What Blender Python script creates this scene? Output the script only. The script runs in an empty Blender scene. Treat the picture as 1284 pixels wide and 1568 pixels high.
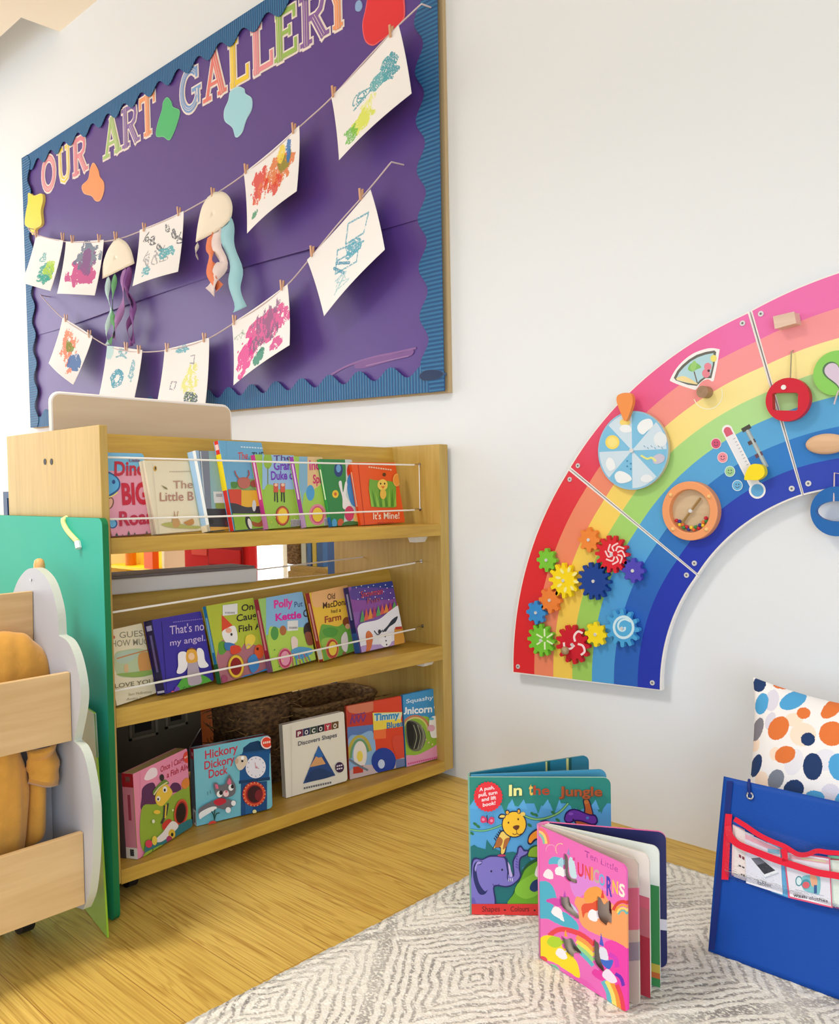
import bpy, math, random
import numpy as np
from mathutils import Matrix, Vector
from mathutils.geometry import tessellate_polygon

# ------------------------------------------------------------------ camera
SC = bpy.context.scene
COL = SC.collection
YAW, PITCH, ROLL, FPX = 7.60392251e-01, 3.30855600e-02, -1.90115213e-02, 1340.70687
CAM_H = 1.0
_f = np.array([-math.sin(YAW)*math.cos(PITCH), math.cos(YAW)*math.cos(PITCH), -math.sin(PITCH)])
_r = np.array([math.cos(YAW), math.sin(YAW), 0.0])
_u = np.cross(_r, _f)
_c, _s = math.cos(ROLL), math.sin(ROLL)
RGT, UPV, FWD = _c*_r + _s*_u, -_s*_r + _c*_u, _f
CAMP = np.array([0.0, 0.0, CAM_H])
cam = bpy.data.cameras.new('camera')
cam.sensor_fit = 'VERTICAL'
cam.sensor_height = 36.0
cam.lens = FPX/1568*36.0
cam.clip_start = 0.05
camo = bpy.data.objects.new('camera', cam)
COL.objects.link(camo)
camo.matrix_world = Matrix(((RGT[0], UPV[0], -FWD[0], CAMP[0]), (RGT[1], UPV[1], -FWD[1], CAMP[1]),
                            (RGT[2], UPV[2], -FWD[2], CAMP[2]), (0, 0, 0, 1)))
SC.camera = camo
SC.view_settings.view_transform = 'Standard'
SC.view_settings.look = 'None'
SC.view_settings.gamma = 1.0
SC.view_settings.use_curve_mapping = False
SC.view_settings.exposure = 0.05

# ------------------------------------------------------------------ light
world = bpy.data.worlds.new('world')
SC.world = world
world.use_nodes = True
world.node_tree.nodes['Background'].inputs[0].default_value = (0.86, 0.94, 1.0, 1)
world.node_tree.nodes['Background'].inputs[1].default_value = 0.98

def area(name, loc, target, sx, sy, power, color, spread=180):
    l = bpy.data.lights.new(name, 'AREA')
    l.shape = 'RECTANGLE'; l.size = sx; l.size_y = sy
    l.energy = power; l.color = color; l.spread = math.radians(spread)
    o = bpy.data.objects.new(name, l); COL.objects.link(o)
    o.location = loc
    d = Vector(target) - Vector(loc)
    o.rotation_euler = d.to_track_quat('-Z', 'Y').to_euler()
    return o
area('ceiling_lamp_warm', (-2.05, -0.55, 3.42), (-2.05, -0.55, 0), .7, .7, 56, (1.0, 0.97, 0.92), 128)
area('window_daylight', (2.4, -2.6, 1.0), (-0.9, 2.0, 0.3), 2.2, 1.6, 78, (0.76, 0.88, 1.0))

# ------------------------------------------------------------------ picture -> place
def ray(x, y):
    return (x-642)/FPX*RGT - (y-784)/FPX*UPV + FWD
def on(ax, v, x, y):
    d = ray(x, y); i = 'XYZ'.index(ax)
    return CAMP + (v-CAMP[i])/d[i]*d
def onp(P, n, x, y):
    d = ray(x, y); n = np.asarray(n, float)
    return CAMP + np.dot(np.asarray(P)-CAMP, n)/np.dot(d, n)*d
def fl(x, y, z=0.0): return on('Z', z, x, y)
def proj(P):
    q = np.asarray(P, float)-CAMP
    z = q@FWD
    return (642+FPX*(q@RGT)/z, 784-FPX*(q@UPV)/z)
def crop(ox, oy, s): return lambda x, y: (ox+x/s, oy+y/s)

# ------------------------------------------------------------------ colour, materials
def lin(c):
    if isinstance(c, str):
        c = c.lstrip('#'); c = c if len(c) == 6 else ''.join(q*2 for q in c); c = tuple(int(c[i:i+2], 16)/255 for i in (0, 2, 4))
    elif max(c) > 1: c = tuple(v/255 for v in c)
    return tuple(v/12.92 if v <= .04045 else ((v+.055)/1.055)**2.4 for v in c[:3]) + (1.0,)

def new_mat(name):
    m = bpy.data.materials.new(name); m.use_nodes = True
    nt = m.node_tree
    return m, nt, nt.nodes, nt.links, nt.nodes['Principled BSDF']
def N(nt, typ, **kw):
    n = nt.nodes.new(typ)
    for k, v in kw.items(): setattr(n, k, v)
    return n
def plain(name, col, rough=.5, metal=0.0, bump=0.0, bscale=200.0, var=0.0, spec=.3, sheen=0.0):
    m, nt, nd, lk, b = new_mat(name)
    c = lin(col)
    b.inputs['Base Color'].default_value = c
    b.inputs['Roughness'].default_value = rough
    b.inputs['Metallic'].default_value = metal
    b.inputs['Specular IOR Level'].default_value = spec
    if sheen: b.inputs['Sheen Weight'].default_value = sheen
    if bump or var:
        tc = N(nt, 'ShaderNodeTexCoord'); nz = N(nt, 'ShaderNodeTexNoise')
        nz.inputs['Scale'].default_value = bscale; nz.inputs['Detail'].default_value = 4
        lk.new(tc.outputs['Object'], nz.inputs['Vector'])
        if bump:
            bp = N(nt, 'ShaderNodeBump'); bp.inputs['Strength'].default_value = bump
            bp.inputs['Distance'].default_value = .004
            lk.new(nz.outputs['Fac'], bp.inputs['Height']); lk.new(bp.outputs[0], b.inputs['Normal'])
        if var:
            mx = N(nt, 'ShaderNodeMix', data_type='RGBA')
            mx.inputs[6].default_value = tuple(v*(1-var) for v in c[:3])+(1,)
            mx.inputs[7].default_value = tuple(min(1, v*(1+var)) for v in c[:3])+(1,)
            lk.new(nz.outputs['Fac'], mx.inputs[0]); lk.new(mx.outputs[2], b.inputs['Base Color'])
    return m
def wood(name, light, dark, axis='Y', rough=.45, fine=90.0, broad=7.0, amount=.8):
    """grain runs along axis"""
    m, nt, nd, lk, b = new_mat(name)
    tc = N(nt, 'ShaderNodeTexCoord'); mp = N(nt, 'ShaderNodeMapping')
    sc = [1, 1, 1]; sc['XYZ'.index(axis)] = .07
    mp.inputs['Scale'].default_value = sc
    lk.new(tc.outputs['Object'], mp.inputs['Vector'])
    n1 = N(nt, 'ShaderNodeTexNoise'); n1.inputs['Scale'].default_value = fine; n1.inputs['Detail'].default_value = 5
    n2 = N(nt, 'ShaderNodeTexNoise'); n2.inputs['Scale'].default_value = broad; n2.inputs['Detail'].default_value = 3
    n2.inputs['Distortion'].default_value = 1.5
    for n in (n1, n2): lk.new(mp.outputs[0], n.inputs['Vector'])
    ad = N(nt, 'ShaderNodeMath', operation='ADD'); lk.new(n1.outputs['Fac'], ad.inputs[0]); lk.new(n2.outputs['Fac'], ad.inputs[1])
    mr = N(nt, 'ShaderNodeMapRange'); mr.inputs[1].default_value = .7; mr.inputs[2].default_value = 1.3
    mr.inputs[4].default_value = amount
    lk.new(ad.outputs[0], mr.inputs[0])
    mx = N(nt, 'ShaderNodeMix', data_type='RGBA')
    mx.inputs[6].default_value = lin(light); mx.inputs[7].default_value = lin(dark)
    lk.new(mr.outputs[0], mx.inputs[0]); lk.new(mx.outputs[2], b.inputs['Base Color'])
    b.inputs['Roughness'].default_value = rough
    bp = N(nt, 'ShaderNodeBump'); bp.inputs['Strength'].default_value = .08; bp.inputs['Distance'].default_value = .002
    lk.new(n1.outputs['Fac'], bp.inputs['Height']); lk.new(bp.outputs[0], b.inputs['Normal'])
    return m
def printed(name, rough=.4, bump=0.0):
    m, nt, nd, lk, b = new_mat(name)
    a = N(nt, 'ShaderNodeAttribute', attribute_name='Col')
    lk.new(a.outputs['Color'], b.inputs['Base Color'])
    b.inputs['Roughness'].default_value = rough; b.inputs['Specular IOR Level'].default_value = .35
    if bump:
        nz = N(nt, 'ShaderNodeTexNoise'); nz.inputs['Scale'].default_value = 300
        bp = N(nt, 'ShaderNodeBump'); bp.inputs['Strength'].default_value = bump; bp.inputs['Distance'].default_value = .002
        tc = N(nt, 'ShaderNodeTexCoord'); lk.new(tc.outputs['Object'], nz.inputs['Vector'])
        lk.new(nz.outputs['Fac'], bp.inputs['Height']); lk.new(bp.outputs[0], b.inputs['Normal'])
    return m
PRINT = printed('printed_card', .32)
PAPER = printed('drawing_paper', .8, .05)
CLOTHP = printed('printed_cloth', .85, .25)
PAINTED = printed('painted_wood', .45)

# ------------------------------------------------------------------ objects
MW = {}
def thing(name, label, cat, loc, group=None, M=None):
    o = bpy.data.objects.new(name, None); COL.objects.link(o)
    o.empty_display_size = .05
    mw = M.copy() if M is not None else Matrix.Translation(Vector([float(v) for v in loc]))
    o.matrix_world = mw; MW[o] = mw
    tag(o, label, cat, group)
    return o
def tag(o, label=None, cat=None, group=None, kind=None):
    if label: o['label'] = label
    if cat: o['category'] = cat
    if group: o['group'] = group
    if kind: o['kind'] = kind
    return o

class MB:
    def __init__(s): s.v = []; s.f = []; s.c = []; s.m = []
    def add(s, vs, fs, col=(1, 1, 1, 1), mat=0):
        n = len(s.v)
        s.v += [tuple(float(q) for q in v) for v in vs]
        if isinstance(col, str): col = lin(col)
        for f in fs:
            s.f.append(tuple(i+n for i in f)); s.c.append(col); s.m.append(mat)
        return s
    def hexa(s, p, col=(1, 1, 1, 1), mat=0):   # p: 8 corners, bottom ring 0-3, top ring 4-7
        return s.add(p, [(3, 2, 1, 0), (4, 5, 6, 7), (0, 1, 5, 4), (1, 2, 6, 5), (2, 3, 7, 6), (3, 0, 4, 7)], col, mat)
    def box(s, a, b, col=(1, 1, 1, 1), mat=0):
        (x0, y0, z0), (x1, y1, z1) = a, b
        return s.hexa([(x0, y0, z0), (x1, y0, z0), (x1, y1, z0), (x0, y1, z0), (x0, y0, z1), (x1, y0, z1), (x1, y1, z1), (x0, y1, z1)], col, mat)
    def prism(s, front, back, col=(1, 1, 1, 1), side=None, mat=0):
        n = len(front)
        s.add(front, [tuple(range(n))], col, mat)
        s.add(back, [tuple(range(n-1, -1, -1))], side or col, mat)
        s.add(list(front)+list(back), [(i, i+n, (i+1) % n + n, (i+1) % n) for i in range(n)], side or col, mat)
        return s
    def tube(s, pts, r, n=8, col=(1, 1, 1, 1), closed=False, mat=0, cap=True):
        P = [np.asarray(p, float) for p in pts]; k = len(P); rr = r if hasattr(r, '__len__') else [r]*k
        vs = []; prev = None
        for i in range(k):
            a = P[(i-1) % k] if (closed or i > 0) else P[i]; b = P[(i+1) % k] if (closed or i < k-1) else P[i]
            t = b-a; t = t/(np.linalg.norm(t)+1e-12)
            ref = prev if prev is not None else (np.array([0, 0, 1.]) if abs(t[2]) < .9 else np.array([1., 0, 0]))
            x = np.cross(ref, t); x /= np.linalg.norm(x)+1e-12; y = np.cross(t, x)
            prev = y
            for j in range(n):
                a_ = 2*math.pi*j/n
                vs.append(P[i]+rr[i]*(math.cos(a_)*x+math.sin(a_)*y))
        fs = []
        for i in range(k if closed else k-1):
            for j in range(n):
                fs.append((i*n+j, i*n+(j+1) % n, ((i+1) % k)*n+(j+1) % n, ((i+1) % k)*n+j))
        if not closed and cap:
            fs.append(tuple(range(n-1, -1, -1))); fs.append(tuple((k-1)*n+j for j in range(n)))
        return s.add(vs, fs, col, mat)
    def disc(s, c, ax, r, t, n=24, col=(1, 1, 1, 1), mat=0, side=None):
        """cylinder from c along ax*t"""
        c = np.asarray(c, float); ax = np.asarray(ax, float); ax = ax/np.linalg.norm(ax)
        x = np.cross(ax, [0, 0, 1.]) if abs(ax[2]) < .9 else np.cross(ax, [1., 0, 0]); x /= np.linalg.norm(x); y = np.cross(ax, x)
        ring = [c+r*(math.cos(2*math.pi*j/n)*x+math.sin(2*math.pi*j/n)*y) for j in range(n)]
        return s.prism([p+ax*t for p in ring], ring, col, side, mat)
    def ball(s, c, r, col=(1, 1, 1, 1), nu=12, nv=8, sc=(1, 1, 1), mat=0, fn=None):
        vs = []; fs = []
        for i in range(nv+1):
            th = math.pi*i/nv
            for j in range(nu):
                ph = 2*math.pi*j/nu
                d = np.array([math.sin(th)*math.cos(ph), math.sin(th)*math.sin(ph), math.cos(th)])
                k = fn(d) if fn else 1.0
                vs.append(np.asarray(c)+r*k*d*np.asarray(sc))
        for i in range(nv):
            for j in range(nu):
                fs.append((i*nu+j, (i+1)*nu+j, (i+1)*nu+(j+1) % nu, i*nu+(j+1) % nu))
        return s.add(vs, fs, col, mat)
    def build(s, name, mats, parent=None, local=False, smooth=None, bevel=0.0, origin=None, seg=2):
        if not isinstance(mats, (list, tuple)): mats = [mats]
        V = np.array(s.v, float)
        if parent is not None:
            if not local:
                inv = np.array(MW[parent].inverted())
                V = V@inv[:3, :3].T+inv[:3, 3]
            loc = None
        else:
            lo, hi = V.min(0), V.max(0)
            loc = np.array(origin) if origin is not None else np.array([(lo[0]+hi[0])/2, (lo[1]+hi[1])/2, lo[2]])
            V = V-loc
        me = bpy.data.meshes.new(name)
        me.from_pydata([tuple(v) for v in V], [], s.f)
        for m in mats: me.materials.append(m)
        if len(mats) > 1: me.polygons.foreach_set('material_index', s.m)
        at = me.color_attributes.new('Col', 'FLOAT_COLOR', 'CORNER')
        cc = np.repeat(np.array(s.c, np.float32), [len(f) for f in s.f], axis=0)
        at.data.foreach_set('color', cc.ravel())
        me.validate(); me.update()
        if smooth is not None:
            me.shade_smooth()
            if smooth < 179: me.set_sharp_from_angle(angle=math.radians(smooth))
        o = bpy.data.objects.new(name, me); COL.objects.link(o)
        if parent is not None:
            o.parent = parent; MW[o] = MW[parent]
        else:
            o.location = loc; MW[o] = Matrix.Translation(Vector(loc))
        if bevel:
            b = o.modifiers.new('Bevel', 'BEVEL'); b.width = bevel; b.segments = seg; b.limit_method = 'ANGLE'
        return o

def grid_obj(name, P, C, mat, parent=None, keep=None, smooth=True, thick=0.0, extra=None):
    """P (n,m,3) points, C (n-1,m-1,3or4) linear face colours"""
    n, m = P.shape[:2]
    V = P.reshape(-1, 3)
    idx = np.arange(n*m).reshape(n, m)
    F = np.stack([idx[:-1, :-1], idx[1:, :-1], idx[1:, 1:], idx[:-1, 1:]], -1).reshape(-1, 4)
    C = C.reshape(-1, C.shape[-1])
    if keep is not None:
        k = keep.reshape(-1); F = F[k]; C = C[k]
    b = MB(); b.v = [tuple(v) for v in V]; b.f = [tuple(f) for f in F]
    b.c = [tuple(c[:3])+(1.0,) for c in C]; b.m = [0]*len(F)
    if extra: extra(b)
    o = b.build(name, mat, parent, smooth=(40 if smooth else None))
    if thick:
        md = o.modifiers.new('Solid', 'SOLIDIFY'); md.thickness = thick; md.offset = -1
    return o

# ------------------------------------------------------------------ flat artwork
_tx = {}
def text_mesh(s, bold=0.0):
    k = (s, bold)
    if k in _tx: return _tx[k]
    cu = bpy.data.curves.new('t', 'FONT'); cu.body = s; cu.resolution_u = 3; cu.offset = bold
    o = bpy.data.objects.new('t', cu); COL.objects.link(o)
    dg = bpy.context.evaluated_depsgraph_get(); dg.update()
    me = bpy.data.meshes.new_from_object(o.evaluated_get(dg))
    v = np.array([tuple(q.co)[:2] for q in me.vertices]) if len(me.vertices) else np.zeros((0, 2))
    f = [tuple(p.vertices) for p in me.polygons]
    bpy.data.objects.remove(o); bpy.data.curves.remove(cu); bpy.data.meshes.remove(me)
    _tx[k] = (v, f)
    return v, f
def clip_poly(poly, clip):
    """Sutherland-Hodgman; clip convex"""
    A = sum(clip[i][0]*clip[(i+1) % len(clip)][1]-clip[(i+1) % len(clip)][0]*clip[i][1] for i in range(len(clip)))
    sg = 1 if A > 0 else -1
    out = list(poly)
    for i in range(len(clip)):
        a, b = clip[i], clip[(i+1) % len(clip)]
        inp, out = out, []
        def side(p): return sg*((b[0]-a[0])*(p[1]-a[1])-(b[1]-a[1])*(p[0]-a[0]))
        for j in range(len(inp)):
            p, q = inp[j], inp[(j+1) % len(inp)]
            sp, sq = side(p), side(q)
            if sp >= 0: out.append(p)
            if (sp >= 0) != (sq >= 0):
                t = sp/(sp-sq); out.append((p[0]+t*(q[0]-p[0]), p[1]+t*(q[1]-p[1])))
        if len(out) < 3: return []
    return out
def smooth_curve(pts, n=8, closed=False):
    P = [np.array(p, float) for p in pts]; k = len(P); out = []
    for i in range(k if closed else k-1):
        p0 = P[(i-1) % k] if (closed or i > 0) else P[i]; p1 = P[i]; p2 = P[(i+1) % k]
        p3 = P[(i+2) % k] if (closed or i+2 < k) else P[(i+1) % k]
        for j in range(n):
            t = j/n
            out.append(.5*((2*p1)+(-p0+p2)*t+(2*p0-5*p1+4*p2-p3)*t*t+(-p0+3*p1-3*p2+p3)*t**3))
    if not closed: out.append(P[-1])
    return [tuple(p) for p in out]
def strip2d(P, h, ext=.35):
    """two edges of a stroke of half width h with mitred corners"""
    Q = [P[0]]
    for p in P[1:]:
        if np.linalg.norm(p-Q[-1]) > 1e-9: Q.append(p)
    if len(Q) < 2: return [], []
    closed = np.linalg.norm(Q[0]-Q[-1]) < 1e-6 and len(Q) > 3
    D = [(Q[i+1]-Q[i])/np.linalg.norm(Q[i+1]-Q[i]) for i in range(len(Q)-1)]
    if not closed: Q = [Q[0]-D[0]*h*ext]+Q[1:-1]+[Q[-1]+D[-1]*h*ext]
    A, B = [], []
    for i in range(len(Q)):
        d0 = D[i-1] if i > 0 else (D[-1] if closed else D[0]); d1 = D[i] if i < len(D) else (D[0] if closed else D[-1])
        t = d0+d1; l = np.linalg.norm(t); t = d1 if l < .3 else t/l
        n = np.array([-t[1], t[0]]); k = 1/max(.5, abs(n@np.array([-d1[1], d1[0]])))
        A.append(Q[i]+n*h*k); B.append(Q[i]-n*h*k)
    return A, B
class Art:
    """shapes traced in a zoomed crop's own units; z maps them to the photograph's frame"""
    def __init__(s, z=None): s.sh = []; s.z = z or (lambda x, y: (x, y)); s.L = 0
    def _p(s, pts): return [s.z(*p[:2]) for p in pts]
    def poly(s, pts, col):
        s.L += 1; s.sh.append((s.L, [s._p(pts)], lin(col))); return s
    def blob(s, pts, col, n=6): return s.poly(smooth_curve(pts, n, True), col)
    def rect(s, x0, y0, x1, y1, col, sl=0.0, sk=0.0):
        """sl: drop of the right end per unit width, sk: sideways shift per unit height"""
        d = sl*(x1-x0); k = sk*(y1-y0)
        return s.poly([(x0, y0), (x1, y0+d), (x1+k, y1+d), (x0+k, y1)], col)
    def ell(s, cx, cy, rx, ry, col, rot=0.0, n=22):
        c, d = math.cos(rot), math.sin(rot)
        return s.poly([(cx+rx*math.cos(a)*c-ry*math.sin(a)*d, cy+rx*math.cos(a)*d+ry*math.sin(a)*c) for a in [2*math.pi*i/n for i in range(n)]], col)
    def arc(s, cx, cy, rx, ry, a0, a1, w, col, n=14):
        return s.line([(cx+rx*math.cos(a), cy-ry*math.sin(a)) for a in [math.radians(a0+(a1-a0)*i/n) for i in range(n+1)]], w, col)
    def line(s, pts, w, col, closed=False):
        s.L += 1; Q = []
        P = [np.array(p, float) for p in pts]
        if closed: P.append(P[0])
        A_, B_ = strip2d(P, w/2)
        for i in range(len(A_)-1): Q.append(s._p([tuple(A_[i]), tuple(A_[i+1]), tuple(B_[i+1]), tuple(B_[i])]))
        s.sh.append((s.L, Q, lin(col))); return s
    def dashes(s, x0, y0, x1, y1, h, col, n=7):
        """print too small to read: a row of short marks"""
        for i in range(n):
            a, e = i/n, (i+.72)/n
            s.poly([(x0+a*(x1-x0), y0+a*(y1-y0)-h/2), (x0+e*(x1-x0), y0+e*(y1-y0)-h/2), (x0+e*(x1-x0), y0+e*(y1-y0)+h/2), (x0+a*(x1-x0), y0+a*(y1-y0)+h/2)], col)
        return s
    def curve(s, pts, w, col, n=6): return s.line(smooth_curve(pts, n), w, col)
    def text(s, t, x0, y0, x1, y1, h, col, up=(0, -1), bold=.012, caps=None):
        """baseline from (x0,y0) to (x1,y1), capital height h"""
        v, f = text_mesh(t, bold)
        if not len(f): return s
        s.L += 1
        mn, mx = v[:, 0].min(), v[:, 0].max()
        cap = caps or max(v[:, 1].max(), .3)
        Q = []
        pp = []
        for q in v:
            k = (q[0]-mn)/(mx-mn); e = q[1]/cap*h
            pp.append(s.z(x0+k*(x1-x0)+e*up[0], y0+k*(y1-y0)+e*up[1]))
        for g in f: Q.append([pp[i] for i in g])
        s.sh.append((s.L, Q, lin(col))); return s
    def emit(s, mb, mapf, clip=None, step=.00012, base=.0003, mat=0):
        for L, polys, col in s.sh:
            for p in polys:
                if clip is not None: p = clip_poly(p, clip)
                if len(p) < 3: continue
                q = [mapf(x, y, base+step*L) for x, y in p]
                a = np.array(q); 
                ar = sum(p[i][0]*p[(i+1) % len(p)][1]-p[(i+1) % len(p)][0]*p[i][1] for i in range(len(p)))
                if abs(ar) < 1e-6: continue
                if ar > 0: q = q[::-1]
                mb.add(q, [tuple(range(len(q)))], col, mat)
    def raster(s, X, Y, C, rng=None):
        """X,Y: sample positions in the photograph's frame; paints into C"""
        for L, polys, col in s.sh:
            M = np.zeros(X.shape, bool)
            for p in polys:
                p = np.array(p)
                bb = (X >= p[:, 0].min()) & (X <= p[:, 0].max()) & (Y >= p[:, 1].min()) & (Y <= p[:, 1].max())
                if not bb.any(): continue
                xs, ys = X[bb], Y[bb]; ins = np.zeros(xs.shape, bool)
                k = len(p)
                for i in range(k):
                    x1, y1 = p[i]; x2, y2 = p[(i+1) % k]
                    if y1 == y2: continue
                    cnd = ((y1 > ys) != (y2 > ys)) & (xs < (x2-x1)*(ys-y1)/(y2-y1)+x1)
                    ins ^= cnd
                M[bb] |= ins
            C[M] = col[:3]
        return C
# ------------------------------------------------------------------ room
WY = 2.207
def struct(name, mb, mat, **k):
    o = mb.build(name, mat, None, **k); o['kind'] = 'structure'; return o
M_wall = plain('wall_paint', (232, 236, 242), .7, bump=.05, bscale=120)
M_ceil = plain('ceiling_paint', (236, 224, 206), .8)
def floor_mat():
    m, nt, nd, lk, b = new_mat('oak_vinyl_planks')
    tc = N(nt, 'ShaderNodeTexCoord')
    br = N(nt, 'ShaderNodeTexBrick')
    br.offset = .37; br.inputs['Scale'].default_value = 1
    br.inputs['Brick Width'].default_value = 1.05; br.inputs['Row Height'].default_value = .17
    br.inputs['Mortar Size'].default_value = .0009; br.inputs['Mortar Smooth'].default_value = .3
    br.inputs['Bias'].default_value = 0
    br.inputs['Color1'].default_value = lin((222, 188, 98)); br.inputs['Color2'].default_value = lin((206, 170, 80))
    br.inputs['Mortar'].default_value = lin((150, 105, 55))
    lk.new(tc.outputs['Object'], br.inputs['Vector'])
    mp = N(nt, 'ShaderNodeMapping'); mp.inputs['Scale'].default_value = (.55, 7, 1)
    lk.new(tc.outputs['Object'], mp.inputs['Vector'])
    n1 = N(nt, 'ShaderNodeTexNoise'); n1.inputs['Scale'].default_value = 2.2; n1.inputs['Detail'].default_value = 3; n1.inputs['Distortion'].default_value = 1.2
    lk.new(mp.outputs[0], n1.inputs['Vector'])
    # cathedral grain: bands of the broad noise
    mu = N(nt, 'ShaderNodeMath', operation='MULTIPLY'); mu.inputs[1].default_value = 40
    lk.new(n1.outputs['Fac'], mu.inputs[0])
    sn = N(nt, 'ShaderNodeMath', operation='SINE'); lk.new(mu.outputs[0], sn.inputs[0])
    n2 = N(nt, 'ShaderNodeTexNoise'); n2.inputs['Scale'].default_value = 22; n2.inputs['Detail'].default_value = 5
    mp2 = N(nt, 'ShaderNodeMapping'); mp2.inputs['Scale'].default_value = (.16, 11, 1); lk.new(tc.outputs['Object'], mp2.inputs['Vector'])
    lk.new(mp2.outputs[0], n2.inputs['Vector'])
    r1 = N(nt, 'ShaderNodeMapRange'); r1.inputs[1].default_value = .2; r1.inputs[2].default_value = 1; r1.inputs[4].default_value = .34
    lk.new(sn.outputs[0], r1.inputs[0])
    r2 = N(nt, 'ShaderNodeMapRange'); r2.inputs[1].default_value = .46; r2.inputs[2].default_value = .70; r2.inputs[4].default_value = .55
    lk.new(n2.outputs['Fac'], r2.inputs[0])
    ad = N(nt, 'ShaderNodeMath', operation='ADD', use_clamp=True); lk.new(r1.outputs[0], ad.inputs[0]); lk.new(r2.outputs[0], ad.inputs[1])
    mx = N(nt, 'ShaderNodeMix', data_type='RGBA'); mx.inputs[7].default_value = lin((158, 112, 36))
    lk.new(ad.outputs[0], mx.inputs[0]); lk.new(br.outputs['Color'], mx.inputs[6])
    lk.new(mx.outputs[2], b.inputs['Base Color'])
    b.inputs['Roughness'].default_value = .42; b.inputs['Specular IOR Level'].default_value = .35
    return m
M_floor = floor_mat()
struct('floor', MB().box((-7, -5, -.05), (3, WY+.1, 0)), M_floor, origin=(0, 0, 0))
struct('wall_back', MB().box((-7, WY, 0), (3, WY+.1, 3.9)), M_wall)
struct('wall_left', MB().box((-7.1, -5, 0), (-7, WY+.1, 3.9)), M_wall)
NX, NY = -4.74, 2.0                                    # a step in the ceiling at the far end of the wall
struct('ceiling', MB().box((NX, -5, 3.5), (3, WY, 3.9)).box((-7, -5, 3.5), (NX, NY, 3.9)).box((-7, NY, 3.8), (NX, WY, 3.9)), M_ceil)

# window added in the far left wall; its glowing pane brightens wall and mirror
wy0, wy1 = -2.5, 1.95
b = MB()
for q in (((-7, wy0-.06, .06), (-6.95, wy0, 3.06)), ((-7, wy1, .06), (-6.95, wy1+.06, 3.06)), ((-7, wy0-.06, 3.0), (-6.95, wy1+.06, 3.06)), ((-7, wy0-.06, .0), (-6.95, wy1+.06, .08)), ((-7, -1.03, .06), (-6.96, -.97, 3.06))): b.box(*q)
wf = struct('added_window', b, plain('window_frame_white', (240, 240, 240), .4))
m_, nt_, nd_, lk_, b_ = new_mat('glowing_pane'); b_.inputs['Emission Color'].default_value = (.93, .97, 1, 1); b_.inputs['Emission Strength'].default_value = 3.1
b = MB().box((-6.99, wy0, .08), (-6.98, wy1, 3.0)); b.build('pane', m_, wf)
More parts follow.
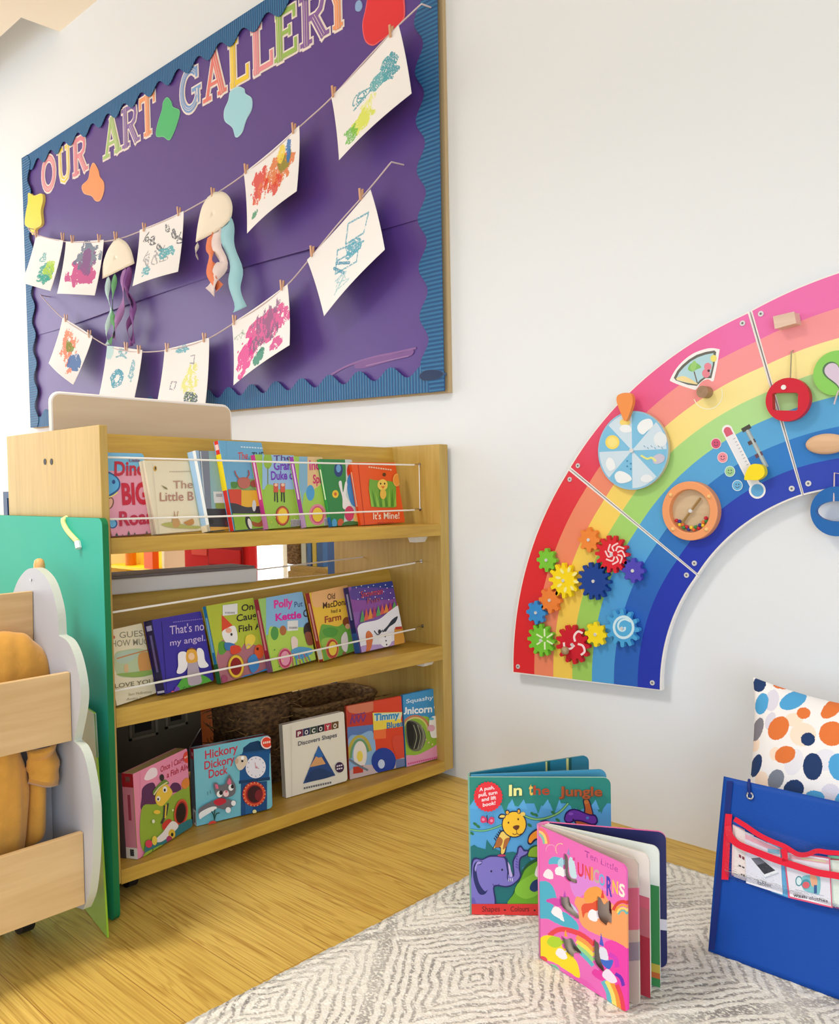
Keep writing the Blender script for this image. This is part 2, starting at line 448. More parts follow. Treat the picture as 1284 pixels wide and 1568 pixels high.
# ------------------------------------------------------------------ rug
def rug_mat():
    m, nt, nd, lk, b = new_mat('woven_rug')
    def math_(op, a, c=None, clamp=False):
        n = N(nt, 'ShaderNodeMath', operation=op, use_clamp=clamp)
        for k, v in ((0, a), (1, c)):
            if v is None: continue
            if isinstance(v, (int, float)): n.inputs[k].default_value = v
            else: lk.new(v, n.inputs[k])
        return n.outputs[0]
    def noise(sx, sy, detail=2.0):
        mp = N(nt, 'ShaderNodeMapping'); mp.inputs['Scale'].default_value = (sx, sy, 1); lk.new(geo.outputs['Object'], mp.inputs[0])
        n = N(nt, 'ShaderNodeTexNoise'); n.inputs['Scale'].default_value = 1; n.inputs['Detail'].default_value = detail; lk.new(mp.outputs[0], n.inputs[0]); return n.outputs[0]
    geo = N(nt, 'ShaderNodeTexCoord'); sp = N(nt, 'ShaderNodeSeparateXYZ'); lk.new(geo.outputs['Object'], sp.inputs[0])
    x, y = sp.outputs[0], sp.outputs[1]
    tri = lambda v, per, off: math_('MULTIPLY', math_('ABSOLUTE', math_('SUBTRACT', math_('FRACT', math_('DIVIDE', math_('ADD', v, off+10*per), per)), .5)), 2.0)
    w = math_('MULTIPLY', math_('SUBTRACT', noise(18, 18), .5), .16)
    d = math_('ADD', math_('ADD', tri(x, .50, .10), tri(y, .66, .22)), w)
    st = math_('ABSOLUTE', math_('SUBTRACT', math_('FRACT', math_('MULTIPLY', d, 10.0)), .5))
    line = N(nt, 'ShaderNodeMapRange'); line.inputs[1].default_value = .26; line.inputs[2].default_value = .12; lk.new(st, line.inputs[0])
    ed = math_('ABSOLUTE', math_('SUBTRACT', math_('ADD', tri(x, .50, .10), tri(y, .66, .22)), 1.0))
    edge = N(nt, 'ShaderNodeMapRange'); edge.inputs[1].default_value = .075; edge.inputs[2].default_value = .03; lk.new(math_('ADD', ed, math_('MULTIPLY', w, .25)), edge.inputs[0])
    lines = math_('MAXIMUM', line.outputs[0], edge.outputs[0])
    brk = N(nt, 'ShaderNodeMapRange'); brk.inputs[1].default_value = .40; brk.inputs[2].default_value = .52; lk.new(noise(120, 170, 3), brk.inputs[0])
    fade = N(nt, 'ShaderNodeMapRange'); fade.inputs[1].default_value = .3; fade.inputs[2].default_value = .65; fade.inputs[3].default_value = .35; fade.inputs[4].default_value = 1; lk.new(noise(5, 5), fade.inputs[0])
    a = N(nt, 'ShaderNodeAttribute', attribute_name='Col')          # the woven border stripes
    g = math_('MULTIPLY', math_('MULTIPLY', lines, brk.outputs[0]), fade.outputs[0], True)
    mx = N(nt, 'ShaderNodeMix', data_type='RGBA'); mx.inputs[6].default_value = lin((244, 240, 230)); mx.inputs[7].default_value = lin((150, 145, 141)); lk.new(g, mx.inputs[0])
    m2 = N(nt, 'ShaderNodeMix', data_type='RGBA', blend_type='MULTIPLY'); m2.inputs[0].default_value = 1; lk.new(mx.outputs[2], m2.inputs[6]); lk.new(a.outputs['Color'], m2.inputs[7])
    fib = noise(210, 210, 4); sh = N(nt, 'ShaderNodeMapRange'); sh.inputs[1].default_value = .3; sh.inputs[2].default_value = .7; sh.inputs[3].default_value = .86; sh.inputs[4].default_value = 1.06; lk.new(fib, sh.inputs[0])
    m3 = N(nt, 'ShaderNodeMix', data_type='RGBA', blend_type='MULTIPLY'); m3.inputs[0].default_value = 1; lk.new(m2.outputs[2], m3.inputs[6]); lk.new(sh.outputs[0], m3.inputs[7])
    lk.new(m3.outputs[2], b.inputs['Base Color'])
    hgt = math_('SUBTRACT', fib, math_('MULTIPLY', lines, .35))
    bp = N(nt, 'ShaderNodeBump'); bp.inputs['Strength'].default_value = .7; bp.inputs['Distance'].default_value = .005; lk.new(hgt, bp.inputs['Height']); lk.new(bp.outputs[0], b.inputs['Normal'])
    b.inputs['Roughness'].default_value = .95; b.inputs['Specular IOR Level'].default_value = .1; b.inputs['Sheen Weight'].default_value = .2
    return m
def vnoise(x, y, seed):
    rs = np.random.RandomState(seed); T = rs.rand(256, 256)
    xi = np.floor(x).astype(int); yi = np.floor(y).astype(int); fx = x-xi; fy = y-yi
    fx = fx*fx*(3-2*fx); fy = fy*fy*(3-2*fy)
    g = lambda a, b: T[a % 256, b % 256]
    return (g(xi, yi)*(1-fx)+g(xi+1, yi)*fx)*(1-fy)+(g(xi, yi+1)*(1-fx)+g(xi+1, yi+1)*fx)*fy
def make_rug():
    x0, x1, y0, y1 = -1.42, .9, .35, 2.04
    st = .0050
    xs = np.arange(x0, x1+st, st); ys = np.arange(y0, y1+st, st)
    X, Y = np.meshgrid(xs, ys, indexing='ij')
    e = np.minimum(np.minimum(X-x0, x1-X), np.minimum(Y-y0, y1-Y))
    z = .0115+.003*vnoise(X*150, Y*150, 21)+.002*vnoise(X*50, Y*50, 22)
    z = np.where(e < .003, 0.001, z)
    f = np.where(e < .014, .45, 0)+np.where((e >= .028) & (e < .038), .30, 0)
    C = np.repeat((1-f*.62)[:-1, :-1, None], 3, axis=2)
    b = grid_obj('rug', np.stack([X, Y, z], -1), np.clip(C, 0, 1), rug_mat())
    tag(b, 'cream woven rug with grey broken diamond lines lying on the wooden floor', 'rug')
make_rug()

# ------------------------------------------------------------------ notice board
BY = WY-.017                                            # face of the board
M_corr = None
def corr_mat(name, axis):
    m, nt, nd, lk, b = new_mat(name)
    tc = N(nt, 'ShaderNodeTexCoord'); wv = N(nt, 'ShaderNodeTexWave')
    wv.bands_direction = axis; wv.inputs['Scale'].default_value = 22; wv.inputs['Distortion'].default_value = .3
    lk.new(tc.outputs['Object'], wv.inputs['Vector'])
    mx = N(nt, 'ShaderNodeMix', data_type='RGBA'); mx.inputs[6].default_value = lin((14, 74, 132)); mx.inputs[7].default_value = lin((46, 118, 168))
    lk.new(wv.outputs['Fac'], mx.inputs[0]); lk.new(mx.outputs[2], b.inputs['Base Color'])
    bp = N(nt, 'ShaderNodeBump'); bp.inputs['Strength'].default_value = .6; bp.inputs['Distance'].default_value = .004
    lk.new(wv.outputs['Fac'], bp.inputs['Height']); lk.new(bp.outputs[0], b.inputs['Normal'])
    b.inputs['Roughness'].default_value = .6
    return m
M_corr_h, M_corr_v = corr_mat('corrugated_blue_card_across', 'Z'), corr_mat('corrugated_blue_card_along', 'X')
M_purple = plain('purple_backing_paper', (88, 60, 142), .42, bump=.06, bscale=9, var=.05, spec=.45)
M_trim = plain('board_trim', (196, 170, 130), .5)
bw = lambda x, y, d=0.0: on('Y', BY-d, x, y)
_a, _b, _c = bw(37, 245), bw(52, 655), bw(685, 599)
BX0, BX1, BZ0a, BZ0b, BZ1 = (_a[0]+_b[0])/2, _c[0], _b[2], _c[2], _a[2]+.004   # a: far end, b: near end
def bz0(x): return BZ0a+(BZ0b-BZ0a)*(x-BX0)/(BX1-BX0)
board = thing('notice_board', 'large purple display board with scalloped blue border and the heading OUR ART GALLERY', 'notice board', (-3.6, BY, 1.33))
def bpoly(pts, d0, d1): return [(x, BY-d1, z) for x, z in pts], [(x, BY-d0, z) for x, z in pts]
q = [(BX0-.006, bz0(BX0)-.004), (BX1+.007, bz0(BX1)-.005), (BX1+.007, BZ1+.008), (BX0-.006, BZ1+.008)]
MB().prism(*bpoly(q, -.0165, -.001)).build('frame', M_trim, board)
SEAM = 1.906
def sheet(z_top, lower):
    nx, nz = 60, 14
    xs = np.linspace(BX0+.02, BX1-.02, nx); P = np.zeros((nx, nz, 3))
    for i, x in enumerate(xs):
        for j in range(nz):
            t = j/(nz-1)
            if lower: z = bz0(x)+.02+t*(SEAM-bz0(x)+.01); d = .001+.0015*math.sin(x*5+t*3)**2
            else:
                z = SEAM-.012*math.sin(x*2.3)-(.02 if math.sin(x*3.1) > .3 else 0)*0+t*(BZ1-.02-SEAM)
                d = .004+.010*(1-t)**6*(.55+.45*math.sin(x*4.1))
            P[i, j] = (x, BY-d, z)
    return P
for nm, lo in (('backing_paper', True), ('backing_paper', False)):
    P = sheet(0, lo)
    grid_obj(nm, P, np.ones((P.shape[0]-1, P.shape[1]-1, 3)), M_purple, board)
def strip(along, mat, horizontal):
    # along: list of (outer, inner) points
    f = [p for p, _ in along]+[q for _, q in reversed(along)]
    # triangulated as quads between outer and inner edge
    b = MB(); n = len(along)
    d1_, d0_ = (.0150, .0125) if horizontal else (.0180, .0155)
    fo = [(p[0], BY-d1_, p[1]) for p, _ in along]; fi = [(q_[0], BY-d1_, q_[1]) for _, q_ in along]
    bo = [(p[0], BY-d0_, p[1]) for p, _ in along]; bi = [(q_[0], BY-d0_, q_[1]) for _, q_ in along]
    V = fo+fi+bo+bi; F = []
    for i in range(n-1):
        F += [(i, i+1, n+i+1, n+i), (2*n+i, 3*n+i, 3*n+i+1, 2*n+i+1), (i, 2*n+i, 2*n+i+1, i+1), (n+i, n+i+1, 3*n+i+1, 3*n+i)]
    F += [(0, n, 3*n, 2*n), (n-1, 3*n-1, 4*n-1, 2*n-1)]
    b.add(V, F)
    b.build('border_strip', mat, board)
def scal(t, per, amp, ph=0): 
    s = math.sin(2*math.pi*t/per+ph); return amp*s
nn = 260
strip([((BX0+(BX1-BX0)*i/nn, BZ1), (BX0+(BX1-BX0)*i/nn, BZ1-.075+scal((BX1-BX0)*i/nn, .165, .022))) for i in range(nn+1)], M_corr_v, True)
strip([((BX0+(BX1-BX0)*i/nn, bz0(BX0+(BX1-BX0)*i/nn)), (BX0+(BX1-BX0)*i/nn, bz0(BX0+(BX1-BX0)*i/nn)+.078+scal((BX1-BX0)*i/nn, .165, .021))) for i in range(nn+1)], M_corr_v, True)
nv = 150
strip([((BX1, bz0(BX1)+(BZ1-bz0(BX1))*i/nv), (BX1-.085+scal((BZ1-BZ0b)*i/nv, .163, .020, 1.0), bz0(BX1)+(BZ1-bz0(BX1))*i/nv)) for i in range(nv+1)], M_corr_h, False)
strip([((BX0, bz0(BX0)+(BZ1-bz0(BX0))*i/nv), (BX0+.09+scal((BZ1-BZ0a)*i/nv, .163, .022), bz0(BX0)+(BZ1-bz0(BX0))*i/nv)) for i in range(nv+1)], M_corr_h, False)

# heading: serif capitals, each cut from card with a pale edge
def letter_shapes(ch):
    """strokes in a unit box (0..1 wide, 0..1 high): (points, width)"""
    T, t, sf = .24, .10, .09
    S = lambda x0, x1, y: ([(x0, y), (x1, y)], sf)
    def ring(a0, a1, n=20): return [(.5+.40*math.cos(math.radians(a0+(a1-a0)*i/n)), .5+.45*math.sin(math.radians(a0+(a1-a0)*i/n))) for i in range(n+1)]
    if ch == 'O': return [(ring(0, 360), .17)]
    if ch == 'U': return [([(.22, 1), (.22, .32), (.30, .12), (.5, .05), (.70, .12), (.78, .32), (.78, 1)], .15), S(.02, .42, .955), S(.6, .98, .955)]
    if ch == 'R': return [([(.22, 0), (.22, 1)], .2), ([(.2, .95), (.6, .95), (.78, .86), (.8, .72), (.74, .58), (.58, .5), (.24, .5)], .12), ([(.5, .5), (.82, .03)], .19), S(.02, .42, .045), S(.02, .3, .955), S(.72, 1, .045)]
    if ch == 'A': return [([(.16, .02), (.5, .98)], .11), ([(.84, .02), (.5, .98)], .2), ([(.27, .33), (.72, .33)], .08), S(0, .34, .045), S(.64, 1, .045)]
    if ch == 'T': return [([(.5, 0), (.5, .98)], .22), ([(.04, .94), (.96, .94)], .12), ([(.07, .95), (.07, .74)], .09), ([(.93, .95), (.93, .74)], .09), S(.28, .72, .045)]
    if ch == 'G': return [(ring(50, 330), .17), ([(.84, .12), (.84, .44)], .16), S(.6, 1, .45), ([(.82, .95), (.82, .72)], .09)]
    if ch == 'L': return [([(.24, 0), (.24, 1)], .22), ([(.1, .06), (.92, .06)], .12), ([(.92, .02), (.92, .32)], .1), S(.03, .46, .955)]
    if ch == 'E': return [([(.24, 0), (.24, 1)], .22), ([(.1, .06), (.92, .06)], .12), ([(.1, .94), (.88, .94)], .12), ([(.24, .52), (.68, .52)], .1), ([(.92, .02), (.92, .3)], .1), ([(.88, .98), (.88, .74)], .1), ([(.68, .62), (.68, .42)], .08), S(.02, .3, .045)]
    if ch == 'Y': return [([(.5, 0), (.5, .5)], .22), ([(.5, .48), (.18, .97)], .2), ([(.5, .48), (.84, .97)], .1), S(0, .38, .955), S(.66, 1, .955), S(.28, .72, .045)]
def letter(ch, x0, x1, z0, z1, col, edge='#f3e6e2'):
    b = MB()
    w, h = x1-x0, z1-z0
    k = 0
    for grow, c, d in ((.10, edge, .0065), (0.0, col, .0075), (-.12, edge, .0080), (-.15, col, .0084)):
        for pts, wd in letter_shapes(ch):
            wid = wd+grow*.9
            if wid < .025: continue
            P = [np.array([x0+p[0]*w, z0+p[1]*h]) for p in pts]; k += 1
            dd = d+.00006*k; hw = wid*.5*(.55*w+.45*h)
            A, B = strip2d(P, hw, .5 if grow > 0 else .2)
            for i in range(len(A)-1):
                pl = [tuple(A[i]), tuple(B[i]), tuple(B[i+1]), tuple(A[i+1])]
                b.add(bpoly(pl, 0, dd)[0], [(0, 1, 2, 3)], lin(c))
            if grow > 0:
                V = bpoly([tuple(p) for p in A+B[::-1]], .004, dd); n = len(V[0])
                b.add(V[0]+V[1], [(i, i+n, (i+1) % n+n, (i+1) % n) for i in range(n)], lin(c))
    o = b.build('letter', PAINTED, board)
    o['label'] = {'#': ''}.get(ch, 'letter %s' % ch)
heads = [('O', 66, 88, 291, '#e98f9c'), ('U', 90, 112, 279, '#f2d94e'), ('R', 113, 137, 264, '#e78b9d'),
         ('A', 160, 188, 238, '#a9c77c'), ('R', 189, 216, 222, '#8b6db0'), ('T', 216, 241, 208, '#f2a071'),
         ('G', 278, 310, 167, '#7fa6dc'), ('A', 313, 349, 145, '#e8807a'), ('L', 352, 384, 126, '#f5d23f'), ('L', 387, 421, 105, '#ea93a0'),
         ('E', 422, 458, 82, '#9dbf62'), ('R', 461, 506, 56, '#8a63a8'), ('Y', 503, 536, 28, '#f4a070')]
for ch, xa, xb, yb, col in heads:
    a, e = bw(xa, yb), bw(xb, yb)
    letter(ch, a[0], e[0], 2.670, 2.858, col)
def splat(pts, col, lab, name='paint_splat', dep=.0070):
    P = [bw(*p) for p in smooth_curve(pts, 6, True)]
    c2 = np.mean([[p[0], p[2]] for p in P], 0)
    b = MB()
    big = [(c2[0]+(p[0]-c2[0])*1.05, c2[1]+(p[2]-c2[1])*1.05) for p in P]; sm = [(p[0], p[2]) for p in P]
    edge = tuple(min(255, int(int(col[i:i+2], 16)*.75+64)) for i in (1, 3, 5))
    b.prism(*bpoly(big, .004, dep), col=lin(edge)); b.add(bpoly(sm, 0, dep+.0004)[0], [tuple(range(len(sm)))], lin(col))
    o = b.build(name, PAINTED, board); o['label'] = lab
splat([(49, 298), (57, 302), (68, 299), (70, 309), (67, 324), (68, 343), (60, 350), (55, 359), (51, 350), (44, 344), (45, 328), (48, 312)], '#fbdb46', 'yellow paint splat', dep=.0195)
splat([(145, 251), (152, 262), (154, 271), (160, 280), (160, 293), (155, 306), (148, 307), (142, 300), (131, 296), (128, 285), (137, 275), (140, 260)], '#f59a64', 'orange paint splat')
splat([(258, 151), (264, 158), (266, 165), (276, 171), (272, 190), (265, 208), (260, 214), (252, 209), (242, 208), (243, 193), (250, 170), (252, 158)], '#4dbd78', 'green paint splat')
splat([(366, 135), (375, 138), (377, 145), (386, 152), (386, 168), (378, 184), (372, 202), (363, 209), (358, 195), (347, 185), (346, 170), (352, 155), (355, 142)], '#a3d9ea', 'pale blue paint splat')
splat([(571, -14), (598, -24), (616, -10), (620, 20), (616, 34), (600, 50), (585, 62), (573, 69), (562, 62), (558, 40), (562, 18)], '#e5323c', 'red paint splat')
splat([(548, 4), (553, 2), (556, 9), (553, 17), (547, 17), (546, 10)], '#8fb0e0', 'small lilac blue paint dot')
sc_ = Art()
sc_.curve([(497, 581), (520, 566), (545, 555), (575, 546), (605, 540), (636, 533)], 3.0, '#8a5f9e'); sc_.blob([(545, 556), (575, 547), (610, 541), (632, 536), (628, 545), (600, 552), (565, 562), (545, 564)], '#7d5496'); sc_.curve([(560, 560), (590, 553), (625, 545)], 1.5, '#9a74aa')
b = MB(); sc_.emit(b, lambda x, y, k: on('Y', BY-.0035-k, x, y), None, step=.00004, base=.0002); b.build('paper_scuff', PAINTED, board)
splat([(648, 576), (655, 569), (668, 567), (680, 569), (684, 574), (676, 580), (660, 583), (652, 582)], '#0c2c58', 'torn dark blue card scrap', 'card_scrap', .0195)

# strings
M_twine = plain('white_twine', (214, 196, 200), .9)
SY = BY-.055
sw = lambda x, y, d=0.0: on('Y', SY-d, x, y)
def string(px, lab):
    P = [sw(*p) for p in smooth_curve(px, 8)]
    # ends run back to a pin in the board
    for e in (0, -1):
        t = np.array(P[e]); t = t.copy(); t[1] = BY-.004; t[0] += (-.01 if e == 0 else .01)
        if e == 0: P = [t]+P
        else: P = P+[t]
    b = MB().tube(P, .0028, 6); r = b
    o = b.build('string', M_twine, None); tag(o, lab, 'string')
    return P
string([(43, 349), (50, 357), (75, 365), (100, 370), (130, 371), (157, 370), (185, 365), (215, 354), (248, 340), (281, 325), (330, 297), (375, 266), (418, 232), (460, 193), (508, 149), (555, 97), (608, 41), (645, 6)], 'thin white string sagging across the upper half of the display board')
string([(62, 452), (80, 472), (98, 489), (120, 504), (142, 517), (165, 530), (190, 537), (218, 539), (250, 537), (285, 530), (320, 518), (358, 495), (400, 468), (440, 436), (472, 399), (515, 346), (562, 293), (599, 248)], 'thin white string sagging across the lower half of the display board')

# drawings
M_peg = wood('peg_wood', (226, 178, 140), (190, 130, 90), 'Z')
rs = random.Random(5)
def paper_fn(q, curl, dz=.004):
    TL, TR, BR, BL = [sw(*p, d=dz) for p in q]
    def P(u, v):
        t = (1-u)*(1-v)*TL+u*(1-v)*TR+u*v*BR+(1-u)*v*BL
        t = t.copy()
        t[1] -= curl*(v**1.6)*(.55+.45*math.cos((u-.5)*2.2))+.006*math.sin(u*math.pi)*(1-v)*-1
        return t
    return P, [np.array(p, float) for p in q]
def drawing(q, label, paint, curl=.045, n=90, seed=1, name='drawing', cat='drawing', base=(246, 243, 245)):
    P, Q = paper_fn(q, curl)
    w = np.linalg.norm(Q[1]-Q[0]); h = np.linalg.norm(Q[3]-Q[0])
    nu, nv_ = int(w*1.25)+4, int(h*1.25)+4
    U, V = np.linspace(0, 1, nu+1), np.linspace(0, 1, nv_+1)
    G = np.array([[P(u, v) for v in V] for u in U])
    uu, vv = np.meshgrid((U[:-1]+U[1:])/2, (V[:-1]+V[1:])/2, indexing='ij')
    C = np.tile(np.array(lin(base)[:3]), uu.shape+(1,))
    paint(uu, vv, C, w, h)
    o = grid_obj(name, G, C, PAPER, None, thick=.0006)
    tag(o, label, cat, 'art hanging on the strings')
    return o
def crayon(uu, vv, C, w, h, lines, width, col, seed=0, dens=.25):
    """lines: polylines in (u,v)"""
    X, Y = uu*w, vv*h
    nz = vnoise(X*.9, Y*.9, seed)
    D = np.full(X.shape, 1e9)
    for pl in lines:
        for (a, b) in zip(pl[:-1], pl[1:]):
            ax, ay, bx, by = a[0]*w, a[1]*h, b[0]*w, b[1]*h
            dx, dy = bx-ax, by-ay; L = dx*dx+dy*dy+1e-9
            t = np.clip(((X-ax)*dx+(Y-ay)*dy)/L, 0, 1)
            D = np.minimum(D, np.hypot(X-ax-t*dx, Y-ay-t*dy))
    m = (D < width*.85) & (nz > dens)
    k = .9
    C[m] = C[m]*(1-k)+np.array(lin(col)[:3])*k
def scrib(r, cx, cy, rx, ry, n):
    p = []; x, y = cx, cy
    for i in range(n):
        p.append((cx+rx*math.sin(i*2.4+r.random()*1.2)*r.random()**.4, cy+ry*math.cos(i*1.7+r.random()*1.5)*r.random()**.4))
    return smooth_curve(p, 4)
def dab(uu, vv, C, w, h, cx, cy, rx, ry, col, seed=0, thr=.35, k=.9, streak=(1, .35)):
    X, Y = uu*w, vv*h
    nz = vnoise(X*.35*streak[0], Y*.35*streak[1], seed)*.6+vnoise(X*.9, Y*.9, seed+7)*.4
    e = np.hypot((uu-cx)/rx, (vv-cy)/ry)+(.5-vnoise(X*.12, Y*.12, seed+3))*.7
    m = (e < 1) & (nz > thr+.25*np.clip(e, 0, 1)**3)
    C[m] = C[m]*(1-k)+np.array(lin(col)[:3])*k
def p1(u, v, C, w, h):
    r = random.Random(1); a = (u, v, C, w, h)
    crayon(*a, [scrib(r, .68, .68, .24, .2, 26)], 2.2, '#3aa7a0', 1); crayon(*a, [scrib(r, .75, .6, .15, .16, 16)], 3, '#b8dc45', 2)
    crayon(*a, [scrib(r, .7, .8, .2, .1, 14)], 2.2, '#35a89a', 3); crayon(*a, [scrib(r, .45, .42, .12, .12, 7)], 1.3, '#74b9bf', 4)
def p2(u, v, C, w, h):
    a = (u, v, C, w, h)
    dab(*a, .55, .60, .34, .26, '#c9388c', 11, .12); dab(*a, .60, .30, .30, .26, '#6a7a96', 12, .2); dab(*a, .62, .40, .25, .22, '#8d5f95', 13, .3)
def p3(u, v, C, w, h):
    r = random.Random(3); a = (u, v, C, w, h)
    crayon(*a, [scrib(r, .2+.15*i, .2+.12*(i % 3), .12, .12, 6) for i in range(6)], 1.2, '#5a5f6a', 5)
    crayon(*a, [scrib(r, .25+.2*(i % 3), .55+.1*(i//3), .12, .12, 6) for i in range(6)], 1.0, '#a9aab2', 6)
    crayon(*a, [scrib(r, .68, .6, .2, .1, 22), scrib(r, .28, .8, .1, .1, 16)], 1.7, '#58b3c4', 7)
def p4(u, v, C, w, h):
    a = (u, v, C, w, h)
    dab(*a, .62, .42, .26, .24, '#e2792f', 21, .28); dab(*a, .72, .34, .14, .14, '#8e8f3d', 22, .35); dab(*a, .56, .58, .16, .16, '#de4232', 23, .25)
    dab(*a, .26, .38, .15, .26, '#e03c30', 24, .22); dab(*a, .2, .6, .08, .08, '#e8684a', 25, .4); dab(*a, .80, .22, .05, .16, '#2e78c4', 26, .15); dab(*a, .66, .16, .07, .13, '#f4d84a', 27, .2)
    dab(*a, .16, .80, .07, .07, '#4a9a7a', 28, .3); dab(*a, .45, .45, .3, .3, '#e98a5a', 29, .62)
def p5(u, v, C, w, h):
    r = random.Random(4); a = (u, v, C, w, h)
    crayon(*a, [scrib(r, .80, .40, .11, .17, 46)], 3.2, '#2a9bb0', 31); crayon(*a, [scrib(r, .62, .42, .16, .10, 20)], 2.2, '#54aebb', 32); crayon(*a, [scrib(r, .38, .40, .16, .10, 12)], 1.3, '#4aa3b8', 33)
    dab(*a, .38, .76, .15, .19, '#dfe94e', 34, .18); crayon(*a, [scrib(r, .2, .80, .10, .12, 22)], 2.4, '#6fbf4a', 35); dab(*a, .5, .6, .12, .1, '#eef0a0', 36, .4)
def p6(u, v, C, w, h):
    a = (u, v, C, w, h)
    dab(*a, .42, .46, .26, .32, '#f08a66', 41, .35); dab(*a, .45, .45, .15, .12, '#7d9440', 42, .2); dab(*a, .76, .66, .18, .17, '#3f74b8', 43, .15); dab(*a, .28, .22, .12, .1, '#f0a890', 44, .35); dab(*a, .74, .86, .08, .1, '#f09070', 45, .4)
def p7(u, v, C, w, h):
    r = random.Random(7); a = (u, v, C, w, h)
    crayon(*a, [[(.42+.13*math.cos(t*.4)*(.7+.5*r.random()), .52+.12*math.sin(t*.4)*(.7+.5*r.random())) for t in range(60)]], 3, '#2f9fbf', 51)
    crayon(*a, [scrib(r, .78, .38, .10, .2, 8), scrib(r, .4, .1, .2, .08, 8)], 1.5, '#7ab8cc', 52); dab(*a, .08, .08, .1, .16, '#bfe3ea', 53, .2)
def p8(u, v, C, w, h):
    r = random.Random(8); a = (u, v, C, w, h)
    dab(*a, .66, .62, .18, .30, '#e8ea8a', 61, .4); crayon(*a, [scrib(r, .7, .84, .16, .1, 14)], 1.8, '#4a6a74', 62); crayon(*a, [scrib(r, .4, .06, .14, .05, 16)], 2, '#6ab6cc', 63)
    crayon(*a, [[(.25, .55), (.36, .56), (.34, .68), (.24, .66), (.25, .55)], [(.6, .2), (.68, .2), (.68, .32), (.6, .3)]], 1.0, '#9a98a8', 64)
def p9(u, v, C, w, h):
    a = (u, v, C, w, h)
    dab(*a, .58, .45, .40, .26, '#dd4a9a', 71, .15); dab(*a, .22, .70, .15, .26, '#e23c9a', 72, .12); dab(*a, .62, .36, .28, .26, '#9a6a94', 73, .42); dab(*a, .5, .6, .3, .14, '#7d6a86', 74, .5)
    dab(*a, .50, .84, .10, .12, '#2f8f7a', 75, .12); dab(*a, .78, .82, .10, .10, '#d84a98', 76, .2); dab(*a, .12, .3, .1, .1, '#9ab0a4', 77, .55)
def p10(u, v, C, w, h):
    r = random.Random(10); a = (u, v, C, w, h)
    crayon(*a, [[(.40, .30), (.30, .60), (.62, .76), (.70, .50), (.40, .30)], [(.36, .44), (.70, .62)], [(.62, .10), (.90, .26), (.78, .46), (.52, .34), (.62, .10)]], 1.5, '#5aa9c4', 81)
    crayon(*a, [scrib(r, .6, .5, .18, .14, 20)], 1.6, '#4fa9c6', 82); crayon(*a, [scrib(r, .34, .8, .2, .12, 10)], 1.0, '#9fcbd8', 83); crayon(*a, [[(.3, .5), (.42, .72)], [(.34, .46), (.52, .66)]], 2.6, '#3f97b8', 84)
drawing([(55, 361), (97, 368), (87, 447), (43, 434)], 'white drawing with a green and teal scribble, farthest left on the upper string', p1)
drawing([(101, 370), (159, 367), (155, 454), (97, 451)], 'white painting with a pink and grey purple patch on the upper string', p2)
drawing([(214, 352), (281, 323), (283, 418), (213, 440)], 'white drawing of fine black and blue squiggles between the two paper jellyfish', p3)
drawing([(373, 265), (458, 192), (465, 296), (389, 360)], 'white painting with red and orange splodges on the upper string', p4)
drawing([(507, 148), (610, 38), (641, 148), (530, 249)], 'large white drawing with teal scribble above a yellow patch, nearest on the upper string', p5)
drawing([(96, 486), (142, 515), (122, 590), (84, 557)], 'small tilted painting with orange, green and blue dabs, farthest left on the lower string', p6)
drawing([(164, 529), (218, 536), (212, 626), (158, 622)], 'white drawing with a blue ring scribble above the beige board', p7)
drawing([(252, 535), (320, 517), (324, 628), (248, 630)], 'white drawing with pale yellow and dark marks above the beige board', p8)
drawing([(355, 495), (440, 435), (454, 530), (368, 591)], 'white painting covered in pink and purple strokes on the lower string', p9)
drawing([(470, 398), (567, 290), (600, 385), (507, 486)], 'large white drawing with thin blue line shapes, nearest on the lower string', p10)

# paper jellyfish
def streamer(mb_parent, pts, w, col, d0=.004, tw=.4):
    P = [sw(*p, d=d0) for p in smooth_curve(pts, 5)]
    k = len(P); G = np.zeros((k, 3, 3))
    for i, p in enumerate(P):
        t = (P[min(i+1, k-1)]-P[max(i-1, 0)]); t /= np.linalg.norm(t)
        a = tw*math.sin(i*.6)
        sd = np.array([math.cos(a)*t[2], 0, -math.cos(a)*t[0]]); sd = sd/(np.linalg.norm(sd)+1e-9)*(.35+.65*abs(math.cos(a)))
        for j in range(3):
            G[i, j] = p+sd*w*(j-1)*.5+np.array([0, .010*math.sin(i*.7+j)-.006, 0])
    return grid_obj('streamer', G, np.tile(np.array(lin(col)[:3]), (k-1, 2, 1)), PAPER, mb_parent, thick=.0008)
def jelly(dome, anchor, label, tails):
    a = sw(*anchor)
    t = thing('paper_jellyfish', label, 'paper craft', (a[0], a[1], a[2]), 'art hanging on the strings')
    P = [sw(*p, d=.006) for p in dome]; c = np.mean(P, 0)
    b = MB(); n = len(P)
    rings = 5; vs = []
    for r_ in range(rings+1):
        s = 1-r_/rings
        for p in P:
            q = c+(p-c)*s; q = q.copy(); q[1] -= .011*(1-s*s); vs.append(q)
    fs = [(r_*n+i, r_*n+(i+1) % n, (r_+1)*n+(i+1) % n, (r_+1)*n+i) for r_ in range(rings) for i in range(n)]
    b.add(vs, fs, lin((246, 236, 220)))
    o = b.build('dome', PAPER, t, smooth=60)
    md = o.modifiers.new('Solid', 'SOLIDIFY'); md.thickness = .0012
    for pts, w, col in tails: streamer(t, pts, w, col)
    return t
d1 = smooth_curve([(182, 364), (193, 371), (201, 384), (206, 403)], 5)+smooth_curve([(205, 404), (190, 411), (172, 420), (157, 427)], 4)+smooth_curve([(157, 425), (158, 404), (165, 383), (174, 369)], 5)
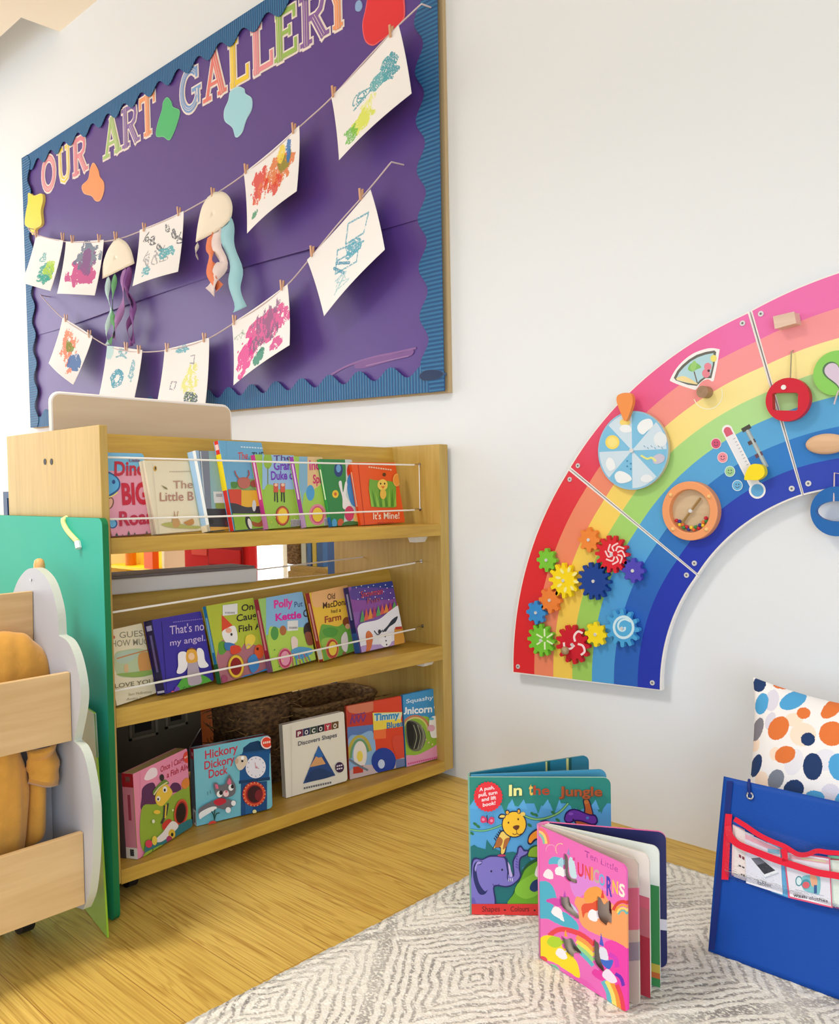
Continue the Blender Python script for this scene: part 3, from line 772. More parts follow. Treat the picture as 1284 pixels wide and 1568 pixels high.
jelly(d1, (182, 366), 'cream paper jellyfish with thin green and purple ribbon tails', [
    ([(165, 424), (168, 450), (170, 480), (166, 510), (165, 528)], .030, '#bcd9dc'), ([(175, 420), (177, 445), (172, 480), (178, 500), (168, 526)], .028, '#6fae7a'),
    ([(190, 412), (192, 435), (188, 468), (180, 500), (174, 518)], .040, '#a678b4'), ([(198, 408), (196, 440), (204, 465), (206, 490), (203, 526)], .038, '#7d4a92'), ([(200, 410), (198, 446), (203, 480), (198, 505), (201, 530)], .028, '#6b3577')])
d2 = smooth_curve([(328, 294), (342, 294), (352, 303), (356, 318), (354, 334)], 5)+smooth_curve([(353, 336), (338, 350), (318, 362), (300, 371)], 4)+smooth_curve([(300, 369), (303, 345), (309, 318), (318, 302)], 5)
jelly(d2, (329, 296), 'cream paper jellyfish with orange, white and pale blue paper tails', [
    ([(322, 360), (326, 385), (323, 405), (330, 428), (336, 442)], .055, '#ee8a62'), ([(333, 352), (336, 378), (342, 402), (332, 425), (322, 448)], .065, '#ecdcdc'),
    ([(347, 340), (353, 370), (361, 410), (364, 445), (368, 474)], .082, '#9fd0de'), ([(302, 371), (304, 385), (303, 398)], .006, '#efe6dc')])

# pegs
peg_at = [(97, 363, 'right corner of the green and teal scribble'), (112, 367, 'left corner of the pink and grey purple painting'), (153, 366, 'right corner of the pink and grey purple painting'),
          (178, 362, 'top of the jellyfish with green and purple tails'), (222, 349, 'left corner of the black and blue squiggles'), (275, 325, 'right corner of the black and blue squiggles'),
          (327, 296, 'top of the jellyfish with orange and blue tails'), (378, 260, 'left corner of the red and orange painting'), (451, 198, 'right corner of the red and orange painting'),
          (512, 142, 'left corner of the drawing with teal above yellow'), (600, 50, 'right corner of the drawing with teal above yellow'), (102, 488, 'left corner of the tilted orange, green and blue painting'),
          (138, 512, 'right corner of the tilted orange, green and blue painting'), (194, 531, 'middle of the blue ring scribble'), (214, 536, 'right corner of the blue ring scribble'),
          (257, 533, 'left corner of the drawing with yellow and dark marks'), (314, 518, 'right corner of the drawing with yellow and dark marks'), (360, 491, 'left corner of the pink and purple painting'),
          (433, 438, 'right corner of the pink and purple painting'), (479, 386, 'left corner of the drawing of blue line shapes'), (554, 299, 'right corner of the drawing of blue line shapes'),
          (57, 359, 'left corner of the green and teal scribble')]
for x, y, w_ in peg_at:
    c = sw(x, y)
    t = thing('clothes_peg', 'tiny wooden peg clipped at the %s' % w_, 'clothes peg', (c[0], c[1]-.004, c[2]), 'tiny wooden pegs on the two strings')
    for s_ in (-1, 1):
        b = MB(); y0 = c[1]-.004+s_*.0042
        b.hexa([(c[0]-.0045, y0-.002+s_*.0, c[2]-.018), (c[0]+.0045, y0-.002, c[2]-.018), (c[0]+.0045, y0+.002, c[2]-.018), (c[0]-.0045, y0+.002, c[2]-.018),
                (c[0]-.0045, y0-.002+s_*.003, c[2]+.022), (c[0]+.0045, y0-.002+s_*.003, c[2]+.022), (c[0]+.0045, y0+.002+s_*.003, c[2]+.022), (c[0]-.0045, y0+.002+s_*.003, c[2]+.022)])
        b.build('prong', M_peg, t)
# ------------------------------------------------------------------ open bookshelf standing out from the wall
M_shelf = wood('shelf_beech', (212, 172, 74), (176, 134, 46), 'Y')
M_shelfv = wood('shelf_beech_upright', (202, 170, 94), (176, 140, 62), 'Z')
M_elastic = plain('white_elastic', (240, 236, 228), .6)
M_white = plain('white_plastic', (240, 240, 238), .4)
M_dark = plain('dark_plastic', (34, 32, 32), .5)
M_steel = plain('steel', (190, 190, 192), .3, metal=1.0)
XF, XB = -1.95, -2.49
SY0, SY1 = .972, 2.192
drop = lambda y: -.019*(y-.972)                        # the unit stands a hair lower at the wall end
shelf = thing('bookshelf', 'tall light wooden open bookshelf with three shelves and white cords, standing end-on to the wall', 'bookshelf', (-2.22, 1.58, 0))
def slab(x0, x1, y0, y1, z0, z1, mb=None):
    mb = mb or MB()
    return mb.hexa([(x0, y0, z0+drop(y0)), (x1, y0, z0+drop(y0)), (x1, y1, z0+drop(y1)), (x0, y1, z0+drop(y1)), (x0, y0, z1+drop(y0)), (x1, y0, z1+drop(y0)), (x1, y1, z1+drop(y1)), (x0, y1, z1+drop(y1))])
ep = slab(XB, XF, SY0, SY0+.020, .057, 1.150).build('end_panel', M_shelfv, shelf, bevel=.0015)
b = MB()
for px in ((69, 707), (79, 707)):
    p = on('Y', SY0, *px); b.disc((p[0], p[1]+.001, p[2]), (0, -1, 0), .008, .002, 14)
b.build('screw_cap', M_dark, ep)
ep2 = slab(XB, XF, SY1-.042, SY1, .057, 1.150).build('end_panel', M_shelfv, shelf, bevel=.0015)
YI0, YI1 = SY0+.020, SY1-.042
Z1, Z2, Z3 = .884, .478, .089                          # tops of the three shelves at the left end
slab(XB+.01, XF, YI0, YI1, Z1-.038, Z1).build('shelf', M_shelf, shelf, bevel=.0015)
slab(XB+.01, XF, YI0, YI1, Z2-.046, Z2).build('shelf', M_shelf, shelf, bevel=.0015)
slab(XB, XF, YI0, YI1, Z3-.035, Z3).build('shelf', M_shelf, shelf, bevel=.0015)
def backpanel(xb, zb, xt, zt, th=.014):
    b = MB(); P = []
    for z, x in ((zb, xb), (zt, xt)):
        for (xx, y) in ((x-th, YI0), (x, YI0), (x, YI1), (x-th, YI1)): P.append((xx, y, z+drop(y)))
    return b.hexa(P)
backpanel(-2.115, Z1, -2.172, 1.147).build('back_panel', M_shelf, shelf)
backpanel(-2.13, Z2, -2.20, .722).build('back_panel', M_shelf, shelf)
CX = -2.028
def cord(y0px, y1px, xl):
    a = on('X', CX, *y1px); l = np.array([xl, YI0, on('X', xl, *y0px)[2]])
    o = MB().tube([l, (l+a)/2+np.array([.003, 0, -.002]), a], .0028, 6).build('retaining_cord', M_elastic, shelf)
    w = np.array([CX-.012, YI1, a[2]+.002])
    MB().tube([a+np.array([0, -.004, 0]), a+np.array([-.002, .008, .004]), w], .0018, 6).disc(w, (0, -1, 0), .006, .002, 10).build('hook', M_steel, o)
    return w
a1 = cord((165, 700), (634, 712), -1.985); a2 = cord((168, 795), (634, 781), -1.960); cord((172, 938), (635, 862), -1.985); cord((176, 1058), (635, 963), -1.958)
MB().tube([a1+np.array([0, -.003, 0]), a2+np.array([0, -.003, 0])], .0018, 6).build('retaining_cord', M_elastic, shelf)
# the far side has cords too
a = on('Y', YI1, 555, 853); l = on('X', a[0], 330, 880); dlt = (a-l)/(a[1]-l[1])
MB().tube([a-dlt*(a[1]-YI0), a], .0026, 6).build('retaining_cord', M_elastic, shelf)
for px in ((641, 822), (652, 1013)):                   # white shelf brackets under the right ends
    p = on('Y', YI1-.02, *px); zt = (Z1-.038 if px[1] < 900 else Z2-.046)+drop(YI1)
    br = MB().prism([(p[0]-.03, YI1-.045, zt), (p[0]+.025, YI1-.045, zt), (p[0]+.01, YI1-.045, zt-.022), (p[0]-.02, YI1-.045, zt-.022)], [(p[0]-.03, YI1, zt), (p[0]+.025, YI1, zt), (p[0]+.01, YI1, zt-.022), (p[0]-.02, YI1, zt-.022)])
    o = br.build('bracket', M_white, shelf)
for (x, y) in ((-2.04, 1.06), (-2.40, 1.06), (-2.04, 2.08), (-2.40, 2.08)):
    zt = Z3-.035+drop(y)
    c = MB().disc((x, y-.012, .0235), (0, 1, 0), .0235, .024, 18)
    o = c.build('castor', M_dark, shelf)
    MB().box((x-.012, y-.016, .03), (x+.012, y+.016, zt)).build('castor_fork', M_steel, o)

# ------------------------------------------------------------------ books
ZA, ZB, ZC = crop(150, 670, 1284/280), crop(330, 640, 1284/390), crop(160, 880, 1284/280)
ZD, ZE, ZF = crop(400, 860, 4.28), crop(180, 1060, 1284/260), crop(410, 1020, 4.28)
ZJ, ZU, ZP = crop(715, 1160, 1284/225), crop(820, 1260, 5.225), crop(1090, 1180, 6.6186)
ID = lambda x, y: (x, y)
M_pages = plain('page_edges', (236, 228, 208), .8)
def rrect(w, h, r, corners=(1, 1, 1, 1), n=5):
    """outline x 0..w, z 0..h; corners BL BR TR TL"""
    P = []
    for (cx, cy, a0, k) in ((0, 0, 180, corners[0]), (w, 0, 270, corners[1]), (w, h, 0, corners[2]), (0, h, 90, corners[3])):
        if not k: P.append((cx, cy)); continue
        ox = cx+(r if cx == 0 else -r); oy = cy+(r if cy == 0 else -r)
        for i in range(n+1):
            a = math.radians(a0+90*i/n); P.append((ox+r*math.cos(a), oy+r*math.sin(a)))
    return P
class Book:
    """local frame: x along the width, y back into the book, z up; origin at the front bottom spine corner"""
    def __init__(s, P0, u, lean, t):
        u = np.array([u[0], u[1], 0.0]); u /= np.linalg.norm(u)
        out = np.array([u[1], -u[0], 0.0]); back = -out
        s.u = u; s.v = math.cos(lean)*np.array([0, 0, 1.])+math.sin(lean)*back
        s.b = math.cos(lean)*back-math.sin(lean)*np.array([0, 0, 1.]); s.n = -s.b
        s.P0 = np.array(P0, float)+np.array([0, 0, max(0, math.sin(lean)*t)+.0006]); s.t = t
        s.M = Matrix([[s.u[i], s.b[i], s.v[i], s.P0[i]] for i in range(3)]+[[0, 0, 0, 1]])
    def uvpx(s, x, y):
        p = onp(s.P0, s.n, x, y)-s.P0
        return p@s.u, p@s.v
    def make(s, name, label, cat, group, w, h, cover, spine, art=None, spine_art=None, r=.004, paper=None, hard=.0022, back=None, ribs=0):
        t = s.t; c = hard
        root = thing(name, label, cat, None, group, M=s.M)
        b = MB()
        o = rrect(w, h, r, (0, 1, 1, 0))
        b.prism([(x, 0, z) for x, z in o], [(x, c, z) for x, z in o], lin(cover), lin(paper or cover))
        if art:
            clip = [proj(s.P0+x*s.u+z*s.v) for x, z in rrect(w, h, r, (0, 1, 1, 0), 3)]
            def mp(px, py, d):
                x, z = s.uvpx(px, py); return (x, -d, z)
            art.emit(b, mp, clip)
        b.build('front_cover', PRINT, root, local=True)
        b = MB().prism([(x, t-c, z) for x, z in o], [(x, t, z) for x, z in o], lin(back or cover)); b.build('back_cover', PRINT, root, local=True)
        b = MB().box((0, c, 0), (.0025, t-c, h), lin(spine))
        if spine_art:
            for (y0, y1, z0, z1, col) in spine_art: b.add([(-.0002, t*y0, h*z0), (-.0002, t*y1, h*z0), (-.0002, t*y1, h*z1), (-.0002, t*y0, h*z1)], [(0, 1, 2, 3)], lin(col))
        b.build('spine', PRINT, root, local=True)
        b = MB()
        if ribs:
            k = (t-2*c)/ribs
            for i in range(ribs):
                q = rrect(w-.0005, h-.001, r, (0, 1, 1, 0))
                b.prism([(x+.0026, c+i*k+.0002, z+.0005) for x, z in q if True], [(x+.0026, c+(i+1)*k-.0002, z+.0005) for x, z in q], lin(paper or '#ece4d0'))
        else: b.box((.0026, c, .003), (w-.004, t-c, h-.003), lin(paper or '#ece4d0'))
        b.build('page_block', PRINT, root, local=True)
        return root
def shelf_row(specs, X0, zfun, lean, group):
    """specs: dict(bl, br, tl px; t; ...) left to right, overlapped like shingles"""
    n = len(specs); Y = []
    XA = []
    for s in specs:
        x = X0(1.4)
        for _ in range(4): x = X0(on('X', x, *s['bl'])[1])
        XA.append(x); Y.append(on('X', x, *s['bl'])[1])
    for i, s in enumerate(specs):
        if 'slope' in s: sl = s['slope']
        elif i+1 < n: sl = (specs[i+1]['t']+.003)/(Y[i+1]-Y[i])
        else: sl = .05
        if i+1 < n: sl += (XA[i]-XA[i+1])/(Y[i+1]-Y[i])
        u = np.array([-sl, 1.0, 0]); y = Y[i]
        bk = Book((XA[i], y, zfun(y)), u, math.radians(s.get('lean', lean)), s['t'])
        w = bk.uvpx(*s['br'])[0]; h = bk.uvpx(*s['tl'])[1]
        bk.make(s.get('name', 'picture_book'), s['label'], 'book', group, w, h, s['cover'], s['spine'], s.get('art'), s.get('sa'), r=s.get('r', .004), paper=s.get('paper'), back=s.get('back'))

# ---- artwork, top shelf
a = Art(ZA)
a.rect(0, 90, 430, 235, '#78bbdf'); a.rect(0, 235, 430, 720, '#e8a0b4')
a.blob([(50, 250), (105, 255), (150, 300), (152, 355), (115, 395), (50, 430)], '#2d5f9a'); a.blob([(50, 262), (103, 266), (141, 306), (141, 350), (108, 382), (50, 400)], '#5fb4e4'); a.ell(108, 312, 12, 15, '#2a4d8f')
a.curve([(55, 425), (100, 410), (135, 385)], 9, '#f2e27a'); a.ell(82, 462, 26, 42, '#7a4a3a', .3); a.ell(80, 462, 19, 36, '#f0b89a', .3)
a.ell(100, 605, 34, 34, '#2d5f9a'); a.ell(98, 605, 26, 26, '#6fbbe6')
a.text('Dino', 112, 268, 330, 262, 100, '#c22f42', (0, -1), .03); a.text('BIG', 168, 468, 350, 462, 150, '#c9203c', (-.06, -1), .04); a.text('Roar', 148, 620, 390, 600, 100, '#c22f4c', (-.04, -1), .03)
a.text('Little', 215, 172, 290, 172, 22, '#8a3a5a')
for i in range(8): a.poly([(70+i*42, 705), (85+i*42, 655+(i % 3)*12), (103+i*42, 705)], '#3d5a45')
art_dino = a
a = Art(ZA)
a.ell(400, 218, 13, 20, '#d2a64e'); a.ell(402, 216, 5, 12, '#4a4030'); a.dashes(500, 240, 650, 238, 8, '#c9b9a0', 11)
a.text('The', 525, 360, 662, 356, 55, '#b98c78', (-.03, -1), 0); a.text('Little B', 432, 448, 668, 442, 62, '#b98474', (-.03, -1), .005)
a.poly([(440, 335), (478, 352), (486, 368), (462, 358)], '#8c8450'); a.blob([(440, 610), (520, 596), (620, 618), (705, 622), (700, 640), (600, 640), (500, 632)], '#b8b868')
a.blob([(520, 560), (545, 555), (572, 600), (556, 630), (522, 626)], '#cba068'); a.blob([(598, 600), (620, 585), (660, 572), (668, 605), (632, 618)], '#c98f50'); a.curve([(535, 560), (530, 520)], 5, '#c09060'); a.curve([(550, 560), (556, 520)], 5, '#c09060')
a.line([(375, 180), (425, 700)], 3, '#d8cfb8'); art_bunny = a
a = Art(ZA)
a.rect(640, 90, 720, 720, '#9fbede', 0, .14); a.rect(705, 90, 790, 720, '#7c8494', 0, .12); a.rect(775, 90, 1000, 500, '#8fb6ba', 0, .05)
a.ell(900, 600, 200, 110, '#2e3036'); a.ell(880, 480, 60, 50, '#8aa04a', .3); a.rect(690, 500, 1000, 650, '#34363c'); a.rect(700, 628, 1000, 700, '#d9a544'); a.rect(805, 380, 890, 460, '#dfe3e2', 0, .1); a.rect(825, 395, 870, 418, '#a9b0b4')
a.ell(780, 592, 30, 20, '#22242a'); a.ell(905, 600, 18, 22, '#5a3a3a'); a.text('G', 855, 250, 882, 250, 60, '#5f7d86'); a.line([(715, 100), (765, 690)], 8, '#c9d2da'); a.dashes(815, 672, 920, 664, 12, '#6a4a20', 5); art_grey = a
a = Art(ZA)
a.rect(900, 0, 1420, 420, '#6fb0d6'); a.poly([(930, 320), (1060, 290), (1300, 300), (1300, 420), (930, 420)], '#8cb06a'); a.blob([(930, 315), (970, 315), (975, 350), (940, 355)], '#4f8a3c')
a.text('The', 980, 155, 1050, 150, 50, '#d34a3c'); a.text('THE TABLE', 1078, 150, 1300, 146, 46, '#20304a'); a.dashes(1000, 66, 1265, 84, 9, '#d9ecf6', 14)
a.blob([(975, 300), (1010, 280), (1055, 290), (1060, 340), (1020, 360), (985, 345)], '#c06a5a'); a.curve([(985, 290), (965, 265), (955, 235)], 8, '#b4584a'); a.curve([(1040, 285), (1055, 260), (1050, 232)], 8, '#b4584a'); a.ell(1092, 325, 28, 25, '#a0503c')
a.rect(905, 365, 1000, 500, '#d8452e'); a.rect(1000, 372, 1170, 490, '#eab22e'); a.blob([(905, 470), (960, 465), (1040, 490), (1150, 480), (1180, 500), (1180, 545), (905, 545)], '#3a3a42')
a.rect(905, 535, 1420, 720, '#8fbb3c'); a.ell(1050, 600, 22, 52, '#26282e', -.25); a.ell(1058, 606, 13, 38, '#e8e6e2', -.25); a.ell(1088, 480, 14, 40, '#d7dadc'); a.blob([(1070, 590), (1120, 600), (1160, 560), (1150, 620), (1090, 625)], '#a4582c'); art_table = a
a = Art(ZB)
a.rect(235, 150, 440, 360, '#9cc2e6'); a.ell(262, 215, 22, 42, '#9bbf3e'); a.line([(262, 250), (262, 380)], 5, '#7a8a3a'); a.blob([(245, 360), (300, 345), (360, 400), (440, 380), (440, 600), (250, 600)], '#9fc94a')
a.text('Grand', 292, 262, 402, 260, 44, '#7a3fc4', (-.03, -1), .03); a.text('Duke of', 278, 312, 404, 308, 44, '#7a3fc4', (-.03, -1), .03); a.text('The', 290, 216, 380, 212, 26, '#5a3a8a')
for x in (302, 336): a.rect(x-12, 330, x+12, 376, '#d8583c'); a.line([(x-5, 376), (x-6, 420)], 6, '#2b2b30'); a.line([(x+6, 376), (x+8, 425)], 6, '#2b2b30'); a.ell(x, 338, 9, 8, '#f1c8a8')
a.ell(334, 494, 35, 50, '#a83a34'); a.ell(334, 494, 29, 43, '#e87a3a'); a.ell(335, 494, 24, 37, '#f6d13c'); a.rect(375, 512, 425, 568, '#c9c9cc')
for i in range(7): a.line([(379+i*7, 516), (381+i*7, 564)], 3, '#46464c')
for i in range(9): a.ell(258+i*19, 520+((i*37) % 60)-30, 3, 3, '#e9e05a')
art_duke = a
a = Art(ZB)
a.rect(440, 180, 560, 360, '#e9c48a'); a.rect(420, 180, 462, 600, '#86b6d2'); a.text('Incy', 472, 262, 545, 258, 48, '#d9358a', (-.03, -1), .03); a.text('Spider', 490, 330, 580, 322, 44, '#d8276c', (-.03, -1), .03)
a.blob([(440, 400), (480, 370), (560, 350), (600, 600), (455, 600)], '#a5cf55'); a.ell(476, 378, 21, 40, '#4b9fd6'); a.ell(512, 488, 44, 54, '#e08aa0'); a.ell(512, 488, 32, 44, '#d9527c'); a.ell(512, 488, 26, 36, '#f3d338'); a.rect(545, 505, 580, 556, '#d8d8d8')
for i in range(5): a.line([(549+i*6, 508), (551+i*6, 552)], 3, '#444')
art_spider = a
a = Art(ZB)
a.rect(540, 180, 760, 600, '#2f8a4a'); a.rect(640, 180, 760, 600, '#cfe0dc'); a.blob([(560, 190), (650, 205), (640, 560), (575, 560), (550, 300)], '#2f8a4a')
a.ell(618, 262, 22, 36, '#24407e'); a.ell(618, 255, 12, 20, '#6aa6d8'); a.ell(682, 268, 22, 40, '#d8452e'); a.blob([(665, 300), (690, 280), (712, 330), (708, 440), (680, 430), (662, 360)], '#3d8fd0'); a.ell(602, 384, 16, 20, '#f3cb3a'); a.ell(602, 384, 7, 9, '#d86a2a')
a.blob([(618, 330), (632, 320), (640, 375), (652, 322), (662, 335), (655, 390), (676, 430), (670, 456), (640, 456), (636, 400)], '#f3efee'); a.ell(672, 482, 24, 38, '#d83a6c'); a.ell(596, 532, 13, 24, '#4ea6dc'); a.ell(628, 530, 16, 22, '#d0603c'); a.ell(706, 505, 14, 30, '#e8c878')
a.blob([(640, 530), (680, 520), (730, 530), (730, 560), (640, 560)], '#3f7a3a'); art_green = a
a = Art(ZB)
a.line([(716, 225), (752, 545)], 4, '#c23a16'); a.dashes(770, 247, 888, 263, 7, '#f0c9a8', 10); a.ell(848, 286, 9, 9, '#5f3a1c')
a.blob([(772, 318), (800, 314), (890, 322), (906, 340), (904, 440), (880, 452), (792, 448), (782, 430)], '#74a83c')
for i in range(9): a.poly([(782+i*14, 448), (768+i*17, 340+(i % 3)*14), (796+i*14, 448)], '#4f8a2c' if i % 2 else '#8fc04a')
a.ell(838, 338, 26, 28, '#f2cc5c'); a.ell(828, 332, 4, 5, '#3a2a1a'); a.ell(848, 332, 4, 5, '#3a2a1a'); a.poly([(828, 345), (850, 345), (840, 358)], '#e2702a'); a.ell(840, 385, 16, 26, '#e7b84a')
a.ell(908, 314, 19, 32, '#f4b45c'); a.ell(908, 314, 15, 27, '#f09a3e'); a.text("It's Mine!", 790, 512, 922, 508, 34, '#f8e6cf', (-.03, -1), .012); a.dashes(812, 532, 895, 529, 7, '#b5330f', 8); art_mine = a
ztop = lambda y: Z1+drop(y); zmid = lambda y: Z2+drop(y); zbot = lambda y: Z3+drop(y)
row1 = [dict(bl=(171, 825), br=(241, 822), tl=(164, 693), t=0.016, cover='#e8a0b4', spine='#d87a90', art=art_dino, r=.008, label='pink and pale blue dinosaur board book at the left end of the top shelf'),
        dict(bl=(240, 822), br=(312, 815), tl=(229, 705), t=0.018, cover='#efe3c4', spine='#d9cfb4', art=art_bunny, label='cream picture book with small rabbits on its cover on the top shelf', sa=[(.4, .5, 0, 1, '#b8b090')]),
        dict(bl=(322, 816), br=(356, 812), tl=(306, 690), t=0.028, cover='#8fb0b4', spine='#9fc0e0', art=art_grey, label='worn grey and pale blue hardback with a black picture on the top shelf', sa=[(.0, .35, 0, 1, '#e4e8ea'), (0, 1, 0, .08, '#e0d2b4')]),
        dict(bl=(359, 814), br=(424, 810), tl=(347, 675), t=0.018, cover='#6fb0d6', spine='#d8322a', art=art_table, label='tallest book on the top shelf, blue sky over a red and yellow wagon', sa=[(0, 1, .45, .85, '#f2d422'), (.2, .8, .9, .96, '#f0c8c0')]),
        dict(bl=(411, 814), br=(470, 808), tl=(402, 696), t=0.020, cover='#9fc94a', spine='#c23a86', art=art_duke, label='board book with Grand Duke in purple letters and a yellow round window', sa=[(.35, .65, .4, .9, '#f0c0d8'), (0, 1, 0, .2, '#c07aa8')]),
        dict(bl=(469, 810), br=(512, 805), tl=(458, 699), t=0.020, cover='#a5cf55', spine='#9a3fa0', art=art_spider, label='board book with a pink ringed yellow window and a blue spine stripe', sa=[(.35, .65, .4, .9, '#e8c0e0'), (0, 1, 0, .2, '#b894c0')]),
        dict(bl=(508, 806), br=(556, 803), tl=(500, 703), t=0.012, cover='#2f8a4a', spine='#3a9a4a', art=art_green, label='green book with a white rabbit, left of the orange book', sa=[(.3, .7, .4, .85, '#d8e8c0'), (0, 1, 0, .14, '#2a6aa8')]),
        dict(bl=(553, 805), br=(620, 800), tl=(544, 708), t=0.013, cover='#ec5a24', spine='#d84a18', art=art_mine, label='bright orange square book with a chick in grass, right end of the top shelf', sa=[(.3, .7, .3, .85, '#f0b090')])]
shelf_row(row1, lambda y: -1.966-.075*(y-1.0)/.8, ztop, 11, 'picture books facing out on the top shelf')

# ---- middle shelf
a = Art(ZC)
a.rect(0, 300, 420, 1000, '#e6dcbc'); a.text('GUESS', 104, 446, 300, 428, 42, '#8f8a72', (-.05, -1), .008); a.text('HOW MUCH', 50, 508, 345, 486, 44, '#8f8a72', (-.05, -1), .008)
a.blob([(70, 560), (140, 530), (250, 520), (330, 560), (340, 660), (300, 710), (180, 722), (85, 700)], '#b9c9a0'); a.blob([(80, 560), (190, 530), (240, 545), (180, 610), (100, 620)], '#b3c8b4'); a.blob([(240, 560), (300, 545), (330, 600), (325, 665), (260, 690), (235, 640)], '#d49a58')
a.curve([(85, 590), (150, 570), (240, 545), (300, 530)], 9, '#c98a55'); a.blob([(135, 640), (160, 630), (165, 680), (140, 685)], '#d8b888'); a.blob([(80, 700), (200, 685), (330, 672), (335, 700), (200, 722)], '#8fae5a')
a.text('I LOVE YOU', 40, 802, 345, 760, 30, '#7d765c', (-.05, -1), .006); a.text('Sam McBratney', 165, 850, 330, 830, 18, '#a89c78', bold=0); a.text('Anita Jeram', 150, 884, 330, 862, 16, '#a89c78', bold=0); a.ell(62, 440, 8, 12, '#c06a4a'); art_guess = a
a = Art(ZC)
a.line([(400, 330), (440, 880)], 4, '#241a5a'); a.text("That's not", 458, 420, 722, 386, 62, '#c9b6dc', (-.04, -1), .004); a.text('my angel...', 460, 500, 735, 458, 44, '#c9b6dc', (-.04, -1), .004, caps=.72); a.dashes(480, 334, 690, 310, 6, '#8a7ac8', 14)
a.blob([(480, 880), (520, 760), (560, 720), (600, 700), (680, 705), (740, 740), (790, 815), (785, 850)], '#58a83a'); a.poly([(440, 900), (500, 780), (525, 800), (475, 890)], '#7a4ab4')
a.blob([(512, 560), (545, 540), (575, 560), (575, 650), (540, 692), (502, 690), (512, 640)], '#f2ecec'); a.blob([(642, 535), (665, 516), (690, 540), (700, 600), (725, 640), (690, 655), (655, 640)], '#f2ecec')
a.blob([(580, 620), (600, 600), (640, 600), (660, 680), (678, 750), (640, 775), (582, 765)], '#b3a4b0'); a.blob([(566, 590), (572, 540), (600, 515), (635, 530), (648, 600), (625, 618), (580, 620)], '#e3a83e'); a.ell(604, 575, 22, 26, '#f2c9a0'); a.arc(606, 530, 26, 10, 0, 180, 8, '#7a4a20')
for i in range(12): a.line([(545+i*19, 800-((i*7) % 20)), (558+i*19, 788+((i*11) % 22))], 4, '#2c5a1c')
a.ell(470, 828, 11, 11, '#e25a6a'); art_angel = a
a = Art(ZC)
a.rect(760, 180, 1200, 720, '#b3bf3a', -.1); a.blob([(800, 500), (880, 460), (950, 520), (1000, 480), (1150, 560), (1150, 820), (800, 820)], '#b0707a'); a.blob([(800, 480), (840, 470), (860, 520), (830, 560), (800, 550)], '#5d9a3a')
a.text('Once', 960, 258, 1105, 232, 46, '#2a2620', (-.03, -1), .02); a.text('Caught', 925, 330, 1125, 296, 48, '#2a2620', (-.03, -1), .02); a.text('Fish Al', 940, 404, 1110, 376, 46, '#2a2620', (-.03, -1), .02)
a.poly([(820, 280), (905, 365), (822, 405)], '#dc4a2c'); a.blob([(822, 405), (860, 375), (910, 360), (930, 420), (925, 470), (880, 490), (840, 465)], '#f0ece8'); a.ell(868, 392, 22, 18, '#f0b090'); a.ell(888, 420, 8, 10, '#2a2a30'); a.rect(826, 215, 930, 290, '#e6e6e4', -.12)
for i in range(7): a.line([(845+i*10, 262), (846+i*10, 274)], 4, '#555')
a.blob([(840, 480), (900, 485), (920, 520), (850, 530)], '#3a78b4'); a.blob([(880, 505), (940, 500), (950, 540), (890, 560)], '#d8452e'); a.blob([(985, 440), (1030, 420), (1055, 450), (1030, 500), (990, 520)], '#ecd24a'); a.ell(1080, 540, 34, 50, '#dc5a2c'); a.ell(1068, 522, 9, 11, '#5a1a10')
a.blob([(960, 720), (1060, 690), (1150, 660), (1150, 760), (980, 800)], '#2f86c4'); a.blob([(1000, 600), (1050, 560), (1080, 640), (1030, 690)], '#3a86c8'); a.ell(917, 645, 58, 84, '#b08a2a'); a.ell(917, 645, 53, 78, '#ecc43c'); a.ell(916, 645, 40, 62, '#8f1f22'); a.ell(1080, 712, 20, 16, '#ecece4'); a.curve([(985, 520), (1000, 490), (1020, 500)], 5, '#c8a8b8')
a.blob([(820, 790), (950, 760), (1140, 700), (1140, 830), (820, 830)], '#3a8fca'); a.ell(835, 735, 22, 30, '#a04a6a'); art_once = a
a = Art(ZD)
a.rect(30, 200, 340, 480, '#86b8de'); a.text('Polly', 82, 305, 206, 290, 52, '#e0309a', (-.04, -1), .04); a.text('Put the', 216, 300, 335, 284, 36, '#344a7a', (-.04, -1), .01); a.text('Kettle', 92, 388, 262, 368, 46, '#d8209c', (-.04, -1), .04); a.text('On', 274, 364, 335, 356, 48, '#2a2a30', (-.04, -1), .02)
a.blob([(45, 460), (90, 430), (160, 450), (250, 430), (350, 470), (350, 780), (60, 780)], '#b3d455'); a.ell(85, 470, 26, 45, '#4f9a4a'); a.ell(140, 452, 22, 32, '#b06a3a'); a.rect(168, 390, 238, 456, '#e4e4e0', -.08)
for i in range(8): a.line([(180+i*7, 428), (181+i*7, 440)], 3, '#444')
a.ell(305, 450, 32, 52, '#2a2024'); a.blob([(280, 480), (300, 460), (330, 480), (335, 540), (300, 545)], '#8a4a34'); a.blob([(190, 510), (210, 490), (235, 520), (225, 590), (200, 585)], '#ecd8cc'); a.blob([(190, 590), (240, 560), (320, 570), (330, 600), (240, 640)], '#58a4d4')
for i in range(6): a.curve([(205+i*16, 600), (200+i*22, 640), (205+i*26, 690)], 6, '#3f8fc4' if i % 2 else '#c05a6a')
a.ell(150, 635, 46, 68, '#e07a8c'); a.ell(150, 635, 40, 60, '#b83a5c'); a.ell(150, 635, 31, 48, '#ec9ab8')
for i in range(14): a.ell(80+(i*53) % 250, 580+(i*71) % 150, 4, 5, '#e8e468' if i % 2 else '#4d8a34')
art_polly = a
a = Art(ZD)
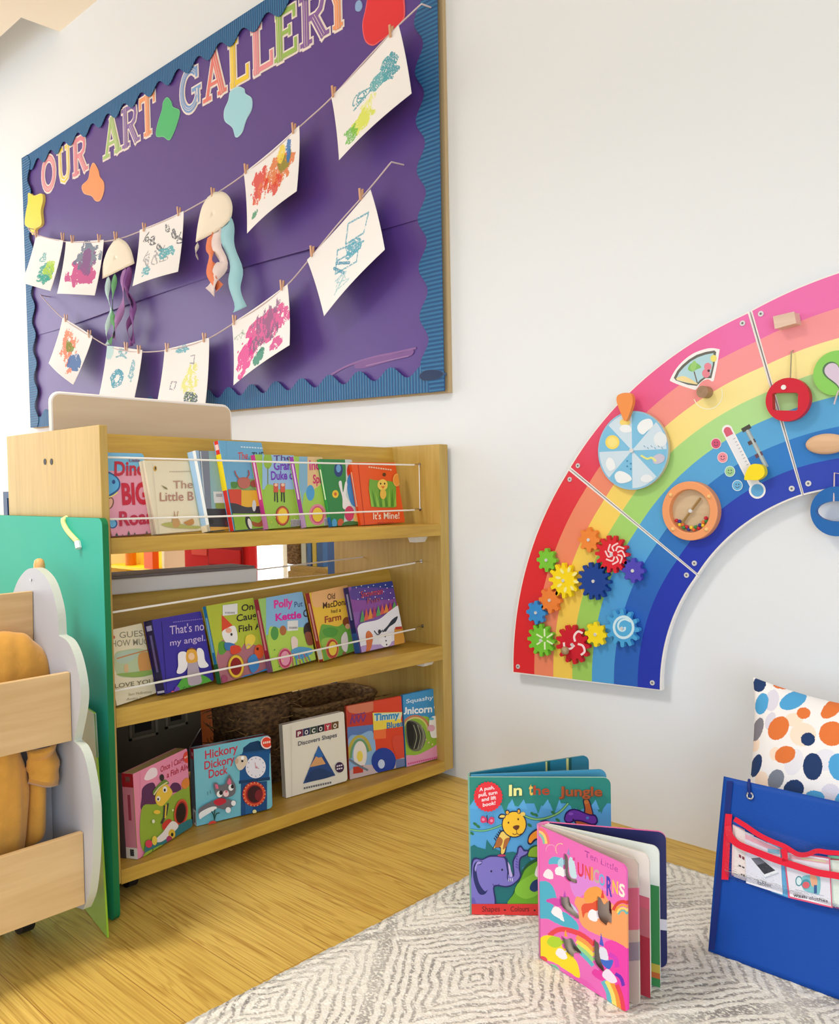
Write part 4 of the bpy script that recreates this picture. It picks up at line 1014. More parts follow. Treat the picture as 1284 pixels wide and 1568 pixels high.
a.rect(340, 150, 590, 420, '#f0c23c'); a.blob([(350, 170), (560, 150), (580, 220), (500, 250), (350, 300)], '#f0b878'); a.text('Old', 432, 250, 482, 242, 38, '#4a2a1c', (-.03, -1), .02); a.text('MacDonald', 402, 308, 590, 276, 40, '#4a2a1c', (-.03, -1), .02); a.text('had a', 456, 338, 520, 328, 24, '#4a2a1c', (-.03, -1), .01); a.text('Farm', 414, 402, 522, 380, 42, '#a03a1c', (-.03, -1), .025)
a.blob([(385, 440), (430, 415), (500, 425), (580, 400), (600, 700), (380, 710)], '#6aa83a'); a.blob([(400, 450), (450, 430), (500, 450), (480, 490), (420, 490)], '#4f9a34'); a.blob([(395, 510), (460, 500), (470, 540), (400, 560)], '#9ac44a'); a.ell(462, 572, 43, 68, '#d8884c'); a.ell(462, 572, 38, 61, '#b83a28'); a.ell(465, 570, 27, 46, '#f2d03a')
a.ell(558, 395, 28, 32, '#8a4a1c'); a.ell(562, 425, 16, 18, '#e0a878'); a.blob([(520, 500), (550, 460), (565, 520), (555, 590), (525, 570)], '#e4dcd8'); a.ell(540, 610, 14, 20, '#8a5a34')
for i in range(8): a.ell(400+(i*47) % 150, 640+(i*31) % 50, 4, 5, '#d8e05a')
art_mac = a
a = Art(ZD)
a.rect(590, 120, 960, 240, '#2a3a8a'); a.rect(590, 225, 960, 330, '#8a4a9a'); a.blob([(590, 180), (700, 170), (890, 180), (900, 240), (600, 250)], '#5a3f94')
for i in range(26): a.ell(610+(i*67) % 280, 150+(i*41) % 120, 3, 4, '#e6e6f4')
a.text('Snowman', 648, 238, 790, 212, 42, '#c8404c', (-.05, -1), .01); a.text('Fun', 690, 278, 770, 262, 36, '#a84a5a', (-.05, -1), .005)
for i in range(10): a.poly([(640+i*26, 400-i*10), (655+i*26, 315-i*7), (675+i*26, 392-i*10)], ['#5a9a5a', '#d85a4a', '#e08a3a', '#b83a5a'][i % 4])
a.blob([(630, 420), (760, 380), (840, 320), (900, 300), (930, 480), (940, 600), (640, 660), (630, 540)], '#eceaf0'); a.blob([(640, 560), (800, 540), (945, 500), (945, 620), (640, 670)], '#b89ad0'); a.blob([(785, 460), (820, 420), (850, 380), (885, 360), (870, 400), (830, 430), (800, 470)], '#2a3040'); a.ell(805, 510, 42, 50, '#f4f2f4')
for q in ((803, 492), (808, 520), (812, 545)): a.ell(q[0], q[1], 4, 6, '#222')
a.blob([(675, 480), (695, 455), (722, 490), (712, 560), (690, 600), (665, 630), (680, 560)], '#d8743c'); a.rect(862, 440, 928, 560, '#d99a3a', -.1); a.rect(868, 430, 912, 448, '#c03a2a', -.1); a.curve([(730, 455), (755, 480), (785, 450)], 6, '#3a3440'); a.ell(765, 460, 10, 14, '#2a2a30'); art_snow = a
row2 = [dict(bl=(179, 1085), br=(241, 1070), tl=(168, 965), t=0.016, cover='#e6dcbc', spine='#d8ceb0', art=art_guess, label='cream storybook with a hare picture, left end of the middle shelf'),
        dict(bl=(254, 1075), br=(331, 1060), tl=(239, 948), t=0.033, cover='#3a2f96', spine='#241a4a', art=art_angel, r=.006, label='indigo board book with a white winged angel on a green hill', sa=[(.2, .8, .86, .93, '#b8b0d0'), (.35, .6, .3, .8, '#6a5f9a'), (.1, .9, .02, .05, '#d0cce0')]),
        dict(bl=(339, 1056), br=(412, 1038), tl=(327, 926), t=0.016, cover='#b3bf3a', spine='#2a7ab4', art=art_once, label='lime green board book with a red hatted gnome and round red window', sa=[(.3, .7, .4, .85, '#8ac0dc'), (0, 1, 0, .25, '#2f6a3a')]),
        dict(bl=(418, 1040), br=(486, 1024), tl=(409, 915), t=0.022, cover='#9cc86a', spine='#a02a44', art=art_polly, label='board book with pink lettering and a pink round window, beside the gnome book', sa=[(.35, .65, .3, .85, '#d88a9a'), (0, 1, 0, .18, '#8a5a7a')]),
        dict(bl=(496, 1021), br=(556, 1010), tl=(482, 906), t=0.020, cover='#f0c23c', spine='#a8302c', art=art_mac, label='yellow farm board book with a yellow round window on the middle shelf', sa=[(.35, .65, .3, .85, '#e0a090'), (.1, .9, .03, .18, '#e0dcd4')]),
        dict(bl=(552, 1013), br=(621, 1000), tl=(541, 898), t=0.026, cover='#8a5aa4', spine='#2a2f6a', art=art_snow, r=.006, label='dark blue and purple snowy night book, right end of the middle shelf', sa=[(.35, .65, .5, .9, '#a0a0d0'), (0, .9, 0, .3, '#3a5aa0')])]
shelf_row(row2, lambda y: -1.960-.072*(y-1.0)/.8, zmid, 13, 'picture books facing out on the middle shelf')
# ---- bottom shelf: board books standing upright, some a little open
def stand(bl, br, tl, z, t, lean, name, label, group, cover, spine, art=None, open_back=None, **k):
    A, B = fl(*bl, z(1.5)), fl(*br, z(1.5))
    for _ in range(3): A, B = fl(*bl, z(A[1])), fl(*br, z(B[1]))
    zz = max(z(A[1]), z(B[1]))
    bk = Book((A[0], A[1], zz), B-A, math.radians(lean), t)
    w = bk.uvpx(*br)[0]; h = bk.uvpx(*tl)[1]
    root = bk.make(name, label, 'book', group, w, h, cover, spine, art, **k)
    if open_back is not None:
        ang = math.radians(open_back); d = np.array([math.cos(ang), math.sin(ang), 0]); nn = np.array([-math.sin(ang), math.cos(ang), 0])
        o = rrect(w, h, k.get('r', .004), (0, 1, 1, 0)); b0 = np.array([0, t, 0])
        b = MB().prism([b0+d*x+np.array([0, 0, q]) for x, q in o], [b0+d*x+nn*.003+np.array([0, 0, q]) for x, q in o], lin('#2b2030'), lin('#4a4044'))
        b.build('open_page', PRINT, root, local=True)
    return root
G3 = 'board books standing on the bottom shelf'
a = Art(ZE)
a.rect(170, 400, 580, 800, '#ee92b4', -.3); a.blob([(200, 650), (240, 580), (290, 575), (295, 630), (230, 665)], '#fbe8f0'); a.text('Once I Caught', 322, 606, 520, 512, 44, '#b81f3c', (0, -1), .02); a.text('a Fish Alive', 370, 648, 552, 570, 44, '#b81f3c', (0, -1), .02)
a.blob([(180, 800), (185, 730), (230, 690), (280, 700), (290, 860), (180, 890)], '#5a2a5a'); a.blob([(385, 740), (410, 690), (450, 685), (475, 710), (470, 745), (400, 760)], '#5a2a5a'); a.blob([(180, 880), (300, 840), (480, 735), (560, 690), (570, 1000), (400, 1140), (190, 1200)], '#93b03c')
a.ell(520, 492, 26, 44, '#e6402c'); a.dashes(503, 496, 540, 478, 14, '#f6c8b8', 3); a.blob([(480, 690), (500, 655), (530, 650), (542, 690), (510, 730), (485, 720)], '#e88a3a')
a.blob([(280, 790), (310, 730), (350, 690), (390, 720), (410, 760), (380, 810), (330, 860), (290, 840)], '#f0c848'); a.blob([(262, 750), (310, 690), (355, 660), (385, 690), (350, 700), (300, 740), (275, 780)], '#6a8a3a'); a.ell(330, 645, 17, 26, '#2a2a30'); a.curve([(270, 775), (310, 720), (370, 680)], 9, '#e8e0a8')
a.ell(352, 735, 17, 24, '#f4f0ec'); a.ell(350, 740, 8, 12, '#26262c'); a.ell(302, 805, 15, 20, '#f4f0ec'); a.ell(300, 808, 7, 10, '#26262c'); a.line([(350, 860), (345, 950), (325, 990)], 16, '#3a3a40'); a.line([(375, 840), (360, 930)], 12, '#3a3a40'); a.line([(360, 850), (352, 950)], 10, '#f0c848'); a.ell(290, 905, 26, 16, '#f0c848')
a.blob([(330, 1000), (370, 960), (400, 970), (380, 1020), (340, 1040)], '#cf3a34'); a.ell(472, 910, 52, 104, '#d8543a', .12); a.ell(472, 910, 43, 88, '#a82a2a', .12); a.ell(470, 912, 36, 76, '#221416', .12); a.ell(528, 990, 26, 24, '#b05a9a')
a.blob([(205, 1150), (300, 1090), (420, 1020), (560, 960), (560, 1100), (380, 1180), (220, 1240)], '#2f7a80'); a.blob([(270, 1120), (330, 1060), (400, 975), (450, 1010), (400, 1070), (320, 1130)], '#f0e8e4'); a.ell(400, 1070, 26, 36, '#e8c040'); a.ell(402, 1075, 10, 14, '#222'); a.ell(380, 1110, 22, 26, '#b03a6a'); a.ell(225, 1145, 26, 30, '#d8405a'); a.ell(268, 1120, 20, 36, '#ecd050')
a.blob([(190, 1220), (260, 1180), (330, 1150), (340, 1190), (240, 1270), (190, 1280)], '#9ab83c')
for x in (245, 268, 290): a.curve([(x, 1245), (x+4, 1210), (x+12, 1185)], 6, '#2a5a34')
a.ell(258, 975, 11, 14, '#e6ecd0'); a.ell(405, 890, 6, 8, '#f0f0c0'); art_pink = a
stand((211, 1317), (293, 1268), (206, 1184), zbot, .034, 2, 'board_book', 'pink and green bee book with a dark oval hole, left end of the bottom shelf', G3, '#e98cac', '#d98aa0', art_pink, open_back=97,
      spine_art=[(0, 1, .84, 1, '#a81f2c'), (.3, .7, .90, .96, '#f0e0e0'), (.35, .6, .45, .75, '#a8405a'), (0, 1, 0, .13, '#e8e2dc'), (.3, .65, .03, .11, '#404048')], paper='#b09a58', r=.006, ribs=5)
a = Art(ZE)
a.rect(590, 300, 1200, 1050, '#74bccb'); a.text('Hickory', 660, 506, 908, 448, 64, '#c4324a', (-.02, -1), .02); a.text('Dickory', 655, 585, 884, 530, 62, '#c4324a', (-.02, -1), .02, caps=.72); a.text('Dock', 688, 650, 832, 612, 62, '#c4324a', (-.02, -1), .02)
a.poly([(945, 470), (948, 420), (1000, 380), (1060, 365), (1110, 390), (1160, 430), (1160, 460)], '#123a60'); a.rect(940, 455, 1165, 480, '#1c4f80', -.12); a.rect(925, 470, 1148, 690, '#1d5690', -.12, -.02); a.rect(915, 668, 1150, 692, '#143c66', -.12); a.rect(930, 690, 1128, 960, '#1d4c80', -.1); a.rect(965, 690, 1020, 950, '#2a6298', -.1)
a.ell(1042, 566, 76, 84, '#e9e6ee', .15); 
for i in range(12): a.ell(1042+62*math.cos(i*.5236), 566+68*math.sin(i*.5236), 3.5, 4.5, '#8a8aa0')
a.line([(1042, 566), (1035, 530)], 4, '#c87a8a'); a.line([(1042, 566), (1065, 575)], 4, '#c87a8a'); a.ell(1045, 566, 8, 8, '#d08a9a')
a.ell(1028, 768, 88, 94, '#c02f2c', .15); a.ell(1028, 768, 78, 84, '#e05a3a', .15); a.ell(1030, 768, 66, 73, '#a4262c', .15); a.ell(1032, 768, 56, 64, '#3c1a22', .15); a.ell(1060, 775, 26, 42, '#7a2430', .15)
for i in range(20): a.ell(1028+82*math.cos(i*.314), 768+88*math.sin(i*.314), 4, 4, '#f0c88a')
a.ell(1028, 898, 15, 15, '#ecdf9a'); a.ell(1120, 378, 46, 48, '#f2d8d4'); a.ell(1120, 376, 37, 39, '#e2452c'); a.dashes(1092, 380, 1150, 370, 16, '#f8d8c8', 4)
a.blob([(880, 520), (905, 480), (960, 478), (972, 520), (940, 575), (905, 580)], '#dccab4'); a.ell(936, 492, 12, 14, '#fff'); a.ell(934, 516, 9, 9, '#26262c'); a.ell(892, 515, 14, 22, '#c8a890')
a.blob([(715, 690), (740, 680), (762, 700), (800, 690), (815, 650), (835, 618), (860, 660), (882, 700), (878, 760), (830, 790), (770, 790), (735, 770)], '#6c6a72'); a.blob([(728, 695), (745, 692), (755, 720), (738, 725)], '#d86a8a'); a.blob([(820, 680), (836, 645), (852, 680), (838, 695)], '#d86a8a')
a.ell(762, 765, 22, 24, '#f2f0ee'); a.ell(772, 755, 13, 17, '#1c1c22'); a.ell(848, 715, 19, 24, '#f2f0ee'); a.ell(858, 708, 11, 15, '#1c1c22'); a.ell(810, 760, 22, 24, '#f0ccd0'); a.ell(812, 745, 9, 8, '#d86a7a')
a.blob([(605, 880), (680, 830), (760, 800), (850, 810), (870, 850), (800, 880), (700, 860), (620, 930)], '#6c6a72'); a.blob([(612, 905), (700, 860), (740, 870), (640, 935), (612, 952)], '#ecebea'); a.blob([(720, 815), (760, 795), (800, 800), (810, 825), (760, 850), (725, 840)], '#c2283c'); a.ell(866, 832, 18, 20, '#f0eeee'); a.ell(826, 884, 20, 22, '#f0eeee')
a.curve([(722, 960), (715, 920), (700, 895)], 8, '#1f4f4a'); a.curve([(722, 955), (735, 915), (760, 905)], 8, '#1f4f4a'); a.curve([(720, 950), (722, 905), (726, 880)], 8, '#1f4f4a'); a.blob([(670, 1010), (685, 975), (720, 965), (738, 985), (700, 1020), (680, 1030)], '#d8453a'); a.line([(670, 745), (672, 770)], 4, '#2f5a6a'); a.line([(690, 735), (692, 760)], 4, '#2f5a6a'); art_hick = a
stand((301, 1266), (417, 1240), (299, 1147), zbot, .026, 2, 'board_book', 'turquoise board book with a grey cat and tall blue clock on the bottom shelf', G3, '#74bccb', '#6a6f78', art_hick, open_back=62,
      spine_art=[(0, 1, .86, 1, '#b52034'), (.3, .7, .90, .95, '#f0d8d8'), (0, 1, 0, .20, '#e2e0dc'), (.3, .65, .03, .17, '#44444c'), (0, .25, .2, .86, '#4a4e58')], paper='#8a3a4a', r=.010, ribs=4)
a = Art(ZF)
for i, (c_, t_) in enumerate(zip(('#7a2446', '#2a2a54', '#34463a', '#26242c', '#b83444', '#6a4a20'), 'POCOYO')):
    x0 = 183+i*46.5; y0 = 422-i*10.6
    a.poly([(x0, y0), (x0+45, y0-10), (x0+45, y0+36), (x0, y0+48)], c_); a.text(t_, x0+11, y0+37, x0+33, y0+32, 28, '#efe8e0', (0, -1), .03)
a.text('Discovers Shapes', 196, 522, 450, 462, 28, '#4a4a58', (-.02, -1), .012); a.poly([(330, 520), (440, 716), (228, 770)], '#274a86'); a.poly([(329, 560), (375, 640), (272, 662)], '#d9a06a') ; a.poly([(300, 585), (332, 528), (362, 590), (330, 600)], '#2f6ab0')
a.blob([(240, 755), (280, 690), (330, 668), (380, 680), (425, 715), (330, 745)], '#24406e'); a.dashes(232, 800, 415, 760, 12, '#6a6a72', 12); a.ell(465, 662, 29, 34, '#3a2048'); a.dashes(445, 655, 486, 646, 9, '#e8dce8', 3); a.dashes(445, 674, 486, 666, 9, '#e8dce8', 3); a.line([(146, 390), (152, 850)], 3, '#d8d0c0'); art_white = a
stand((438, 1223), (532, 1198), (438, 1109), zbot, .020, 3, 'board_book', 'white board book with a blue triangle and square letter tiles on the bottom shelf', G3, '#e9e1d0', '#bdb4a4', art_white, r=.008, ribs=3, paper='#d6ccba')
a = Art(ZF)
a.rect(520, 220, 690, 420, '#c23a2c', -.1); a.rect(520, 400, 690, 480, '#5a7ab4', -.1); a.blob([(525, 250), (600, 235), (700, 225), (690, 290), (600, 310), (530, 300)], '#d87a5a'); a.curve([(540, 380), (552, 335), (566, 372), (580, 330), (592, 366), (608, 325), (622, 360), (640, 318)], 9, '#7a3a7a', 3); a.dashes(548, 326, 640, 304, 10, '#7a3a7a', 5); a.rect(690, 200, 900, 700, '#dd4426', -.12)
a.blob([(525, 480), (600, 450), (690, 440), (690, 700), (525, 730)], '#8ab0d4'); a.arc(600, 600, 74, 140, 20, 180, 20, '#b8a848'); a.arc(600, 600, 58, 118, 20, 180, 14, '#6a9a6a'); a.ell(602, 580, 44, 90, '#eadfd4'); a.ell(600, 590, 20, 36, '#ecd25a')
a.poly([(683, 305), (880, 300), (868, 345), (880, 395), (770, 410), (690, 425)], '#eed24a'); a.poly([(690, 308), (875, 303), (868, 345), (695, 360)], '#d8e0c0'); a.text('Timmy', 694, 358, 858, 338, 46, '#2a8ac4', (0, -1), .04); a.text('Blues', 775, 408, 880, 392, 38, '#2a78b4', (0, -1), .03)
a.rect(690, 420, 770, 480, '#f0703a', -.1); a.blob([(810, 480), (850, 450), (892, 470), (895, 600), (840, 590)], '#d84a34'); a.blob([(530, 690), (600, 650), (760, 640), (895, 600), (895, 680), (540, 745)], '#c9b4b4'); a.ell(755, 620, 80, 86, '#1f3f9a'); a.ell(740, 640, 22, 30, '#c8d4ec'); a.rect(555, 660, 620, 705, '#c23a2a', -.15); a.curve([(530, 610), (590, 650), (650, 680)], 14, '#6a7a8a'); a.rect(835, 610, 895, 690, '#6a7aa4', -.1); art_two = a
stand((535, 1194), (619, 1175), (533, 1081), zbot, .010, 3, 'board_book', 'red and orange book with a painted rainbow and blue ball on the bottom shelf', G3, '#d85034', '#b04030', art_two)
a = Art(ZF)
a.rect(880, 150, 1160, 420, '#3f92c8', -.1); a.text('Squashy', 905, 244, 1082, 216, 26, '#dfeaf4', (0, -1), .01); a.text('Unicorn', 868, 318, 1075, 300, 46, '#f2f4f6', (0, -1), .03); a.blob([(1085, 270), (1105, 245), (1130, 225), (1150, 230), (1154, 275), (1110, 285)], '#e9eef2'); a.ell(1112, 202, 16, 12, '#d87a8a')
a.blob([(895, 400), (960, 340), (1040, 330), (1100, 380), (1160, 320), (1160, 520), (1060, 600), (895, 600)], '#93b83a'); a.arc(965, 425, 92, 100, 0, 160, 12, '#c87a5a'); a.arc(965, 425, 80, 88, 0, 160, 10, '#d8c878'); a.blob([(896, 590), (980, 580), (1080, 530), (1156, 480), (1160, 610), (900, 665)], '#e598b8'); a.dashes(915, 640, 1110, 596, 10, '#d8508a', 14)
a.blob([(905, 370), (940, 355), (985, 375), (1020, 420), (1030, 480), (1000, 545), (950, 555), (915, 520), (900, 450)], '#6a6a58'); a.blob([(905, 375), (938, 362), (975, 385), (1005, 440), (990, 520), (950, 545), (918, 515)], '#2a2a24'); a.blob([(905, 385), (930, 372), (950, 420), (945, 510), (920, 510)], '#141412')
for k_ in (960, 985, 1008): a.curve([(k_-10, 385), (k_+10, 460), (k_-8, 540)], 5, '#9a9a84')
a.blob([(1052, 360), (1070, 330), (1100, 330), (1112, 380), (1118, 455), (1070, 468), (1055, 420)], '#ecece8'); a.ell(1065, 405, 24, 22, '#dca8bc'); a.ell(1066, 344, 16, 9, '#5ab4d4'); a.ell(1132, 585, 11, 13, '#c04a80'); a.ell(1132, 585, 8, 10, '#e598b8')
for i in range(9): a.ell(1030+(i*43) % 110, 480+(i*29) % 70, 4, 4, '#f0e880' if i % 2 else '#e8a0b8')
art_uni = a
stand((622, 1175), (680, 1160), (619, 1064), zbot, .012, 3, 'board_book', 'blue topped book with a white unicorn, right end of the bottom shelf', G3, '#3f92c8', '#3a7ab0', art_uni, r=.010)
# two flat books tucked upright behind the right hand ones
for (x0, y0, x1, y1, z_, col, lab) in ((-2.085, 1.78, -2.035, 2.10, .265, '#6b4a26', 'dark brown book standing behind the red and orange one on the bottom shelf'), (-2.065, 1.88, -2.005, 2.13, .268, '#8a5a80', 'dull purple book standing behind the unicorn book on the bottom shelf')):
    bk = Book((x0, y0, zbot(y0)), (x1-x0, y1-y0), .03, .012); bk.make('board_book', lab, 'book', G3, math.hypot(x1-x0, y1-y0), z_-.08, col, col, r=.003)

# ---- baskets at the back of the bottom shelf
def basket_mat(name, c1, c2):
    m, nt, nd, lk, b = new_mat(name)
    tc = N(nt, 'ShaderNodeTexCoord'); mp = N(nt, 'ShaderNodeMapping'); mp.inputs['Scale'].default_value = (60, 60, 110)
    lk.new(tc.outputs['Object'], mp.inputs[0]); nz = N(nt, 'ShaderNodeTexNoise'); nz.inputs['Scale'].default_value = 1; nz.inputs['Detail'].default_value = 4
    lk.new(mp.outputs[0], nz.inputs[0]); mx = N(nt, 'ShaderNodeMix', data_type='RGBA'); mx.inputs[6].default_value = lin(c1); mx.inputs[7].default_value = lin(c2)
    mr = N(nt, 'ShaderNodeMapRange'); mr.inputs[1].default_value = .35; mr.inputs[2].default_value = .65; lk.new(nz.outputs[0], mr.inputs[0]); lk.new(mr.outputs[0], mx.inputs[0]); lk.new(mx.outputs[2], b.inputs['Base Color'])
    bp = N(nt, 'ShaderNodeBump'); bp.inputs['Strength'].default_value = .8; bp.inputs['Distance'].default_value = .006; lk.new(nz.outputs[0], bp.inputs['Height']); lk.new(bp.outputs[0], b.inputs['Normal']); b.inputs['Roughness'].default_value = .8
    return m
M_bask = basket_mat('dark_woven_cane', (66, 44, 24), (134, 98, 58)); M_bask2 = basket_mat('tan_woven_cane', (96, 66, 34), (172, 132, 78))
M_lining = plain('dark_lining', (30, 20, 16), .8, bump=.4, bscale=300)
def basket(cx, cy, rx, ry, h, mat, label, spikes, seed):
    zb = zbot(cy)+.001
    t = thing('basket', label, 'basket', (cx, cy, zb), 'woven baskets on the bottom shelf')
    n = 48; sq = lambda a, k: (np.sign(math.cos(a))*abs(math.cos(a))**.55*rx*k, np.sign(math.sin(a))*abs(math.sin(a))**.55*ry*k)
    rows = 22; vs = []; r = random.Random(seed)
    for i in range(rows+1):
        for j in range(n):
            a = 2*math.pi*j/n; k = .86+.14*(i/rows)+(.018 if (i+j) % 2 else 0)
            x, y = sq(a, k); vs.append((cx+x, cy+y, zb+h*i/rows))
    fs = [(i*n+j, i*n+(j+1) % n, (i+1)*n+(j+1) % n, (i+1)*n+j) for i in range(rows) for j in range(n)]+[tuple(range(n-1, -1, -1))]
    o = MB().add(vs, fs).build('basket_wall', mat, t, smooth=60)
    md = o.modifiers.new('Solid', 'SOLIDIFY'); md.thickness = .008
    rim = [(cx+sq(2*math.pi*j/n, 1.01)[0], cy+sq(2*math.pi*j/n, 1.01)[1], zb+h) for j in range(n)]
    MB().tube(rim, .010, 6, closed=True).build('rim', mat, t, smooth=60)
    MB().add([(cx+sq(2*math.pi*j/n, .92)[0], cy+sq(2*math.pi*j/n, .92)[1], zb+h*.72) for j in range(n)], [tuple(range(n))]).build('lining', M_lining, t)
    b = MB()
    for i in range(spikes):
        a = r.random()*6.283; x, y = sq(a, .97); z = zb+h*(.3+.7*r.random()); d = np.array([r.uniform(-.05, .05), r.uniform(-.06, .06), r.uniform(-.02, .035)])
        p = np.array([cx+x, cy+y, z]); b.tube([p, p+d*.5+np.array([x, y, 0])*.06, p+d], [.002, .0018, .001], 5)
    if spikes: o = b.build('loose_cane', M_bask2, t); o['kind'] = 'stuff'
basket(-2.285, 1.612, .11, .103, .265, M_bask, 'dark rough cane basket behind the turquoise clock book', 130, 2)
basket(-2.285, 1.912, .11, .178, .205, M_bask2, 'wide brown cane basket behind the white board book', 40, 3)
# dark panel behind the pink book
b = MB().box((-2.474, 1.02, Z3+.001), (-2.460, 1.541, .415)); t = thing('dark_board', 'dark grey board with small framed squares standing behind the pink book', 'board', (-2.467, 1.28, Z3))
b.build('panel', plain('dark_grey_board', (112, 106, 90), .35), t)
for y0, y1, z0, z1 in ((1.412, 1.490, .245, .330), (1.290, 1.385, .235, .330)):
    f = MB()
    for q in (((-2.460, y0, z0), (-2.455, y1, z0+.008)), ((-2.460, y0, z1-.008), (-2.455, y1, z1)), ((-2.460, y0, z0), (-2.455, y0+.008, z1)), ((-2.460, y1-.008, z0), (-2.455, y1, z1))): f.box(*q)
    o = f.build('square_frame', plain('grey_frame', (150, 142, 124), .4), t); MB().box((-2.4600, y0+.020, z0+.020), (-2.4585, y1-.020, z1-.015)).build('pane', M_dark, o)
t = thing('storage_box', 'pale orange box with a red lid on the floor behind the bookshelf', 'box', (-2.66, 1.69, 0))
MB().box((-2.76, 1.57, 0), (-2.56, 1.82, .245)).build('box_body', plain('orange_card', (250, 160, 108), .6), t, bevel=.004)
MB().box((-2.762, 1.60, .2455), (-2.558, 1.822, .30)).build('lid', plain('red_lid', (214, 50, 34), .6), t, bevel=.004)

# ---- grey tray lying on the middle back panel
zt = .7225; t = thing('tray', 'long flat grey tray with a dark top lying on the middle back panel', 'tray', (-2.20, 1.18, zt+drop(1.2)))
slab(-2.30, -2.165, YI0+.006, 1.565, zt+.001, zt+.042).build('tray_body', plain('grey_plastic', (226, 222, 216), .45), t, bevel=.004)
slab(-2.295, -2.170, YI0+.010, 1.560, zt+.0422, zt+.050).build('tray_lid', plain('charcoal_plastic', (118, 110, 108), .5), t, bevel=.002)

# ---- beige board propped behind the top shelf
P = [on('X', -2.30, *p) for p in ((80, 601), (352, 622))]
y0, y1, zt_ = P[0][1], P[1][1], P[0][2]
t_ = thing('wooden_board', 'pale beige board with rounded top corners rising behind the top shelf', 'board', (-2.30, (y0+y1)/2, Z1))
o_ = rrect(y1-y0, zt_-Z1-.004, .022, (0, 0, 1, 1)); sl = (P[1][2]-P[0][2])/(y1-y0)
mk = lambda x: [(x, y0+u, Z1+drop(y0+u)+.002+v+(sl-drop(1.972)*1)*u*(v/(zt_-Z1))*.6) for u, v in o_]
MB().prism(mk(-2.30), mk(-2.315)).build('panel', wood('pale_board', (216, 192, 160), (206, 178, 144), 'Y', fine=40), t_)
bb = MB()
tp = mk(-2.30)
bb.tube([np.array(p)+np.array([-.0075, 0, .0]) for p in tp[1:]+tp[:1]], .0082, 6).build('edge_band', plain('off_white_edge', (238, 230, 224), .4), t_)

# ---- wall mirror behind the shelf and what it reflects
M_mirror = plain('mirror_glass', (235, 238, 238), .02, metal=1.0)
t = thing('wall_mirror', 'long low wall mirror with a blue edge behind the bookshelf', 'mirror', (-4.0, WY-.01, .1))
MB().box((-5.60, WY-.022, .10), (-2.56, WY-.001, .955)).build('mirror_pane', M_mirror, t)
M_blue = plain('blue_edge', (40, 76, 128), .5)
for q in (((-5.66, WY-.03, .06), (-5.60, WY-.001, .995)), ((-2.56, WY-.03, .06), (-2.52, WY-.001, .995)), ((-5.60, WY-.03, .955), (-2.56, WY-.001, .995)), ((-5.60, WY-.03, .06), (-2.56, WY-.001, .10))): MB().box(*q).build('frame_side', M_blue, t)
YM = WY-.022
def mir(Yv, x, y):
    p = on('Y', Yv, x, y); return np.array([p[0], 2*YM-p[1], p[2]])
c0, c1 = mir(3.1, 439, 866), mir(3.1, 526, 862); Yr = c0[1]
t = thing('cabinet', 'low light wood cabinet with two doors, seen in the wall mirror', 'cabinet', ((c0[0]+c1[0])/2, Yr-.2, 0))
zt = c0[2]; xm = (c0[0]+c1[0]+.25)/2
MB().box((c0[0], Yr-.42, .0), (c1[0]+.25, Yr-.02, zt)).build('body', M_shelf, t, bevel=.003)
for s_ in (0, 1):
    d = MB().box((c0[0]+.01 if s_ == 0 else xm+.003, Yr-.02, .06), (xm-.003 if s_ == 0 else c1[0]+.24, Yr, zt-.03)).build('door', M_shelf, t)
    MB().box((xm-.05 if s_ == 0 else xm+.03, Yr, zt-.20), (xm-.03 if s_ == 0 else xm+.05, Yr+.015, zt-.04)).build('handle', plain('wood_handle', (150, 100, 44), .5), d)
w0, w1 = mir(3.15, 440, 840), mir(3.15, 459, 840)
MB().box((w0[0], Yr-.22, zt+.001), (w1[0], Yr-.04, zt+.17)).build('wicker_box', M_bask2, None, bevel=.01); tag(bpy.data.objects['wicker_box'], 'small wicker box on the mirrored cabinet', 'basket')
for i, (xa, xb, col, lab) in enumerate(((461, 468, '#e6ead8', 'white backed book on the mirrored cabinet'), (470, 476, '#3f74b8', 'blue picture book on the mirrored cabinet'), (478, 484, '#e8cc4a', 'yellow spined book on the mirrored cabinet'), (485, 494, '#3a6aa8', 'darker blue book at the end of the mirrored row'))):
    p0, p1 = mir(3.15, xa, 845), mir(3.15, xb, 845); u0, u1 = sorted((p0[0], p1[0]))
    bk = Book((u0, Yr-.06, zt), (1, 0), 0, .02)
    b = MB().box((u0, Yr-.25, zt+.001), (u1, Yr-.05, zt+.21), lin(col)).box((u0+.003, Yr-.252, zt+.004), (u1-.003, Yr-.051, zt+.212), lin('#ece6d8')); b.build('picture_book', PRINT, None); tag(bpy.data.objects[[o.name for o in bpy.data.objects if o.name.startswith('picture_book')][-1]], lab, 'book')
r0, r1 = mir(3.2, 281, 860), mir(3.2, 376, 860); Yq = r0[1]
t = thing('play_tent', 'red fabric play tent with a dark doorway, seen in the wall mirror', 'play tent', ((r0[0]+r1[0])/2, Yq-.05, 0))
M_red = plain('red_canvas', (214, 26, 26), .8, bump=.1, bscale=30); M_dred = plain('deep_red_canvas', (150, 14, 20), .8, bump=.1, bscale=30)
MB().box((r0[0], Yq-.10, 0), (r1[0], Yq, 1.02)).build('canvas', M_red, t, bevel=.02)
m0 = r0[0]+(r1[0]-r0[0])*.44
MB().box((m0, Yq, .0), (r1[0]-.02, Yq+.012, .96)).build('door_flap', M_dred, t, bevel=.004); MB().box((r0[0]+(r1[0]-r0[0])*.16, Yq, .55), (m0-.02, Yq+.008, .92)).build('window_flap', plain('coral_canvas', (238, 84, 70), .8), t); MB().box((m0+.02, Yq+.012, .50), (r1[0]-.03, Yq+.02, .60)).build('pocket', M_red, t, bevel=.003)
